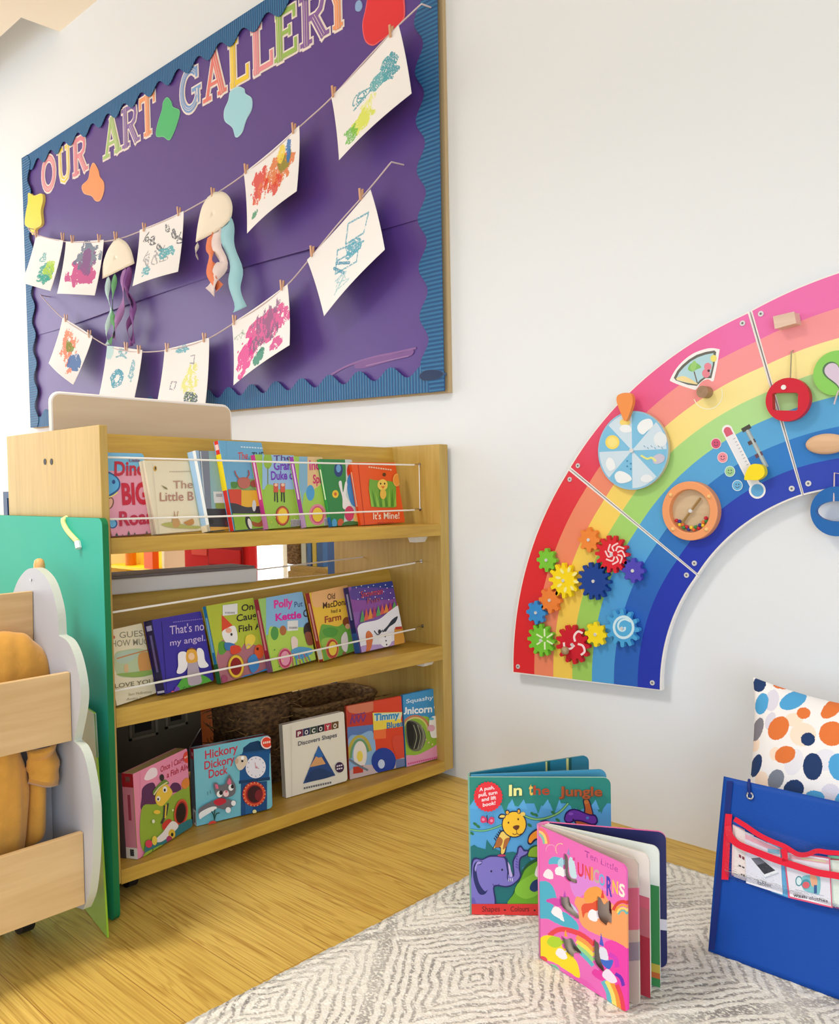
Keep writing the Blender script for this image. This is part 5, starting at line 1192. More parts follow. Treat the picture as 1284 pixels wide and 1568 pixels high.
g0, g1 = mir(3.2, 172, 860), mir(3.2, 250, 860); Yg = g0[1]
t = thing('toy_kitchen', 'bright yellow open cupboard with an orange post, seen in the wall mirror', 'cupboard', ((g0[0]+g1[0])/2, Yg-.2, 0))
M_yel = plain('yellow_paint', (255, 214, 40), .5)
MB().box((g0[0]-.1, Yg-.20, 0), (g1[0], Yg-.16, 1.1)).build('back', M_yel, t); MB().box((g0[0]-.1, Yg-.16, .0), (g1[0], Yg, .06)).box((g0[0]-.1, Yg-.16, .40), (g1[0], Yg, .42)).build('shelf', M_yel, t)
for x in (g0[0]-.12, g1[0]): MB().box((x, Yg-.20, 0), (x+.03, Yg+.01, 1.1)).build('side_panel', plain('cream_paint', (250, 236, 200), .5), t)
xo = g0[0]+(g1[0]-g0[0])*.72; MB().box((xo-.06, Yg-.05, .42), (xo+.06, Yg, 1.1)).build('post', plain('orange_paint', (240, 96, 30), .5), t)
bt = g0[0]+(g1[0]-g0[0])*.18
t2 = thing('toy_bottle', 'small orange bottle standing in the mirrored yellow cupboard', 'bottle', (bt, Yg-.08, .42))
area('cupboard_fill_light', ((g0[0]+g1[0])/2, Yg+.25, 1.25), ((g0[0]+g1[0])/2, Yg-.1, .6), .3, .1, 5, (1, .93, .75))  # unseen light added in front to brighten the yellow cupboard
MB().disc((bt, Yg-.08, .421), (0, 0, 1), .04, .13, 16).build('bottle_body', plain('amber', (214, 120, 20), .3), t2); MB().disc((bt, Yg-.08, .551), (0, 0, 1), .02, .06, 12).build('bottle_neck', plain('amber_dark', (180, 90, 16), .3), t2)

# ------------------------------------------------------------------ green mat and sheet against the left end
t = thing('green_panel', 'large teal green padded board leaning flat against the end of the bookshelf', 'padded board', (-2.3, .95, 0))
g = on('Y', .9435, 158, 794); zt = g[2]
o_ = rrect(.86, zt, .018, (0, 1, 1, 0)); xr = -1.893
M_green = plain('teal_green_foam', (48, 176, 154), .6, bump=.04, bscale=200); M_gedge = plain('dark_green_edge', (20, 116, 66), .5)
fr = [(xr-.86+x, .9435, z+.0005) for x, z in o_]; bk_ = [(x, .9585, z) for x, _, z in fr]
b = MB().prism(fr, bk_, side=lin('#0'+'00000'), mat=0); b.m = [0]+[1]*(len(b.m)-1); b.build('foam_face', [M_green, M_gedge], t, bevel=.003, seg=3)
cp = [on('Y', .9425, *p) for p in smooth_curve([(99, 796), (101, 804), (107, 814), (116, 824), (121, 829)], 5)]
cp = [np.array([cp[0][0]-.004, .950, cp[0][2]+.005])]+[p+np.array([0, -.004, 0]) for p in cp]
o = MB().tube(cp, .0062, 8).build('cord_loop', plain('pale_yellow_cord', (236, 238, 160), .8), t, smooth=60)
MB().tube([cp[-1], cp[-1]+np.array([.008, -.001, -.016])], .0075, 8).build('cord_tip', M_white, o)
A = fl(164, 1436, .002); Bq = fl(151, 1409, .002); d = (Bq-A)/np.linalg.norm(Bq-A)
hs = .50; lean = np.array([-.030, .0, 0])
p0, p1 = A, A+d*.2
p1[1] = min(p1[1], .93)
t = None
nn_ = np.array([d[1], -d[0], 0])*.004
q = [p0, p1, p1+nn_, p0+nn_]; up = np.array([0, 0, hs])+lean
b = MB().hexa([*q, *[p+up for p in q]], lin('#8fb82e')); 
u2 = lambda k: up*k
b.hexa([p+u2(.80)-nn_*.2 for p in (p0, p1, p1+nn_*1.4, p0+nn_*1.4)]+[p+u2(.995)-nn_*.2 for p in (p0, p1, p1+nn_*1.4, p0+nn_*1.4)], lin('#9fb4a0'))
b.build('plastic_sheet', printed('glossy_sheet', .2), None); tag(bpy.data.objects['plastic_sheet'], 'thin yellow green glossy sheet standing on edge beside the cloud bookcase', 'sheet')

# ------------------------------------------------------------------ cloud bookcase in the left foreground
YC = .83
M_cloud = plain('pale_grey_laminate', (184, 186, 196), .45); M_cedge = plain('grey_edge_band', (196, 202, 190), .4)
M_slat = wood('pale_beech', (222, 190, 140), (196, 156, 104), 'Y', fine=60)
M_slatv = M_slat
bc = thing('display_bookcase', 'pale wood tiered bookcase with a grey cloud shaped side, cut by the left edge', 'bookcase', (-1.95, .6, 0))
cl = smooth_curve([(21, 905), (28, 888), (40, 873), (52, 870), (63, 876), (74, 890), (82, 912), (88, 940), (90, 973)], 4)+smooth_curve([(91, 974), (103, 982), (113, 1002), (121, 1035), (124, 1065), (121, 1095), (113, 1134)], 4)+smooth_curve([(114, 1136), (124, 1146), (132, 1168), (139, 1205), (143, 1240), (143, 1285), (141, 1330), (136, 1370), (127, 1393)], 4)
F = [on('Y', YC, *p) for p in cl]
xb_ = F[0][0]-.02
for nm, yy in (('side_panel', YC), ('side_panel', .22)):
    pts = [(p[0], yy, p[2]) for p in F]+[(xb_, yy, .05), (xb_, yy, F[0][2]-.02)]
    b = MB().prism(pts, [(x, y+.018, z) for x, y, z in pts]); b.m = [0, 0]+[1]*(len(b.m)-2)
    o = b.build(nm, [M_cloud, M_cedge], bc, bevel=.0015)
    if yy == YC: p = on('Y', YC, 48, 888); MB().disc((p[0], YC-.0005, p[2]), (0, -1, 0), .003, .002, 10).build('screw', M_steel, o)
def slat(tl, bl, top_tilt=.0):
    a_ = on('Y', YC, *tl); c_ = on('Y', YC, *bl); x1 = a_[0]; x0 = c_[0]
    b = MB().hexa([(x0-.014, .238, c_[2]), (x0, .238, c_[2]), (x0, YC-.001, c_[2]), (x0-.014, YC-.001, c_[2]), (x1-.014, .238, a_[2]), (x1, .238, a_[2]), (x1, YC-.001, a_[2]), (x1-.014, YC-.001, a_[2])])
    b.build('front_slat', M_slat, bc, bevel=.0012); return a_, c_
s1 = slat((51, 905), (53, 1052)); s2 = slat((108, 1029), (111, 1134)); s3 = slat((128, 1274), (131, 1384))
def tilt(x0, z0, x1, z1):
    MB().hexa([(x0, .238, z0), (x0+.01, .238, z0), (x0+.01, YC-.001, z0), (x0, YC-.001, z0), (x1, .238, z1), (x1+.01, .238, z1), (x1+.01, YC-.001, z1), (x1, YC-.001, z1)]).build('pocket_back', M_cloud, bc)
tilt(s2[1][0]-.10, s2[1][2]+.0, s1[1][0]-.05, s1[0][2]-.02); tilt(s3[1][0]-.16, s3[1][2]+.03, s2[1][0]-.12, s2[1][2]+.06)
MB().box((s3[1][0]-.30, .238, s3[1][2]), (s3[1][0]-.014, YC-.001, s3[1][2]+.012)).build('pocket_floor', M_cloud, bc)
MB().box((s2[1][0]-.18, .238, s2[1][2]), (s2[1][0]-.014, YC-.001, s2[1][2]+.010)).build('pocket_floor', M_cloud, bc)
pg = on('Y', YC+.034, 63, 872)
b = MB().tube([(pg[0], YC+.030, pg[2]-.12), (pg[0], YC+.030, pg[2]+.012), (pg[0], YC+.030, pg[2]+.022), (pg[0], YC+.030, pg[2]+.026)], [.0125, .0125, .010, .004], 14)
b.build('peg', wood('peg_beech', (236, 178, 112), (206, 140, 76), 'Z'), bc, smooth=50)
for (x, y) in ((s3[1][0]-.22, .785), (s3[1][0]-.17, .32), (xb_+.06, .74), (xb_+.06, .32)):
    o = MB().disc((x, y-.014, .036), (0, 1, 0), .036, .028, 20).build('castor', M_dark, bc); MB().box((x-.014, y-.018, .04), (x+.014, y+.018, s3[1][2]+.002)).build('castor_fork', M_dark, o)
# mustard cloth in the pockets
M_must = plain('mustard_cotton', (208, 150, 62), .9, bump=.25, bscale=60, sheen=.3, var=.12)
def cloth(name, label, cx, cy, cz, rx, ry, rz, folds, seed, extra=None):
    r = random.Random(seed); ph = [r.random()*6 for _ in range(6)]
    def fn(d):
        a = math.atan2(d[2], d[1]); return 1+folds*math.sin(2*a+ph[0])+.05*math.sin(7*d[1]+2.5*d[2]+ph[2])*(1-d[2]**2)**.5+.025*math.sin(15*d[1]-3*d[2]+ph[3])*(1-d[2]**2)**.5+.02*math.sin(5*d[2]+3*d[1]+ph[4])
    t = thing(name, label, 'cloth', (cx, cy, cz-rz))
    MB().ball((cx, cy, cz), 1, nu=64, nv=40, sc=(rx, ry, rz), fn=fn).build('cloth_body', M_must, t, smooth=180)
    return t
pu = on('X', s1[1][0]+.055, 22, 1040); cloth('mustard_garment', 'mustard yellow cloth bundled in the upper pocket of the bookcase', s1[1][0]+.050, pu[1]-.02, pu[2]-.02, .05, .098, .13, .03, 3)
pl = on('X', s3[1][0]-.065, 10, 1230); t = cloth('mustard_garment', 'mustard yellow garment hanging into the lower pocket of the bookcase', s3[1][0]-.105, pl[1]-.022, pl[2], .045, .084, .185, .02, 5)
q = [on('X', s2[1][0]-.055, *p) for p in ((42, 1150), (82, 1132), (88, 1203), (44, 1196))]
G = np.zeros((14, 14, 3))
for i in range(14):
    for j in range(14):
        u, v = i/13, j/13; p = (1-u)*(1-v)*q[0]+u*(1-v)*q[1]+u*v*q[2]+(1-u)*v*q[3]; p = p.copy(); p[0] += .025*math.sin(math.pi*u)+.006*math.sin(9*v+3*u)+.004*math.sin(17*v); G[i, j] = p
grid_obj('sleeve', G, np.ones((13, 13, 3)), M_must, t, thick=.006)
q = [on('X', s3[1][0]-.12, *p) for p in ((42, 1170), (66, 1195), (66, 1262), (36, 1300))]
G2 = np.zeros((14, 14, 3))
for i in range(14):
    for j in range(14):
        u, v = i/13, j/13; p = (1-u)*(1-v)*q[0]+u*(1-v)*q[1]+u*v*q[2]+(1-u)*v*q[3]; p = p.copy(); p[0] += .03*math.sin(math.pi*u); G2[i, j] = p
grid_obj('back_fold', G2, np.ones((13, 13, 3)), M_must, t, thick=.006)
# ------------------------------------------------------------------ rainbow activity panels on the wall
RC = (-.645, .442); RYF = WY-.035
TH = [68, 92, 106, 145, 182]; RO = [1.036, 1.036, 1.008, 1.005, 1.032]; RI = [.53, .53, .53, .51, .522]
ro = lambda th: float(np.interp(th, TH, RO)); ri = lambda th: float(np.interp(th, TH, RI))
def rp(th, k, y=RYF):
    R = ri(th)+(ro(th)-ri(th))*k; a = math.radians(th); return np.array([RC[0]+R*math.cos(a), y, RC[1]+R*math.sin(a)])
LOW = ['#2338b0', '#2a62bc', '#4f9fdc', '#9fcf62', '#f5cf58', '#f08a68', '#e02c34']
MIDC = ['#2338b4', '#2f74c4', '#58a8e0', '#a6d873', '#f8d76a', '#f08f70', '#e23e4c']
TOP = ['#2c46b8', '#2f7ccc', '#5aa9e0', '#b2e09a', '#faeaa2', '#f69aa0', '#ec72b4']
def bandcol(i, th):
    a, m, t_ = lin(LOW[i]), lin(MIDC[i]), lin(TOP[i])
    if th > 145: k = min(1, (th-145)/15); return tuple(m[j]*(1-k)+a[j]*k for j in range(4))
    k = min(1, max(0, (145-th)/37)); return tuple(m[j]*(1-k)+t_[j]*k for j in range(4))
M_pin = plain('screw_metal', (222, 222, 224), .35, metal=.25); M_grey = plain('screw_socket', (110, 110, 114), .5)
M_edge = plain('white_panel_edge', (244, 240, 238), .45)
M_back = plain('cream_backing', (228, 218, 204), .6)
BE = [0, .135, .285, .43, .565, .70, .84, 1.0]
def panel(th0, th1, label):
    c = rp((th0+th1)/2, .5); lo = min(rp(th0, 0)[2], rp(th1, 0)[2])
    t = thing('activity_panel', label, 'wall toy', (c[0], RYF+.018, lo), 'rainbow activity panels on the wall')
    n = 36; ths = [th0+(th1-th0)*i/n for i in range(n+1)]
    def outline(k0, k1, y, pad=0): return [rp(a, k1, y) for a in ths]+[rp(a, k0, y) for a in reversed(ths)]
    MB().prism(outline(0, 1, RYF), outline(0, 1, RYF+.016)).build('board', M_edge, t)
    i0 = (th1-th0)*.02
    th2 = [th0+i0+(th1-th0-2*i0)*i/n for i in range(n+1)]
    MB().prism([rp(a, .96, RYF+.016) for a in th2]+[rp(a, .03, RYF+.016) for a in reversed(th2)], [rp(a, .96, WY-.0005) for a in th2]+[rp(a, .03, WY-.0005) for a in reversed(th2)]).build('wall_batten', M_back, t)
    b = MB(); d = .22
    tt = [th0+d+(th1-th0-2*d)*i/n for i in range(n+1)]; y = RYF-.0008
    for i in range(7):
        k0 = .008+.984*BE[i]; k1 = .008+.984*BE[i+1]
        for j in range(n):
            b.add([rp(tt[j], k0, y), rp(tt[j+1], k0, y), rp(tt[j+1], k1, y), rp(tt[j], k1, y)], [(0, 1, 2, 3)], bandcol(i, (tt[j]+tt[j+1])/2))
    b.build('rainbow_print', PAINTED, t)
    for a, k in ((th0+2.0, .05), (th1-2.0, .05), (th0+1.3, .955), (th1-1.3, .955)):
        p = rp(a, k, RYF-.001); o = MB().disc(p, (0, -1, 0),   .0070, .0025, 14).build('screw', M_pin, t); MB().disc(p+np.array([0, -.0025, 0]), (0, -1, 0), .0030, .0004, 6).build('socket', M_grey, o)
    return t
pl1 = panel(143.95, 182.4, 'lower left rainbow panel covered in colourful wooden gears')
pl2 = panel(105.6, 143.7, 'middle rainbow panel with a weather wheel, thermometer and bead maze')
pl3 = panel(70, 105.35, 'topmost rainbow panel with a red ring and green heart disc, cut by the right edge')
wpt = lambda x, y, d=0.0: on('Y', RYF-d, x, y)
def sv(x, y): return abs(wpt(x, y)[2]-wpt(x, y+1)[2])
def wart(mb, art, d):
    art.emit(mb, lambda x, y, k: on('Y', RYF-d-k, x, y), None, step=.00004, base=.0002)
M_pin = plain('pin_metal', (226, 226, 228), .35, metal=.25)
def gear(px, py, r, n, col, label, hub=.45, art=None, pin=True, ph=0.0):
    R = r*sv(px, py); c = wpt(px, py); d0, d1 = .006, .020
    pts = []
    for i in range(n*14):
        a = 2*math.pi*i/(n*14)+ph; k = math.cos(n*(a-ph)); s = math.tanh(2.6*k)
        rr = R*(.86+.14*s); pts.append((rr*math.cos(a), rr*math.sin(a)))
    b = MB().prism([(c[0]+x, RYF-d1, c[2]+z) for x, z in pts], [(c[0]+x, RYF-d0, c[2]+z) for x, z in pts], lin(col))
    b.disc((c[0], RYF-.001, c[2]), (0, -1, 0), R*.3, d0, 16, lin(col))
    if art: wart(b, art, d1)
    o = b.build('gear', PAINTED, pl1, bevel=.0022, smooth=35); o['label'] = label
    if pin: MB().disc((c[0], RYF-d1, c[2]), (0, -1, 0), .0048, .003, 12).build('gear_pin', M_pin, o)
    return o
ZR1 = crop(770, 660, 1232/330); ZR2 = crop(850, 400, 1284/434)
gear(906.6, 826, 19, 8, '#f08a3c', 'small orange gear, topmost'); gear(842, 857, 18, 8, '#7cc83a', 'small lime gear')
a = Art(ZR1)
for i in range(8):
    q = i*math.pi/4+.3; a.curve([(640+16*math.cos(q), 702+18*math.sin(q)), (640+42*math.cos(q+.1), 702+44*math.sin(q+.1)), (640+58*math.cos(q+.75), 702+62*math.sin(q+.75))], 9, '#f7d2d6')
gear(941.5, 848, 29, 14, '#dc2434', 'large red gear with white swirl rays', art=a); gear(974, 873, 19, 8, '#5148bc', 'small purple gear')
a = Art(ZR1)
for i in range(8): q = i*math.pi/4+.2; a.ell(365+52*math.cos(q), 850+58*math.sin(q), 16, 8, '#f7ee9a', q)
gear(868, 888, 27, 12, '#fadb1c', 'large yellow gear with pale dashes', art=a); gear(914, 889, 29, 14, '#1b4296', 'large navy gear')
gear(847, 918, 20, 8, '#ee843c', 'orange gear beside the small blue one'); gear(826, 937, 18, 8, '#3a8fd6', 'small blue gear')
a = Art(ZR1)
for i in range(6): q = i*math.pi/3+.5; a.line([(237+15*math.cos(q), 1190+17*math.sin(q)), (237+52*math.cos(q), 1190+58*math.sin(q))], 9, '#e4f2c4')
gear(833.5, 979, 25, 12, '#77c63a', 'lime gear with pale star rays', art=a)
a = Art(ZR1)
for q in (0.2, 2.3, 4.4): a.curve([(415+14*math.cos(q), 1215+14*math.sin(q)), (415+42*math.cos(q+.1), 1215+44*math.sin(q+.1)), (415+66*math.cos(q+.5), 1215+70*math.sin(q+.5)), (415+68*math.cos(q+.9), 1215+72*math.sin(q+.9))], 12, '#f9dfe2')
gr = gear(881.5, 985.5, 30, 13, '#cf1f33', 'large red gear with three white blades and a wooden knob', art=a)
c = on('Y', RYF-.03, 866, 996); MB().ball((c[0], RYF-.034, c[2]), .012, nu=16, nv=10).build('knob', wood('knob_wood', (186, 160, 120), (140, 112, 78), 'Z'), gr, smooth=180)
MB().disc((c[0], RYF-.019, c[2]), (0, -1, 0), .005, .012, 10).build('knob_pin', M_pin, gr)
gear(917, 970, 19, 8, '#f8dc22', 'small yellow gear')
a = Art(ZR1); a.ell(688, 1122, 62, 68, '#cde8f6'); a.ell(688, 1122, 48, 53, '#54aee2'); a.curve([(688+ (6+5.5*i)*math.cos(i*.7), 1122+(6+5.8*i)*math.sin(i*.7)) for i in range(9)], 11, '#cde8f6', 4)
gear(957.5, 960.5, 29, 12, '#4aa4de', 'large light blue gear with a white spiral', art=a)

# weather wheel
c = wpt(973, 690); R = 60*sv(973, 690)
b = MB().disc((c[0], RYF-.008, c[2]), (0, -1, 0), R, .012, 56, lin('#8fc4e4'), side=lin('#d9c4a8'))
def wedge(i, col):
    a0, a1 = math.pi/4*i, math.pi/4*(i+1); P = [(c[0], RYF-.0203, c[2])]+[(c[0]+.955*R*math.cos(a0+(a1-a0)*k/8), RYF-.0203, c[2]+.955*R*math.sin(a0+(a1-a0)*k/8)) for k in range(9)]
    b.add(P, [tuple(range(10))], lin(col))
for i in range(8): wedge(i, '#7fc2e8' if i % 2 else '#cfe2f2')
a = Art(ZR2)
W_ = '#eef3f8'
a.ell(258, 820, 32, 32, '#f7dc6a'); a.ell(258, 820, 22, 22, '#f6e48c'); a.ell(315, 730, 24, 16, '#f6dc7a'); a.blob([(290, 760), (305, 742), (335, 745), (345, 770), (310, 776)], W_)
a.blob([(372, 745), (395, 720), (430, 715), (442, 745), (415, 770), (395, 785), (375, 770)], W_); a.blob([(445, 800), (470, 772), (500, 790), (500, 830), (460, 838)], '#e4ecf4')
for i in range(6): a.line([(400+i*16, 835+(i % 2)*8), (406+i*16, 842+(i % 2)*8)], 4, '#8ab0c8')
a.blob([(440, 890), (470, 872), (495, 885), (485, 910), (450, 918)], '#c8c4d8'); a.curve([(388, 880), (415, 895), (435, 890), (455, 905)], 9, '#e8e88a'); a.blob([(228, 920), (240, 890), (262, 900), (272, 935), (245, 950)], W_)
a.blob([(268, 970), (290, 950), (330, 965), (345, 990), (310, 1005), (280, 1000)], W_); a.blob([(385, 990), (400, 968), (430, 970), (440, 990), (410, 1003)], '#e8eef6')
for i in range(4): a.ell(325+(i % 2)*16, 905+i*12, 4, 4, '#4a90c0')
wart(b, a, .0205)
o = b.build('weather_wheel', PAINTED, pl2, smooth=30); MB().disc((c[0], RYF-.0205, c[2]), (0, -1, 0), .006, .005, 12).build('wheel_pin', M_pin, o)
P = [wpt(*ZR2(x, y)) for x, y in smooth_curve([(342, 600), (372, 605), (380, 640), (366, 690), (352, 722), (340, 722), (326, 690), (308, 640), (312, 612)], 5, True)]
MB().prism([(p[0], RYF-.036, p[2]) for p in P], [(p[0], RYF-.022, p[2]) for p in P], lin('#f0944e')).build('pointer', PAINTED, pl2, bevel=.003)
q = P[2]; MB().disc((wpt(*ZR2(345, 630))[0], RYF, wpt(*ZR2(345, 630))[2]), (0, -1, 0), .006, .024, 10).build('pointer_post', PAINTED, pl2)
# fan window
a = Art(ZR2); fan = [(530, 548), (522, 530), (560, 470), (620, 420), (690, 395), (738, 398), (742, 412), (722, 520), (712, 545), (690, 535), (660, 548), (640, 578), (620, 580)]
a.poly(smooth_curve(fan, 4, True), '#f4f2f4'); a.poly([(545, 540), (536, 528), (552, 496), (575, 470), (605, 445), (640, 424), (680, 411), (720, 404), (728, 412), (720, 470), (706, 530), (680, 530), (660, 545), (640, 565), (600, 560)], '#6a6a62'); a.poly([(552, 540), (548, 530), (562, 502), (584, 478), (612, 454), (645, 435), (680, 423), (716, 416), (712, 470), (700, 518), (678, 522), (655, 538), (638, 557), (600, 552)], '#b4d8e4')
a.blob([(548, 536), (580, 520), (630, 545), (638, 558)], '#f0dca0'); a.line([(628, 500), (642, 550)], 5, '#6a5a4a'); a.blob([(600, 490), (612, 465), (640, 462), (660, 480), (640, 490), (620, 500)], '#86c26a'); a.blob([(610, 480), (628, 450), (640, 470), (625, 500)], '#9ed07a'); a.ell(690, 478, 17, 18, '#e88a9a'); a.ell(682, 508, 18, 20, '#e88a9a'); a.ell(694, 496, 6, 6, '#5a3a44'); a.ell(716, 440, 14, 16, '#f0e27a')
b = MB(); wart(b, a, .001); b.build('dial_window', PAINTED, pl2)
c = wpt(1083, 601); MB().disc((c[0], RYF-.001, c[2]), (0, -1, 0), .0155, .030, 20).build('turning_knob', wood('knob_oak', (170, 138, 108), (140, 108, 80), 'Y'), pl2, bevel=.002)
b = MB(); a = Art(ZR2); a.arc(690, 602, 66, 68, 200, 380, 4, '#f8f4d8'); wart(b, a, .001); b.build('dial_mark', PAINTED, pl2)
# bead maze
c = wpt(1061, 782); R = 45*sv(1061, 782)
n = 48; ring = lambda k, y: [np.array([c[0]+R*k*math.cos(2*math.pi*i/n), y, c[2]+R*k*math.sin(2*math.pi*i/n)]) for i in range(n)]
A, B_, Cc, D = ring(1, RYF-.024), ring(.73, RYF-.024), ring(1, RYF-.001), ring(.73, RYF-.004)
b = MB(); b.add(A+B_+Cc+D, [(i, (i+1) % n, n+(i+1) % n, n+i) for i in range(n)]+[(2*n+i, 2*n+(i+1) % n, (i+1) % n, i) for i in range(n)]+[(n+i, n+(i+1) % n, 3*n+(i+1) % n, 3*n+i) for i in range(n)], lin('#f0a06c'))
o = b.build('bead_maze', PAINTED, pl2, bevel=.002); o['label'] = 'orange ringed bead maze'
MB().disc((c[0], RYF-.004, c[2]), (0, -1, 0), R*.73, .001, 40).build('maze_floor', wood('maze_wood', (216, 192, 158), (196, 168, 130), 'X'), o)
b = MB()
for q in (.9, .9+math.pi): b.tube([(c[0], RYF-.012, c[2]), (c[0]+R*.55*math.cos(q), RYF-.012, c[2]+R*.55*math.sin(q))], .003, 6)
b.build('paddle', plain('brass_rod', (160, 126, 74), .4), o); MB().disc((c[0], RYF-.012, c[2]), (0, -1, 0), .005, .006, 12).build('maze_pin', M_pin, o)
for q in (.6, 2.45, 3.95, 5.5): MB().ball((c[0]+R*.86*math.cos(q), RYF-.024, c[2]+R*.86*math.sin(q)), .006, nu=10, nv=6).build('stud', plain('stud_paint', (248, 196, 130), .4), o, smooth=180)
r = random.Random(4)
for i in range(16):
    q = math.radians(212+i*8.2); k = .64-.07*(i % 2); MB().ball((c[0]+R*k*math.cos(q), RYF-.011, c[2]+R*k*math.sin(q)), .0052, lin(['#c8243c', '#f0d034', '#3a8a4a', '#3a3a8a', '#e0703a'][(i*3) % 5]), nu=10, nv=6).build('bead', PAINTED, o, smooth=180)
# thermometer, its slot, the little faces
a = Art(ZR2); dx, dy = 135, 265
a.line([(778, 765), (914, 1035)], 48, '#f2f0f4'); a.ell(778, 765, 24, 24, '#f2f0f4'); a.ell(914, 1038, 38, 38, '#f2f0f4'); a.line([(779, 768), (790, 790)], 34, '#d8627c'); a.ell(779, 768, 17, 17, '#d8627c'); a.line([(792, 795), (900, 1010)], 34, '#e9eaf2'); a.ell(914, 1038, 29, 29, '#62a8dc')
for i in range(13): a.line([(806+i*7.4, 806+i*14.7), (815+i*7.4, 801+i*14.7)], 2.5, '#9a98a8')
for x, y, col in ((727, 826, '#d6557c'), (757, 889, '#ee93a4'), (790, 952, '#9fd09a'), (824, 1016, '#6ab4e4')):
    a.ell(x, y, 24, 25, '#f4d8dc' if y < 900 else '#d8ecf0'); a.ell(x, y, 21, 22, col); a.ell(x-6, y-5, 3, 3, '#5a4a5a'); a.ell(x+6, y-5, 3, 3, '#5a4a5a'); a.arc(x, y+3, 8, 7, 180, 360, 2.5, '#5a4a5a')
b = MB(); wart(b, a, .001); b.build('thermometer', PAINTED, pl2)
a = Art(ZR2); a.line([(864, 757), (955, 930)], 20, '#9aa4a8'); a.line([(848, 766), (880, 748)], 20, '#4c4c46'); a.line([(876, 826), (902, 812)], 18, '#5a4a4a'); a.line([(908, 884), (934, 870)], 18, '#6a4a5a'); a.line([(868, 766), (950, 925)], 10, '#b8c4c8'); b = MB(); wart(b, a, .001); b.build('slot', PAINTED, pl2)
P = [wpt(*ZR2(x, y)) for x, y in smooth_curve([(930, 918), (962, 930), (968, 965), (940, 990), (905, 990), (878, 988), (888, 950), (905, 925)], 5, True)]
MB().prism([(p[0], RYF-.030, p[2]) for p in P], [(p[0], RYF-.012, p[2]) for p in P], lin('#f6de22')).disc((wpt(1162, 720)[0], RYF, wpt(1162, 720)[2]), (0, -1, 0), .008, .014, 12, lin('#c8b020')).build('slider', PAINTED, pl2, bevel=.003)
# top panel
P = [wpt(*ZR2(x, y)) for x, y in ((1010, 258), (1105, 236), (1114, 288), (1018, 314))]
MB().prism([(p[0], RYF-.034, p[2]) for p in P], [(p[0], RYF-.001, p[2]) for p in P]).build('wooden_block', wood('block_wood', (232, 204, 186), (214, 182, 160), 'X'), pl3, bevel=.004)
c = wpt(1212, 613); R = 33*sv(1212, 613)
hole = [wpt(*ZR2(x, y)) for x, y in ((1003, 600), (1120, 598), (1118, 680), (1005, 678))]
def holed(c, R, hole, y0, y1, col, name, par, n=44, bevel=.0025):
    out = [np.array([c[0]+R*math.cos(2*math.pi*i/n), 0, c[2]+R*math.sin(2*math.pi*i/n)]) for i in range(n)]
    m = len(hole); hs = [np.array([p[0], 0, p[2]]) for p in hole]
    tri = tessellate_polygon([[Vector((p[0], p[2], 0)) for p in out], [Vector((p[0], p[2], 0)) for p in hs]])
    al = out+hs; k = len(al); b = MB()
    V = [(p[0], y1, p[2]) for p in al]+[(p[0], y0, p[2]) for p in al]
    F = [tuple(t_) for t_ in tri]+[tuple(i+k for i in reversed(t_)) for t_ in tri]+[(i, (i+1) % n, k+(i+1) % n, k+i) for i in range(n)]+[(n+i, k+n+i, k+n+(i+1) % m, n+(i+1) % m) for i in range(m)]
    b.add(V, F, lin(col)); return b.build(name, PAINTED, par)
rr_ = []
for (p, q) in zip(hole, hole[1:]+hole[:1]): rr_ += [p+(q-p)*.08, p+(q-p)*.92]
o = holed(c, R, rr_, RYF-.012, RYF-.030, '#d01f36', 'red_ring', pl3); o['label'] = 'red ring with a rectangular hole on a cord'
p0, p1 = wpt(1214, 537), wpt(1214, 592); MB().tube([p0+np.array([0, -.001, 0]), p0+np.array([0, -.012, -.004]), p1+np.array([0, -.020, 0])], .0018, 6).build('cord', plain('grey_cord', (170, 160, 130), .8), pl3)
p = wpt(*ZR2(1056, 575)); MB().disc((p[0], RYF-.030, p[2]), (0, -1, 0), .006, .003, 10).build('ring_knot', M_white, o)
c = wpt(1284, 572); R = 34*sv(1280, 572)
b = MB().disc((c[0], RYF-.001, c[2]), (0, -1, 0), R, .018, 44, lin('#8cd062'))
hx = lambda t_: (16*math.sin(t_)**3, 13*math.cos(t_)-5*math.cos(2*t_)-2*math.cos(3*t_)-math.cos(4*t_))
for sc_, col, dd in ((.0023, '#5a7a5a', .0195), (.0020, '#d9c8de', .0197)):
    b.add([(c[0]+.006+hx(2*math.pi*i/40)[0]*sc_, RYF-dd, c[2]+hx(2*math.pi*i/40)[1]*sc_) for i in range(40)], [tuple(range(40))], lin(col))
b.build('heart_disc', PAINTED, pl3, bevel=0)
p0, p1, p2 = [wpt(*ZR2(x, y), d=.021) for x, y in ((1282, 585), (1270, 620), (1262, 648))]; MB().tube([p0, p1, p2], .0018, 6).build('lace', M_twine, pl3)
c = wpt(1268, 680); MB().ball((c[0], RYF-.014, c[2]), 1, nu=24, nv=14, sc=(.048, .013, .0245)).build('oval_knob', wood('oval_wood', (226, 186, 150), (206, 160, 122), 'X'), pl3, smooth=180)
c = on('Y', RYF-.012, 1280, 783); R = 38*sv(1280, 783)
oh = [np.array([c[0]+.046*math.cos(2*math.pi*i/28), 0, c[2]+.024*math.sin(2*math.pi*i/28)]) for i in range(28)]
o = holed(c, R, oh, RYF+.002, RYF-.014, '#1d67b4', 'blue_ring', pl3); o['label'] = 'blue ring with an oval hole hanging below the panel'
p0, p1 = wpt(1277, 724, .004), wpt(1276, 768, .016); MB().tube([rp(93, .05, RYF-.002), p0, p1], .0018, 6).build('cord', M_twine, pl3)

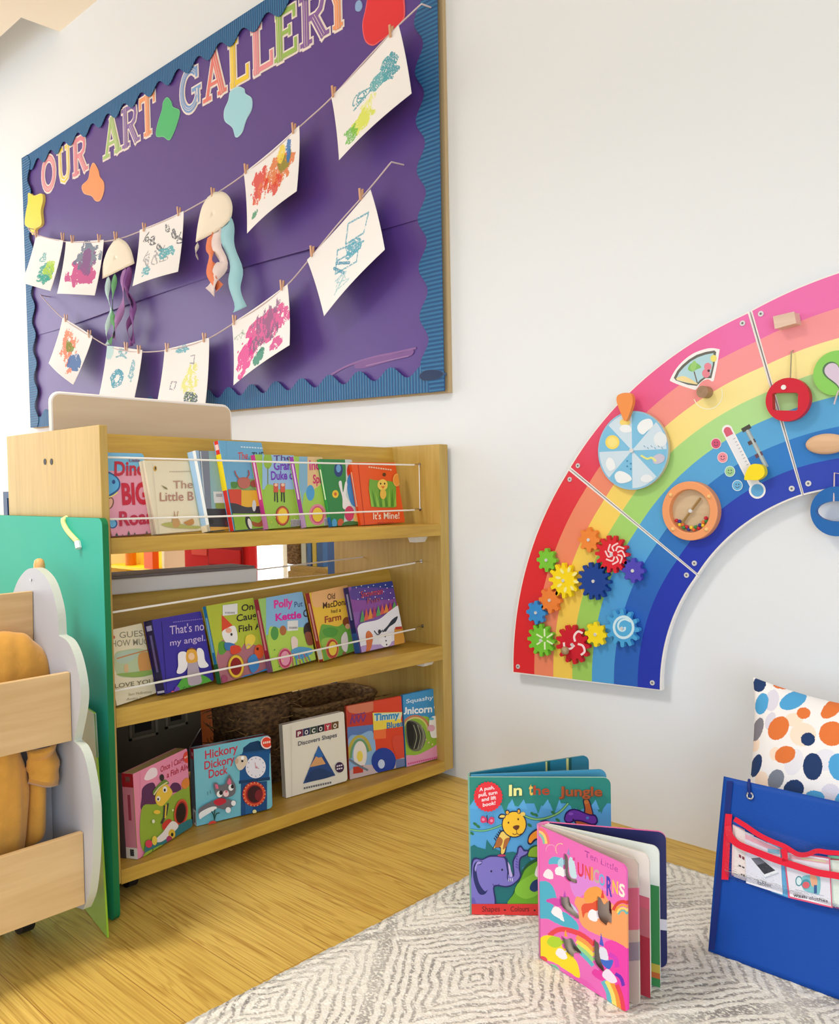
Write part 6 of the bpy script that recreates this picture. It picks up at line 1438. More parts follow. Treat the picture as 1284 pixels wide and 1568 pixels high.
# ------------------------------------------------------------------ two board books standing on the rug
ZRUG = .0155
class LeafBook:
    def __init__(s, bl, br, name, label, group):
        s.S = fl(*bl, ZRUG); E = fl(*br, ZRUG); s.u = (E-s.S); s.w = np.linalg.norm(s.u); s.u /= s.w
        s.n = np.array([s.u[1], -s.u[0], 0]); s.b = -s.n; s.v = np.array([0, 0, 1.])
        M = Matrix([[s.u[i], s.b[i], s.v[i], s.S[i]] for i in range(3)]+[[0, 0, 0, 1]])
        s.root = thing(name, label, 'book', None, group, M=M)
    def height(s, tl): p = onp(s.S, s.n, *tl); return (p-s.S)[2]
    def angle(s, w, px):
        best = min(np.linspace(0, 1.2, 600), key=lambda a: abs(proj(s.S+w*(math.cos(a)*s.u+math.sin(a)*s.b))[0]-px)); return best
    def dirs(s, ang): d = np.array([math.cos(ang), math.sin(ang), 0]); return d, np.array([-math.sin(ang), math.cos(ang), 0])
    def leaf(s, name, ang, w, h, th, r, front, edge, off=.0, bands=(), x0=.003, back=None):
        d, nn = s.dirs(ang); o = rrect(w-x0, h, r, (0, 1, 1, 0)); o_ = np.array([0, off, 0])
        f = [o_+d*(x+x0)+np.array([0, 0, z]) for x, z in o]; k = [p+nn*th for p in f]
        b = MB(); n = len(f)
        b.add(f, [tuple(range(n))], lin(front)); b.add(k, [tuple(range(n-1, -1, -1))], lin(back or front)); b.add(f+k, [(i, i+n, (i+1) % n+n, (i+1) % n) for i in range(n)], lin(edge))
        for j, (xa, xb, za, zb, col) in enumerate(bands):
            b.add([o_+d*(x0+x*(w-x0))+np.array([0, 0, z*h])-nn*(.0003+.0001*j) for x, z in ((xa, za), (xb, za), (xb, zb), (xa, zb))], [(0, 1, 2, 3)], lin(col))
        return b.build(name, PRINT, s.root, local=True)
J = LeafBook((722, 1399), (937, 1402), 'board_book', 'large square jungle board book with a yellow giraffe and purple elephant, standing on the rug', 'board books standing on the rug')
h = J.height((722, 1190)); w = J.w
a = Art(ZJ); K = '#1a2a4a'
a.rect(-20, 130, 1320, 500, '#2b8a7c'); a.rect(-20, 400, 1320, 1300, '#55a5dc')
a.poly([(-20, 150), (1300, 180), (1300, 410), (1225, 395), (1190, 440), (1150, 480), (1110, 390), (1080, 470), (1060, 420), (970, 470), (930, 400), (900, 420), (850, 380), (800, 360), (790, 420), (720, 380), (690, 440), (610, 395), (560, 380), (500, 360), (460, 430), (400, 420), (385, 365), (350, 410), (250, 420), (150, 400), (60, 370), (40, 420), (-20, 400)], '#2b8a7c')
for x in (390, 490, 700, 800, 1120, 60): a.poly([(x-50, 440), (x+4, 362), (x+38, 455)], '#5fb0e4')
for x in (330, 620, 760, 930, 1170): a.poly([(x-55, 350), (x, 490), (x+50, 350)], '#2b8a7c')
a.curve([(-10, 620), (120, 640), (220, 620), (300, 590)], 18, '#1f6a50', 6); a.curve([(-10, 620), (120, 640), (220, 620), (300, 590)], 11, '#7ac48a', 6); a.curve([(480, 500), (580, 535), (680, 530), (800, 480), (880, 400)], 22, '#1f6a50'); a.curve([(480, 500), (580, 535), (680, 530), (800, 480), (880, 400)], 13, '#86c47a')
for x, y in ((70, 580), (95, 600), (570, 490), (600, 500), (790, 545), (750, 480), (40, 660), (545, 590)): a.ell(x, y, 22, 12, '#2f7a4a', .6)
a.poly([(-10, 800), (60, 760), (90, 780), (160, 800), (170, 715), (230, 790), (330, 830), (400, 820), (540, 870), (560, 900), (480, 960), (480, 1290), (-10, 1290)], '#1f7478')
a.blob([(930, 540), (950, 600), (940, 700), (1130, 700), (1110, 540), (1090, 440), (1060, 360), (1010, 370), (1020, 450), (1000, 540)], K); a.blob([(950, 550), (960, 600), (950, 700), (1110, 700), (1100, 540), (1080, 440), (1055, 370), (1020, 375), (1032, 450), (1015, 540)], '#b4622c'); a.ell(1040, 385, 20, 18, '#c47a3a')
a.blob([(845, 530), (860, 480), (900, 450), (960, 450), (1060, 490), (1120, 500), (1140, 560), (1100, 590), (1000, 560), (940, 555), (890, 575), (855, 560)], '#241a5a'); a.blob([(856, 528), (870, 490), (905, 462), (960, 462), (1060, 502), (1112, 512), (1128, 555), (1095, 576), (1000, 546), (940, 542), (890, 560), (862, 550)], '#6a3aa8'); a.ell(905, 490, 22, 12, '#8a5ac8'); a.ell(1050, 525, 14, 12, '#4a88d8'); a.ell(925, 540, 7, 7, '#1a1a3a')
a.blob([(220, 800), (255, 720), (290, 640), (330, 640), (380, 690), (350, 760), (330, 840), (290, 850), (285, 790), (240, 790)], K); a.blob([(232, 790), (262, 722), (296, 652), (330, 650), (370, 692), (342, 760), (322, 830), (296, 836), (292, 780), (250, 780)], '#f2d268'); a.blob([(250, 740), (275, 690), (310, 720), (290, 775), (245, 782)], '#b06a34'); a.blob([(330, 710), (370, 700), (345, 770), (312, 800), (318, 750)], '#b06a34')
for i in range(5): a.line([(235+i*12, 700-i*18), (250+i*12, 720-i*18)], 9, K)
a.ell(410, 580, 110, 118, K); a.ell(410, 580, 101, 108, '#fbc832'); a.blob([(270, 520), (290, 490), (330, 495), (330, 525), (290, 535)], K); a.blob([(282, 518), (296, 500), (326, 502), (322, 520)], '#f2d268'); a.ell(350, 475, 20, 22, K); a.ell(350, 477, 13, 15, '#f2b43a'); a.ell(450, 465, 16, 24, K); a.ell(450, 467, 10, 16, '#f2b43a'); a.ell(485, 490, 22, 18, '#f2d268')
a.blob([(398, 605), (425, 588), (455, 592), (448, 618), (425, 630)], '#6a3a1c'); a.line([(430, 625), (432, 655)], 5, '#6a3a1c'); a.arc(415, 655, 18, 14, 190, 350, 6, '#6a3a1c'); a.arc(455, 655, 18, 14, 190, 350, 6, '#6a3a1c'); a.ell(360, 565, 7, 9, '#4a2a14'); a.ell(445, 535, 7, 9, '#4a2a14')
a.blob([(380, 1290), (400, 1180), (450, 1060), (500, 950), (600, 880), (760, 860), (760, 1290)], '#1f5a34'); a.blob([(370, 1290), (410, 1180), (470, 1050), (520, 960), (640, 890), (760, 880), (760, 1290)], '#6fb02c'); a.blob([(420, 1180), (440, 1100), (520, 1040), (640, 1000), (640, 1160), (520, 1230)], '#88c83c'); a.blob([(520, 850), (540, 790), (600, 760), (680, 780), (680, 870), (560, 870)], '#1f5a34'); a.blob([(532, 850), (550, 800), (604, 772), (680, 790), (680, 860), (560, 862)], '#86b834')
a.blob([(525, 730), (540, 670), (600, 620), (680, 600), (680, 680), (600, 720), (560, 755), (535, 755)], K); a.blob([(535, 725), (552, 675), (608, 632), (680, 614), (680, 672), (590, 706), (555, 742)], '#f39a2c'); a.ell(680, 570, 50, 26, K); a.blob([(545, 1130), (570, 1080), (620, 1060), (640, 1120), (600, 1165), (560, 1160)], '#1f3a6a'); a.blob([(590, 1020), (610, 940), (640, 930), (640, 1040)], '#f2f0e8')
a.blob([(20, 1290), (30, 1000), (40, 900), (70, 870), (130, 880), (200, 850), (300, 855), (340, 880), (370, 1000), (400, 1010), (395, 900), (430, 830), (440, 780), (470, 765), (500, 800), (540, 805), (520, 850), (470, 880), (460, 960), (470, 1040), (400, 1110), (340, 1130), (240, 1130), (240, 1290)], '#2a2f6a')
a.blob([(30, 1290), (42, 1000), (52, 910), (78, 884), (130, 892), (200, 864), (296, 868), (330, 890), (356, 1010), (410, 1030), (408, 905), (442, 838), (452, 790), (468, 780), (494, 814), (525, 816), (510, 840), (458, 872), (448, 960), (456, 1036), (396, 1098), (338, 1116), (228, 1118), (228, 1290)], '#8078c8')
a.blob([(60, 930), (90, 900), (130, 900), (120, 930), (80, 950), (100, 1080), (150, 1160), (180, 1150), (150, 1190), (100, 1180), (60, 1080), (50, 990)], '#2a2f6a'); a.blob([(90, 905), (128, 908), (112, 924), (86, 936), (74, 990), (66, 960)], '#a89ce0'); a.blob([(345, 900), (360, 960), (370, 1030), (395, 1030), (382, 980), (370, 930)], '#c8b8ec'); a.curve([(345, 880), (355, 960), (352, 1050), (380, 1075)], 9, '#2a2f6a')
a.ell(210, 988, 8, 10, K); a.ell(305, 975, 8, 10, K); a.arc(250, 1095, 28, 20, 190, 350, 6, '#3a2f7a'); a.ell(300, 850, 36, 10, '#b83a6a')
for i in range(3): a.line([(362+i*16, 1050), (364+i*16, 1075)], 6, '#e8e4f8')
for i in range(5): a.line([(425, 850+i*24), (440, 862+i*24)], 9, '#5a4fa8')
a.blob([(40, 1290), (40, 1230), (60, 1220), (80, 1290)], '#6a60b8')
a.rect(-20, 1272, 1320, 1420, '#e03a38'); a.text('Shapes', 130, 1340, 285, 1337, 46, '#5a2420', (0, -1), .004); a.ell(328, 1325, 9, 8, '#5a2420'); a.text('Colours', 378, 1338, 540, 1336, 44, '#5a2420', (0, -1), .004); a.ell(588, 1328, 9, 9, '#5a2420')
R_ = [(183+128*(1.0 if i % 2 else .93)*math.cos(2*math.pi*i/52), 337+134*(1.0 if i % 2 else .93)*math.sin(2*math.pi*i/52)) for i in range(52)]
a.poly(R_, '#e8303c'); a.text('A push,', 106, 290, 238, 268, 32, '#fbeef0', (0, -1), .02, caps=.72); a.text('pull, turn', 100, 338, 262, 312, 32, '#fbeef0', (0, -1), .02, caps=.72); a.text('and lift', 126, 378, 252, 358, 32, '#fbeef0', (0, -1), .02, caps=.72); a.text('book!', 136, 424, 246, 404, 32, '#fbeef0', (0, -1), .02, caps=.72)
a.blob([(115, 540), (130, 505), (165, 520), (180, 545), (200, 515), (232, 520), (235, 560), (205, 580), (175, 560), (130, 565)], '#d83a6a'); a.ell(140, 535, 13, 13, '#f08aa8'); a.ell(212, 545, 13, 13, '#f08aa8'); a.line([(172, 500), (178, 565)], 8, '#4a1a3a')
a.text('In', 368, 332, 482, 326, 96, '#1f5a50', (0, -1), .05, caps=.72); a.text('In', 364, 328, 478, 322, 96, '#f0f09a', (0, -1), .03, caps=.72); a.text('t', 538, 320, 572, 318, 92, '#eac45a', (0, -1), .03); a.text('he', 578, 318, 718, 318, 82, '#b04a2a', (0, -1), .02, caps=.72); a.text('Jungle', 802, 330, 1180, 332, 82, '#6a4a2a', (0, -1), .045, caps=.72); a.text('Jungle', 800, 326, 1176, 328, 82, '#a8552c', (0, -1), .015, caps=.72)
b = MB(); th = .005; o = rrect(w, h, .016, (0, 1, 1, 0)); f = [(x, 0, z) for x, z in o]; n = len(f)
b.add(f, [tuple(range(n))], lin('#2b8a7c')); b.add([(x, th, z) for x, z in o], [tuple(range(n-1, -1, -1))], lin('#d8e0c8')); b.add(f+[(x, th, z) for x, z in o], [(i, i+n, (i+1) % n+n, (i+1) % n) for i in range(n)], lin('#a8d0c0'))
def mpj(px, py, d): p = onp(J.S, J.n, px, py)-J.S; return (p@J.u, -d, p[2])
a.emit(b, mpj, [proj(J.S+x*J.u+z*J.v) for x, z in rrect(w, h, .016, (0, 1, 1, 0), 4)], step=.00004)
b.build('front_cover', PRINT, J.root, local=True)
J.leaf('page', J.angle(w, 931), w, h+.003, .004, .016, '#4a9cc4', '#2f86a8', off=.007, back='#4a9cc4')
J.leaf('back_cover', J.angle(w, 905), w, h+.004, .005, .016, '#2a7f9c', '#2a7f8c', off=.016, bands=((.62, .635, .5, 1, '#d8d88a'), (.80, .82, .5, 1, '#d8d88a'), (.635, .66, .5, 1, '#1a5a5a'), (.82, .845, .5, 1, '#1a5a5a')), back='#2a7f8c')
b = MB().box((-.004, .0, 0), (0, .022, h+.002), lin('#7fae9a')); b.build('spine', PRINT, J.root, local=True)

U = LeafBook((827, 1467), (961, 1552), 'board_book', 'pink unicorn board book with cut out shapes, standing fanned open on the rug', 'board books standing on the rug')
h = U.height((829, 1267)); w = U.w
HZ = [[(220, 255), (240, 250), (258, 290), (262, 400), (285, 440), (325, 455), (322, 488), (262, 470), (232, 440), (222, 360)],
      [(190, 590), (225, 595), (262, 592), (275, 640), (300, 690), (342, 740), (335, 772), (270, 735), (225, 700), (196, 660)],
      [(490, 590), (520, 605), (545, 650), (575, 625), (600, 640), (606, 800), (575, 800), (560, 825), (515, 795), (488, 750), (482, 680)],
      [(205, 910), (240, 930), (285, 925), (325, 985), (368, 1048), (310, 1045), (300, 1080), (250, 1050), (222, 1005)],
      [(462, 932), (485, 950), (505, 975), (510, 1060), (530, 1130), (548, 1175), (530, 1195), (492, 1160), (465, 1120), (456, 1040)]]
toxz = lambda x, y: (lambda p: (p@U.u, p[2]))(onp(U.S, U.n, *ZU(x, y))-U.S)
HX = [[toxz(x, y) for x, y in smooth_curve(hh, 4, True)] for hh in HZ]
def inpoly(px, pz, poly):
    ins = np.zeros(px.shape, bool); k = len(poly)
    for i in range(k):
        x1, y1 = poly[i]; x2, y2 = poly[(i+1) % k]
        if y1 == y2: continue
        ins ^= ((y1 > pz) != (y2 > pz)) & (px < (x2-x1)*(pz-y1)/(y2-y1)+x1)
    return ins
def raster_leaf(name, ang, off, th, base, art, holes, r, mapart=True, hh=None):
    hh = hh or h; d, nn = U.dirs(ang); nx, nz = 190, 260
    xs = np.linspace(.001, w, nx+1); zs = np.linspace(0, hh, nz+1); X, Z = np.meshgrid(xs, zs, indexing='ij')
    G = np.stack([X*d[0], X*d[1]+off, Z], -1)
    xc = (xs[:-1]+xs[1:])/2; zc = (zs[:-1]+zs[1:])/2; XC, ZC_ = np.meshgrid(xc, zc, indexing='ij')
    C = np.tile(np.array(lin(base)[:3]), XC.shape+(1,))
    if art:
        W3 = U.S+XC[..., None]*U.u+ZC_[..., None]*U.v; q = W3-CAMP; z_ = q@FWD
        PX, PY = 642+FPX*(q@RGT)/z_, 784-FPX*(q@UPV)/z_
        art.raster(PX, PY, C)
    keep = inpoly(XC, ZC_, rrect(w+.001, hh, r, (0, 1, 1, 0), 6))
    for p in holes: keep &= ~inpoly(XC, ZC_, p)
    M3 = np.array(MW[U.root]); Gw = G.reshape(-1, 3)@M3[:3, :3].T+M3[:3, 3]
    o = grid_obj(name, Gw.reshape(G.shape), C, PRINT, U.root, keep=keep, smooth=False)
    me = o.data
    md = o.modifiers.new('Solid', 'SOLIDIFY'); md.thickness = th; md.offset = 0
    return o
a = Art(ZU)
a.rect(0, 0, 800, 1600, '#ee6fc0'); a.blob([(280, 430), (400, 420), (520, 500), (560, 540), (420, 560), (330, 600), (280, 520)], '#e08ae0'); a.blob([(560, 950), (760, 1000), (760, 1560), (600, 1380), (500, 1200), (560, 1100)], '#f03fae'); a.blob([(160, 1190), (330, 1220), (480, 1330), (540, 1440), (300, 1310)], '#ec62ba')
a.arc(20, 165, 80, 120, 0, 90, 22, '#f4787c'); a.arc(20, 165, 62, 96, 0, 90, 18, '#f6d878'); a.arc(20, 165, 44, 72, 0, 90, 18, '#8ac8b8'); a.arc(120, 220, 40, 45, 30, 190, 5, '#f2b0c8'); a.arc(195, 210, 36, 45, 60, 230, 5, '#f4d49a')
a.blob([(20, 500), (60, 465), (110, 480), (150, 540), (165, 620), (140, 690), (240, 720), (330, 800), (330, 860), (200, 820), (100, 770), (20, 740)], '#4fb4d0'); a.blob([(340, 700), (310, 640), (330, 590), (380, 600), (420, 530), (490, 510), (540, 560), (600, 640), (680, 680), (760, 740), (770, 1000), (640, 950), (480, 890), (390, 840), (350, 780)], '#f6a468'); a.blob([(390, 560), (440, 515), (510, 520), (540, 590), (440, 640), (390, 620)], '#f4a24c')
a.arc(695, 730, 78, 100, 20, 160, 26, '#e04038'); a.arc(695, 735, 60, 78, 20, 160, 18, '#f2a03c'); a.arc(695, 740, 46, 60, 20, 160, 14, '#f6e070'); a.arc(695, 745, 34, 44, 20, 160, 14, '#6ac0c0')
a.line([(300, 870), (300, 870)], 1, '#fff'); a.curve([(110, 900), (180, 855), (270, 860), (370, 900), (460, 970)], 40, '#ea4450'); a.curve([(330, 915), (400, 960), (455, 1020)], 34, '#f6a04c'); a.curve([(330, 950), (400, 1000), (455, 1060)], 30, '#f6e05a'); a.curve([(330, 985), (400, 1040), (455, 1100)], 30, '#a0d88a'); a.curve([(340, 1025), (400, 1080), (455, 1140)], 30, '#62bccc')
a.blob([(20, 960), (50, 910), (110, 900), (200, 930), (215, 1000), (300, 1080), (335, 1130), (350, 1240), (260, 1190), (150, 1120), (60, 1090), (25, 1040)], '#fbdf24'); a.blob([(90, 960), (120, 910), (190, 920), (210, 970), (150, 1000)], '#b4d832'); a.ell(60, 1090, 34, 22, '#ec4a5a', .4); a.blob([(110, 1130), (160, 1140), (190, 1180), (130, 1170)], '#7ac8a8')
a.curve([(540, 1270), (580, 1360), (590, 1460)], 40, '#62bccc'); a.curve([(570, 1270), (615, 1370), (630, 1480)], 36, '#f4e070'); a.curve([(610, 1280), (650, 1380), (668, 1500)], 34, '#f29a3c'); a.curve([(650, 1300), (685, 1400), (705, 1520)], 34, '#ea3f58')
a.blob([(105, 330), (110, 290), (150, 270), (215, 290), (215, 330), (150, 330)], '#5ab8d8'); a.blob([(180, 300), (215, 280), (215, 360), (180, 350)], '#a8d8ec'); a.blob([(155, 370), (190, 350), (222, 370), (225, 430), (190, 420), (160, 410)], '#fbf4fa'); a.blob([(60, 410), (90, 370), (130, 390), (140, 440), (110, 450), (65, 430)], '#fbeef6'); a.blob([(268, 280), (300, 290), (320, 380), (325, 440), (280, 430), (264, 350)], '#c8e4f0'); a.poly([(248, 250), (262, 200), (276, 262)], '#9a8ac8'); a.ell(305, 290, 12, 14, '#e04a9a')
a.blob([(80, 620), (150, 600), (200, 620), (190, 670), (130, 650)], '#d84ab0'); a.poly([(218, 600), (230, 540), (244, 598)], '#b84ab8'); a.blob([(125, 720), (150, 670), (200, 690), (215, 740), (225, 790), (180, 760)], '#fbf4fa'); a.blob([(260, 640), (300, 660), (340, 720), (300, 700)], '#c8c8e8')
a.blob([(365, 690), (380, 650), (450, 640), (490, 620), (485, 700), (400, 720), (380, 760)], '#e85436'); a.poly([(520, 600), (532, 520), (550, 605)], '#e8443a'); a.blob([(415, 740), (440, 695), (485, 710), (490, 785), (440, 780)], '#fbf4fa'); a.poly([(225, 905), (238, 850), (254, 915)], '#f4a83a'); a.blob([(160, 1050), (180, 1005), (225, 1020), (250, 1080), (210, 1090)], '#fbf4fa')
a.blob([(510, 1000), (560, 1010), (580, 1080), (575, 1120), (520, 1110)], '#e4e4f4'); a.poly([(508, 975), (522, 880), (545, 990)], '#4a5ac8'); a.blob([(510, 1090), (560, 1100), (620, 1100), (590, 1170), (540, 1140)], '#3a6ad0'); a.curve([(590, 1050), (640, 1090), (650, 1150)], 34, '#d83ac0'); a.blob([(450, 1190), (480, 1170), (530, 1210), (520, 1260), (460, 1220)], '#e83aa8'); a.blob([(530, 1220), (570, 1170), (620, 1210), (650, 1270), (600, 1280)], '#f4e4f8'); a.curve([(640, 1210), (680, 1240), (700, 1300)], 28, '#6a2ab8')
a.text('Ten Little', 392, 270, 655, 395, 50, '#a83a98', (0, -1), -.004); Ls = (('U', '#e0305a', 335, 418, 105), ('N', '#e85a4a', 392, 440, 105), ('I', '#f0a04a', 442, 456, 105), ('C', '#c8b0a8', 460, 468, 105), ('O', '#6ab4e0', 505, 492, 90), ('R', '#4a3ab8', 565, 575, 150), ('N', '#f4c84a', 612, 556, 100), ('S', '#fbf0e0', 666, 580, 100))
for ch, col, x, y, hh in Ls: a.text(ch, x, y, x+(14 if ch == 'I' else 46), y+(4 if ch == 'I' else 16), hh, col, (0, -1), .03)
raster_leaf('front_cover', 0, .002, .004, '#ee6fc0', a, HX, .014)
def shrink(hx, k): c = np.mean(hx, 0); return [tuple(c+(np.array(p)-c)*k+np.array([.004, 0])) for p in hx]
angs = [U.angle(w, p) for p in (975, 988, 1000)]; ab = U.angle(w, 1009)
a2 = Art(ZU); a2.rect(0, 0, 900, 1700, '#c9bcae'); a2.blob([(690, 280), (780, 320), (800, 480), (760, 470), (720, 360)], '#8ab83a'); a2.rect(560, 560, 900, 900, '#d8708a'); a2.rect(560, 1000, 900, 1150, '#9a949a')
raster_leaf('page', angs[0], .008, .004, '#cbbfb2', a2, [shrink(p, .82) for p in HX], .014)
U.leaf('page', angs[1], w, h, .004, .014, '#efe6e0', '#e6ddd2', off=.014, bands=((.5, 1, 0.0, .42, '#b83a4a'), (.5, 1, .42, .62, '#c8707a'), (.5, 1, .62, .70, '#d86a80')))
U.leaf('page', angs[2], w, h, .004, .014, '#e8ece6', '#dfe4da', off=.020, bands=((.5, 1, 0, .72, '#3f8a50'), (.5, 1, .1, .16, '#c8b04a'), (.5, 1, .06, .1, '#c86a3a')))
U.leaf('back_cover', ab, w, h+.001, .006, .016, '#2a2c60', '#e86aa4', off=.026, back='#ee6fc0', bands=((.5, 1, .28, .36, '#e4dce4'),))
b = MB(); sp = smooth_curve([(0, .001), (-.008, .006), (-.010, .018), (-.006, .030), (.004, .034)], 4); n = len(sp)
b.add([(x, y, 0) for x, y in sp]+[(x, y, h) for x, y in sp], [(i, i+1, n+i+1, n+i) for i in range(n-1)], lin('#ee86c0'))
o = b.build('spine', PRINT, U.root, local=True, smooth=60); md = o.modifiers.new('Solid', 'SOLIDIFY'); md.thickness = .002

# ------------------------------------------------------------------ spotted cushion
CX0, CW, CH = -.815, .50, .525; CB = np.array([0, 1.835, .016]); CT = np.array([0, 1.965, CB[2]+CH])
cn = np.array([0, -(CT-CB)[2], (CT-CB)[1]]); cn /= np.linalg.norm(cn)
nu = nv = 320
us = np.linspace(-1, 1, nu+1); vs_ = np.linspace(-1, 1, nv+1)
def cpt(u, v, side):
    e = (1-abs(u)**2.4)*(1-abs(v)**2.4); bul = .085*max(e, 0)**.55
    pin = .035*(1-abs(v)**2)*abs(u)**3*np.sign(u); pinv = .03*(1-abs(u)**2)*abs(v)**3*np.sign(v)
    wr = .004*math.sin(6*u+3*v)*(1-e)*(1 if abs(u) < .98 else 0)
    p = np.array([CX0+CW/2, 0, 0])+np.array([(u*CW/2-pin), 0, 0])+CB+(CT-CB)*((v-pinv/(CH/2))+1)/2
    p[0] -= .034*(1-v)/2+.010
    return p+cn*(bul*side+wr)
dots = Art(crop(1040, 1020, 698/244)); PE, LI, OR, NA, LB, GY = '#f8e2d0', '#dcdaea', '#e2793c', '#1f3a6a', '#4fa4dc', '#82808c'
for x, y, rx, ry, c_, ro_ in ((405, 150, 30, 48, LI, .2), (540, 300, 58, 52, PE, 0), (500, 420, 40, 60, '#e9e8f2', .3), (660, 560, 42, 46, LI, 0), (640, 410, 50, 48, '#e6e6f2', 0), (360, 500, 30, 40, PE, 0), (500, 235, 40, 30, PE, 0), (398, 240, 22, 40, LI, .3), (330, 340, 20, 36, PE, 0), (420, 385, 26, 30, PE, 0),
                              (350, 78, 28, 36, NA, .3), (452, 88, 42, 13, OR, .1), (640, 130, 34, 10, OR, 0), (360, 165, 28, 48, LB, .25), (497, 150, 64, 36, LB, -.45), (543, 206, 31, 25, OR, 0), (668, 185, 60, 32, OR, -.7), (342, 277, 22, 54, GY, .3), (433, 272, 42, 56, OR, .6), (562, 320, 31, 29, NA, 0), (668, 296, 58, 54, OR, 0), (462, 388, 47, 37, OR, -.4),
                              (583, 440, 43, 60, NA, 0), (696, 442, 44, 60, LB, -.2), (335, 436, 22, 52, NA, .3), (422, 496, 34, 46, '#7c8494', .4), (500, 540, 46, 42, NA, -.5), (590, 582, 46, 38, LB, 0), (300, 418, 15, 50, LB, .2), (316, 240, 6, 42, GY, .1), (705, 596, 25, 40, LB, 0),
                              (760, 150, 40, 50, NA, .2), (800, 300, 50, 46, LB, 0), (760, 380, 36, 30, OR, .3), (850, 200, 46, 50, OR, .4), (820, 470, 40, 50, NA, 0), (920, 320, 50, 60, LI, 0), (900, 120, 36, 30, LB, 0), *[(960+170*i+40*((j*7+i) % 3-1), 60+150*j+30*((i*5+j) % 3-1), 36+8*((i+j) % 3), 40+7*((i*2+j) % 3), (OR, NA, LB, LI, GY, PE)[(i*2+j*3) % 6], .3*((i+j) % 3-1)) for i in range(5) for j in range(6)], (930, 440, 50, 40, OR, 0), (430, 640, 46, 40, OR, 0), (560, 690, 50, 50, NA, 0)): dots.ell(x, y, rx, ry, c_, ro_)
Cc_ = []; cu = thing('cushion', 'white cushion with orange, navy and light blue spots, standing behind the blue chart', 'cushion', (CX0+CW/2, 1.9, .012))
for side, nm in ((1, 'front_cover'), (-1, 'back_cover')):
    G = np.array([[cpt(u, v, side) for v in vs_] for u in us]); ctr = (G[:-1, :-1]+G[1:, 1:])/2
    C = np.tile(np.array(lin((244, 242, 244))[:3]), ctr.shape[:2]+(1,))
    if side == 1:
        q = ctr-CAMP; z_ = q@FWD; dots.raster(642+FPX*(q@RGT)/z_, 784-FPX*(q@UPV)/z_, C)
    grid_obj(nm, G, C, CLOTHP, cu)

# ------------------------------------------------------------------ blue pocket chart
CO = np.array([-.812, 1.700, .0150]); CV = np.array([0, .08, .346]); CV /= np.linalg.norm(CV); CN = np.array([0, -CV[2], CV[1]]); CHH = .356
cpx = lambda x, y, d=0.0: onp(CO+CN*d, CN, x, y)
ch = thing('pocket_chart', 'royal blue fabric pocket chart with a red trimmed clear pocket, propped against the spotted cushion', 'pocket chart', (-.6, 1.70, .014))
M_blue2 = plain('royal_blue_fabric', (12, 74, 168), .6, bump=.12, bscale=350); M_navy = plain('navy_binding', (20, 44, 120), .6); M_redt = plain('red_binding', (226, 30, 58), .55)
nx, nz = 40, 30; G = np.zeros((nx+1, nz+1, 3)); WID = .36
for i in range(nx+1):
    for j in range(nz+1):
        u, v = i/nx, j/nz; p = CO+np.array([u*WID, 0, 0])+CV*v*CHH; p = p+CN*(.0035*math.sin(u*5+1.5)*math.sin(v*3)+.004*(v**3)*math.sin(u*7)); p[0] -= .010*(v > .8)*((v-.8)/.2)*(u < .2)*(1-u/.2)*-0; G[i, j] = p
grid_obj('fabric_panel', G, np.ones((nx, nz, 3)), M_blue2, ch, thick=.003)
def ribbon(name, px, wpx, d0, mat, par, hd=None):
    P = smooth_curve(px, 6); n = len(P); V = []; 
    hd = hd or (lambda k: 0)
    for i, p in enumerate(P):
        a_, b_ = P[max(i-1, 0)], P[min(i+1, n-1)]; t_ = np.array([b_[0]-a_[0], b_[1]-a_[1]]); t_ /= np.linalg.norm(t_); q = np.array([-t_[1], t_[0]])*wpx/2
        for s_, d in ((1, d0), (-1, d0), (-1, d0+.0025), (1, d0+.0025)): V.append(cpx(p[0]+s_*q[0], p[1]+s_*q[1], d+hd(i/(n-1))))
    F_ = []
    for i in range(n-1):
        for k in range(4): F_.append((i*4+k, i*4+(k+1) % 4, (i+1)*4+(k+1) % 4, (i+1)*4+k))
    F_ += [(0, 1, 2, 3), (4*n-4, 4*n-3, 4*n-2, 4*n-1)]
    return MB().add(V, F_).build(name, mat, par, smooth=50)
ribbon('side_binding', [(1117, 1196), (1112, 1250), (1103, 1320), (1096, 1390), (1089, 1455)], 9, .003, M_navy, ch)
cf = lambda x, y: ZP(x, y)
ribbon('pocket_trim', [cf(168, 440), cf(155, 600), cf(145, 760), cf(135, 950), cf(128, 1105)], 10.5, .006, M_redt, ch)
ribbon('pocket_trim', [cf(160, 560), cf(180, 660), cf(260, 745), cf(420, 815), cf(640, 900), cf(840, 965), cf(1050, 1030), cf(1284, 1070), cf(1500, 1130), cf(1790, 1215)], 10.5, .0225, M_redt, ch, lambda k: -.012*(1-min(1, k*5)))
ribbon('flap_trim', [cf(225, 490), cf(330, 555), cf(470, 650), cf(600, 715), cf(735, 770), cf(860, 845), cf(960, 850), cf(1060, 815), cf(1180, 830), cf(1300, 840), cf(1480, 890), cf(1790, 985)], 7.5, .0225, M_redt, ch, lambda k: .006*math.sin(k*9))
ribbon('pocket_trim', [cf(722, 790), cf(735, 860), cf(738, 920)], 9, .0225, M_redt, ch)
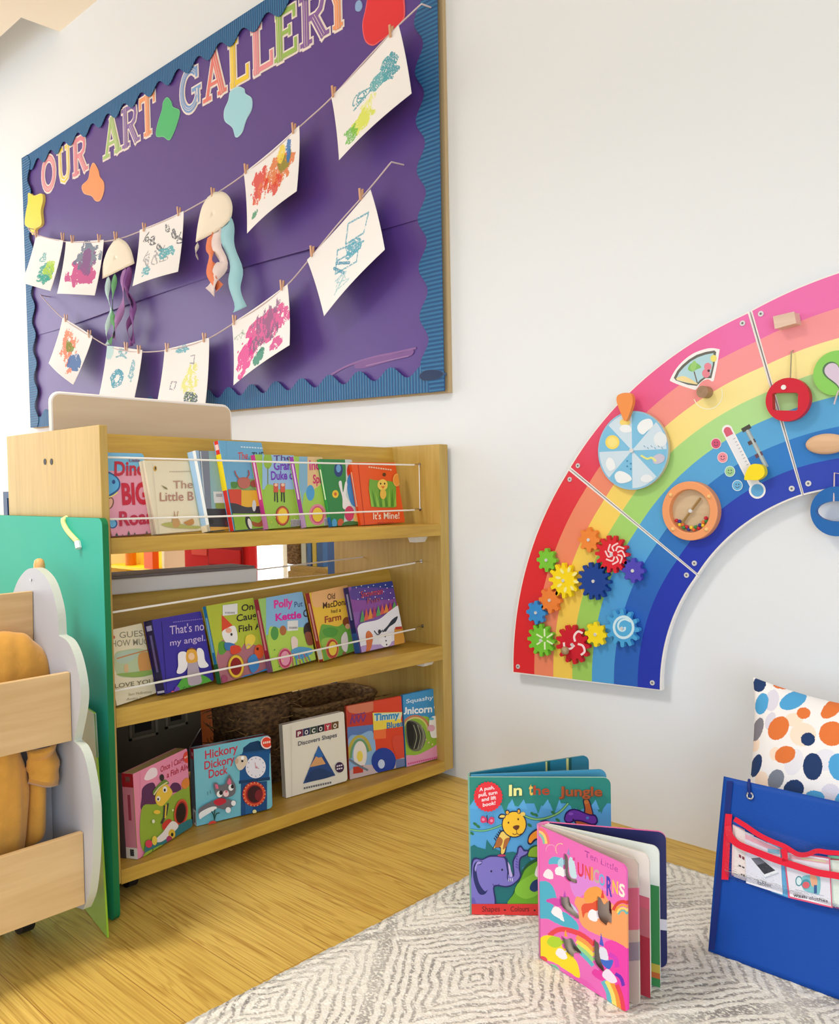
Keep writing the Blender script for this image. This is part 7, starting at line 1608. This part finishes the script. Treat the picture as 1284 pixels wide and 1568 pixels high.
def clear_mat():
    m, nt, nd, lk, b = new_mat('clear_vinyl')
    out = nd['Material Output']; tr = N(nt, 'ShaderNodeBsdfTransparent'); gl = N(nt, 'ShaderNodeBsdfGlossy'); gl.inputs['Roughness'].default_value = .12; mx = N(nt, 'ShaderNodeMixShader'); fr = N(nt, 'ShaderNodeFresnel'); fr.inputs[0].default_value = 1.22
    tr.inputs[0].default_value = (.96, .98, 1, 1)
    nz = N(nt, 'ShaderNodeTexNoise'); nz.inputs['Scale'].default_value = 35; bp = N(nt, 'ShaderNodeBump'); bp.inputs['Strength'].default_value = .5; bp.inputs['Distance'].default_value = .01; lk.new(nz.outputs[0], bp.inputs['Height']); lk.new(bp.outputs[0], gl.inputs['Normal']); lk.new(bp.outputs[0], fr.inputs['Normal'])
    lk.new(fr.outputs[0], mx.inputs[0]); lk.new(tr.outputs[0], mx.inputs[1]); lk.new(gl.outputs[0], mx.inputs[2]); lk.new(mx.outputs[0], out.inputs[0]); return m
q = [cpx(*cf(150, 470), .0215), cpx(*cf(1790, 970), .0215), cpx(*cf(1775, 1600), .0215), cpx(*cf(120, 1100), .0215)]
G = np.zeros((30, 16, 3))
for i in range(30):
    for j in range(16):
        u, v = i/29, j/15; G[i, j] = (1-u)*(1-v)*q[0]+u*(1-v)*q[1]+u*v*q[2]+(1-u)*v*q[3]+CN*(.0012*math.sin(i*1.1+j*.6)*(1-v)-.016*max(0, (v-.86)/.14))
grid_obj('clear_pocket', G, np.ones((29, 15, 3)), clear_mat(), ch)
g = cpx(*cf(388, 255), .004); ax = CN
ringp = [g+CN*.003+.0062*(math.cos(t_)*np.array([1, 0, 0])+math.sin(t_)*CV) for t_ in np.linspace(0, 2*math.pi, 21)[:-1]]
MB().tube(ringp, .0022, 8, closed=True).build('eyelet', M_steel, ch, smooth=60)
MB().tube([cpx(*cf(385, 240), .006), cpx(*cf(372, 190), .010), cpx(*cf(372, 130), .007), cpx(*cf(374, 95), -.004)], .0032, 8).build('strap', M_navy, ch, smooth=60)
def card(qz, d, face, label, art=None, border=None, inset=14):
    P = [cpx(*cf(*p), d) for p in qz]; b = MB(); b.prism([tuple(p+CN*.0008) for p in P], [tuple(p) for p in P], lin(border or face), lin('#f0ecea'))
    if border:
        c = np.mean(qz, 0); qi = [tuple(np.array(p)+(c-np.array(p))/np.linalg.norm(c-np.array(p))*inset) for p in qz]
        b.add([tuple(cpx(*cf(*p), d+.0010)) for p in qi], [(0, 1, 2, 3)], lin(face))
    if art: art.emit(b, lambda x, y, k: cpx(x, y, d+.0010+k), None, step=.00004, base=.0002)
    o = b.build('picture_card', PRINT, None); tag(o, label, 'card', 'picture cards in the clear pocket'); return o
card([(208, 545), (330, 600), (345, 1118), (196, 1058)], .0065, '#f6e0dc', 'pale pink card behind the left end of the clear pocket', border='#e8a8b0', inset=10)
a = Art(ZP); a.dashes(270, 860, 336, 900, 30, '#8a3a4a', 2); a.dashes(268, 960, 336, 990, 16, '#4a4448', 2); a.dashes(290, 1050, 336, 1070, 16, '#4a4448', 2)
card([(235, 570), (420, 655), (430, 1150), (222, 1075)], .0085, '#f7e9e2', 'cream card half hidden by the tablet card', a)
card([(560, 710), (752, 800), (772, 1290), (600, 1230)], .0085, '#62b0e0', 'light blue card edge between the tablet and wash clothes cards', border='#4a94cc', inset=8)
a = Art(ZP); a.poly([(333, 640), (690, 800), (694, 850), (334, 690)], '#f0b4c0'); a.poly([(560, 790), (680, 800), (684, 850), (565, 830)], '#8ac4d8'); a.poly([(385, 880), (500, 875), (680, 1045), (540, 1095)], '#c8ccd8'); a.poly([(375, 882), (482, 872), (668, 1030), (535, 1080)], '#f4f4f8'); a.poly([(392, 888), (480, 880), (640, 1012), (528, 1052)], '#3a3a44'); a.poly([(392, 888), (480, 880), (540, 930), (450, 960)], '#70727e'); a.ell(598, 1056, 13, 9, '#d8d8e0', -.4)
a.text('tablet', 455, 1150, 600, 1185, 40, '#3a3a42', (0, -1), .015)
card([(332, 625), (690, 790), (714, 1258), (345, 1138)], .0105, '#eceaf4', 'white card showing a tablet', a)
a = Art(ZP); a.poly([(780, 850), (1180, 910), (1182, 950), (782, 890)], '#e8b0b8'); a.poly([(900, 880), (1150, 915), (1150, 930), (900, 895)], '#d8d8a8'); a.ell(878, 1120, 36, 52, '#3a8a9a'); a.ell(878, 1120, 26, 40, '#dff0f2'); a.blob([(910, 1080), (1000, 1060), (1090, 1080), (1085, 1250), (1010, 1240), (920, 1200)], '#7fc4cc'); a.ell(950, 1150, 48, 50, '#4a9aaa'); a.ell(950, 1160, 36, 34, '#e8606a'); a.blob([(990, 1060), (1020, 1050), (1060, 1090), (1060, 1160), (1010, 1170)], '#f0b08a'); a.rect(1030, 1160, 1060, 1245, '#2f5a9a'); a.line([(840, 1205), (1130, 1270)], 5, '#b8bcd0'); a.text('wash clothes', 820, 1275, 1172, 1338, 34, '#3a3a42', (0, -1), .015, caps=.72)
card([(720, 810), (1195, 880), (1218, 1392), (772, 1288)], .0128, '#eeeaf2', 'pink edged card showing washing clothes', a, border='#e45a7c', inset=20)
card([(1190, 890), (1330, 900), (1350, 1420), (1208, 1385)], .0085, '#eaf2e4', 'greenish card at the right edge beside the wash clothes card', border='#c04a5a', inset=14)
card([(1345, 915), (1740, 1010), (1745, 1520), (1365, 1435)], .0128, '#eeeaf2', 'white card at the far right end of the clear pocket, out past the greenish one', border='#5aa0dc', inset=20)
card([(1170, 860), (1330, 870), (1340, 1080), (1180, 1050)], .0065, '#7abf9a', 'green tipped card above the red band at the right edge')
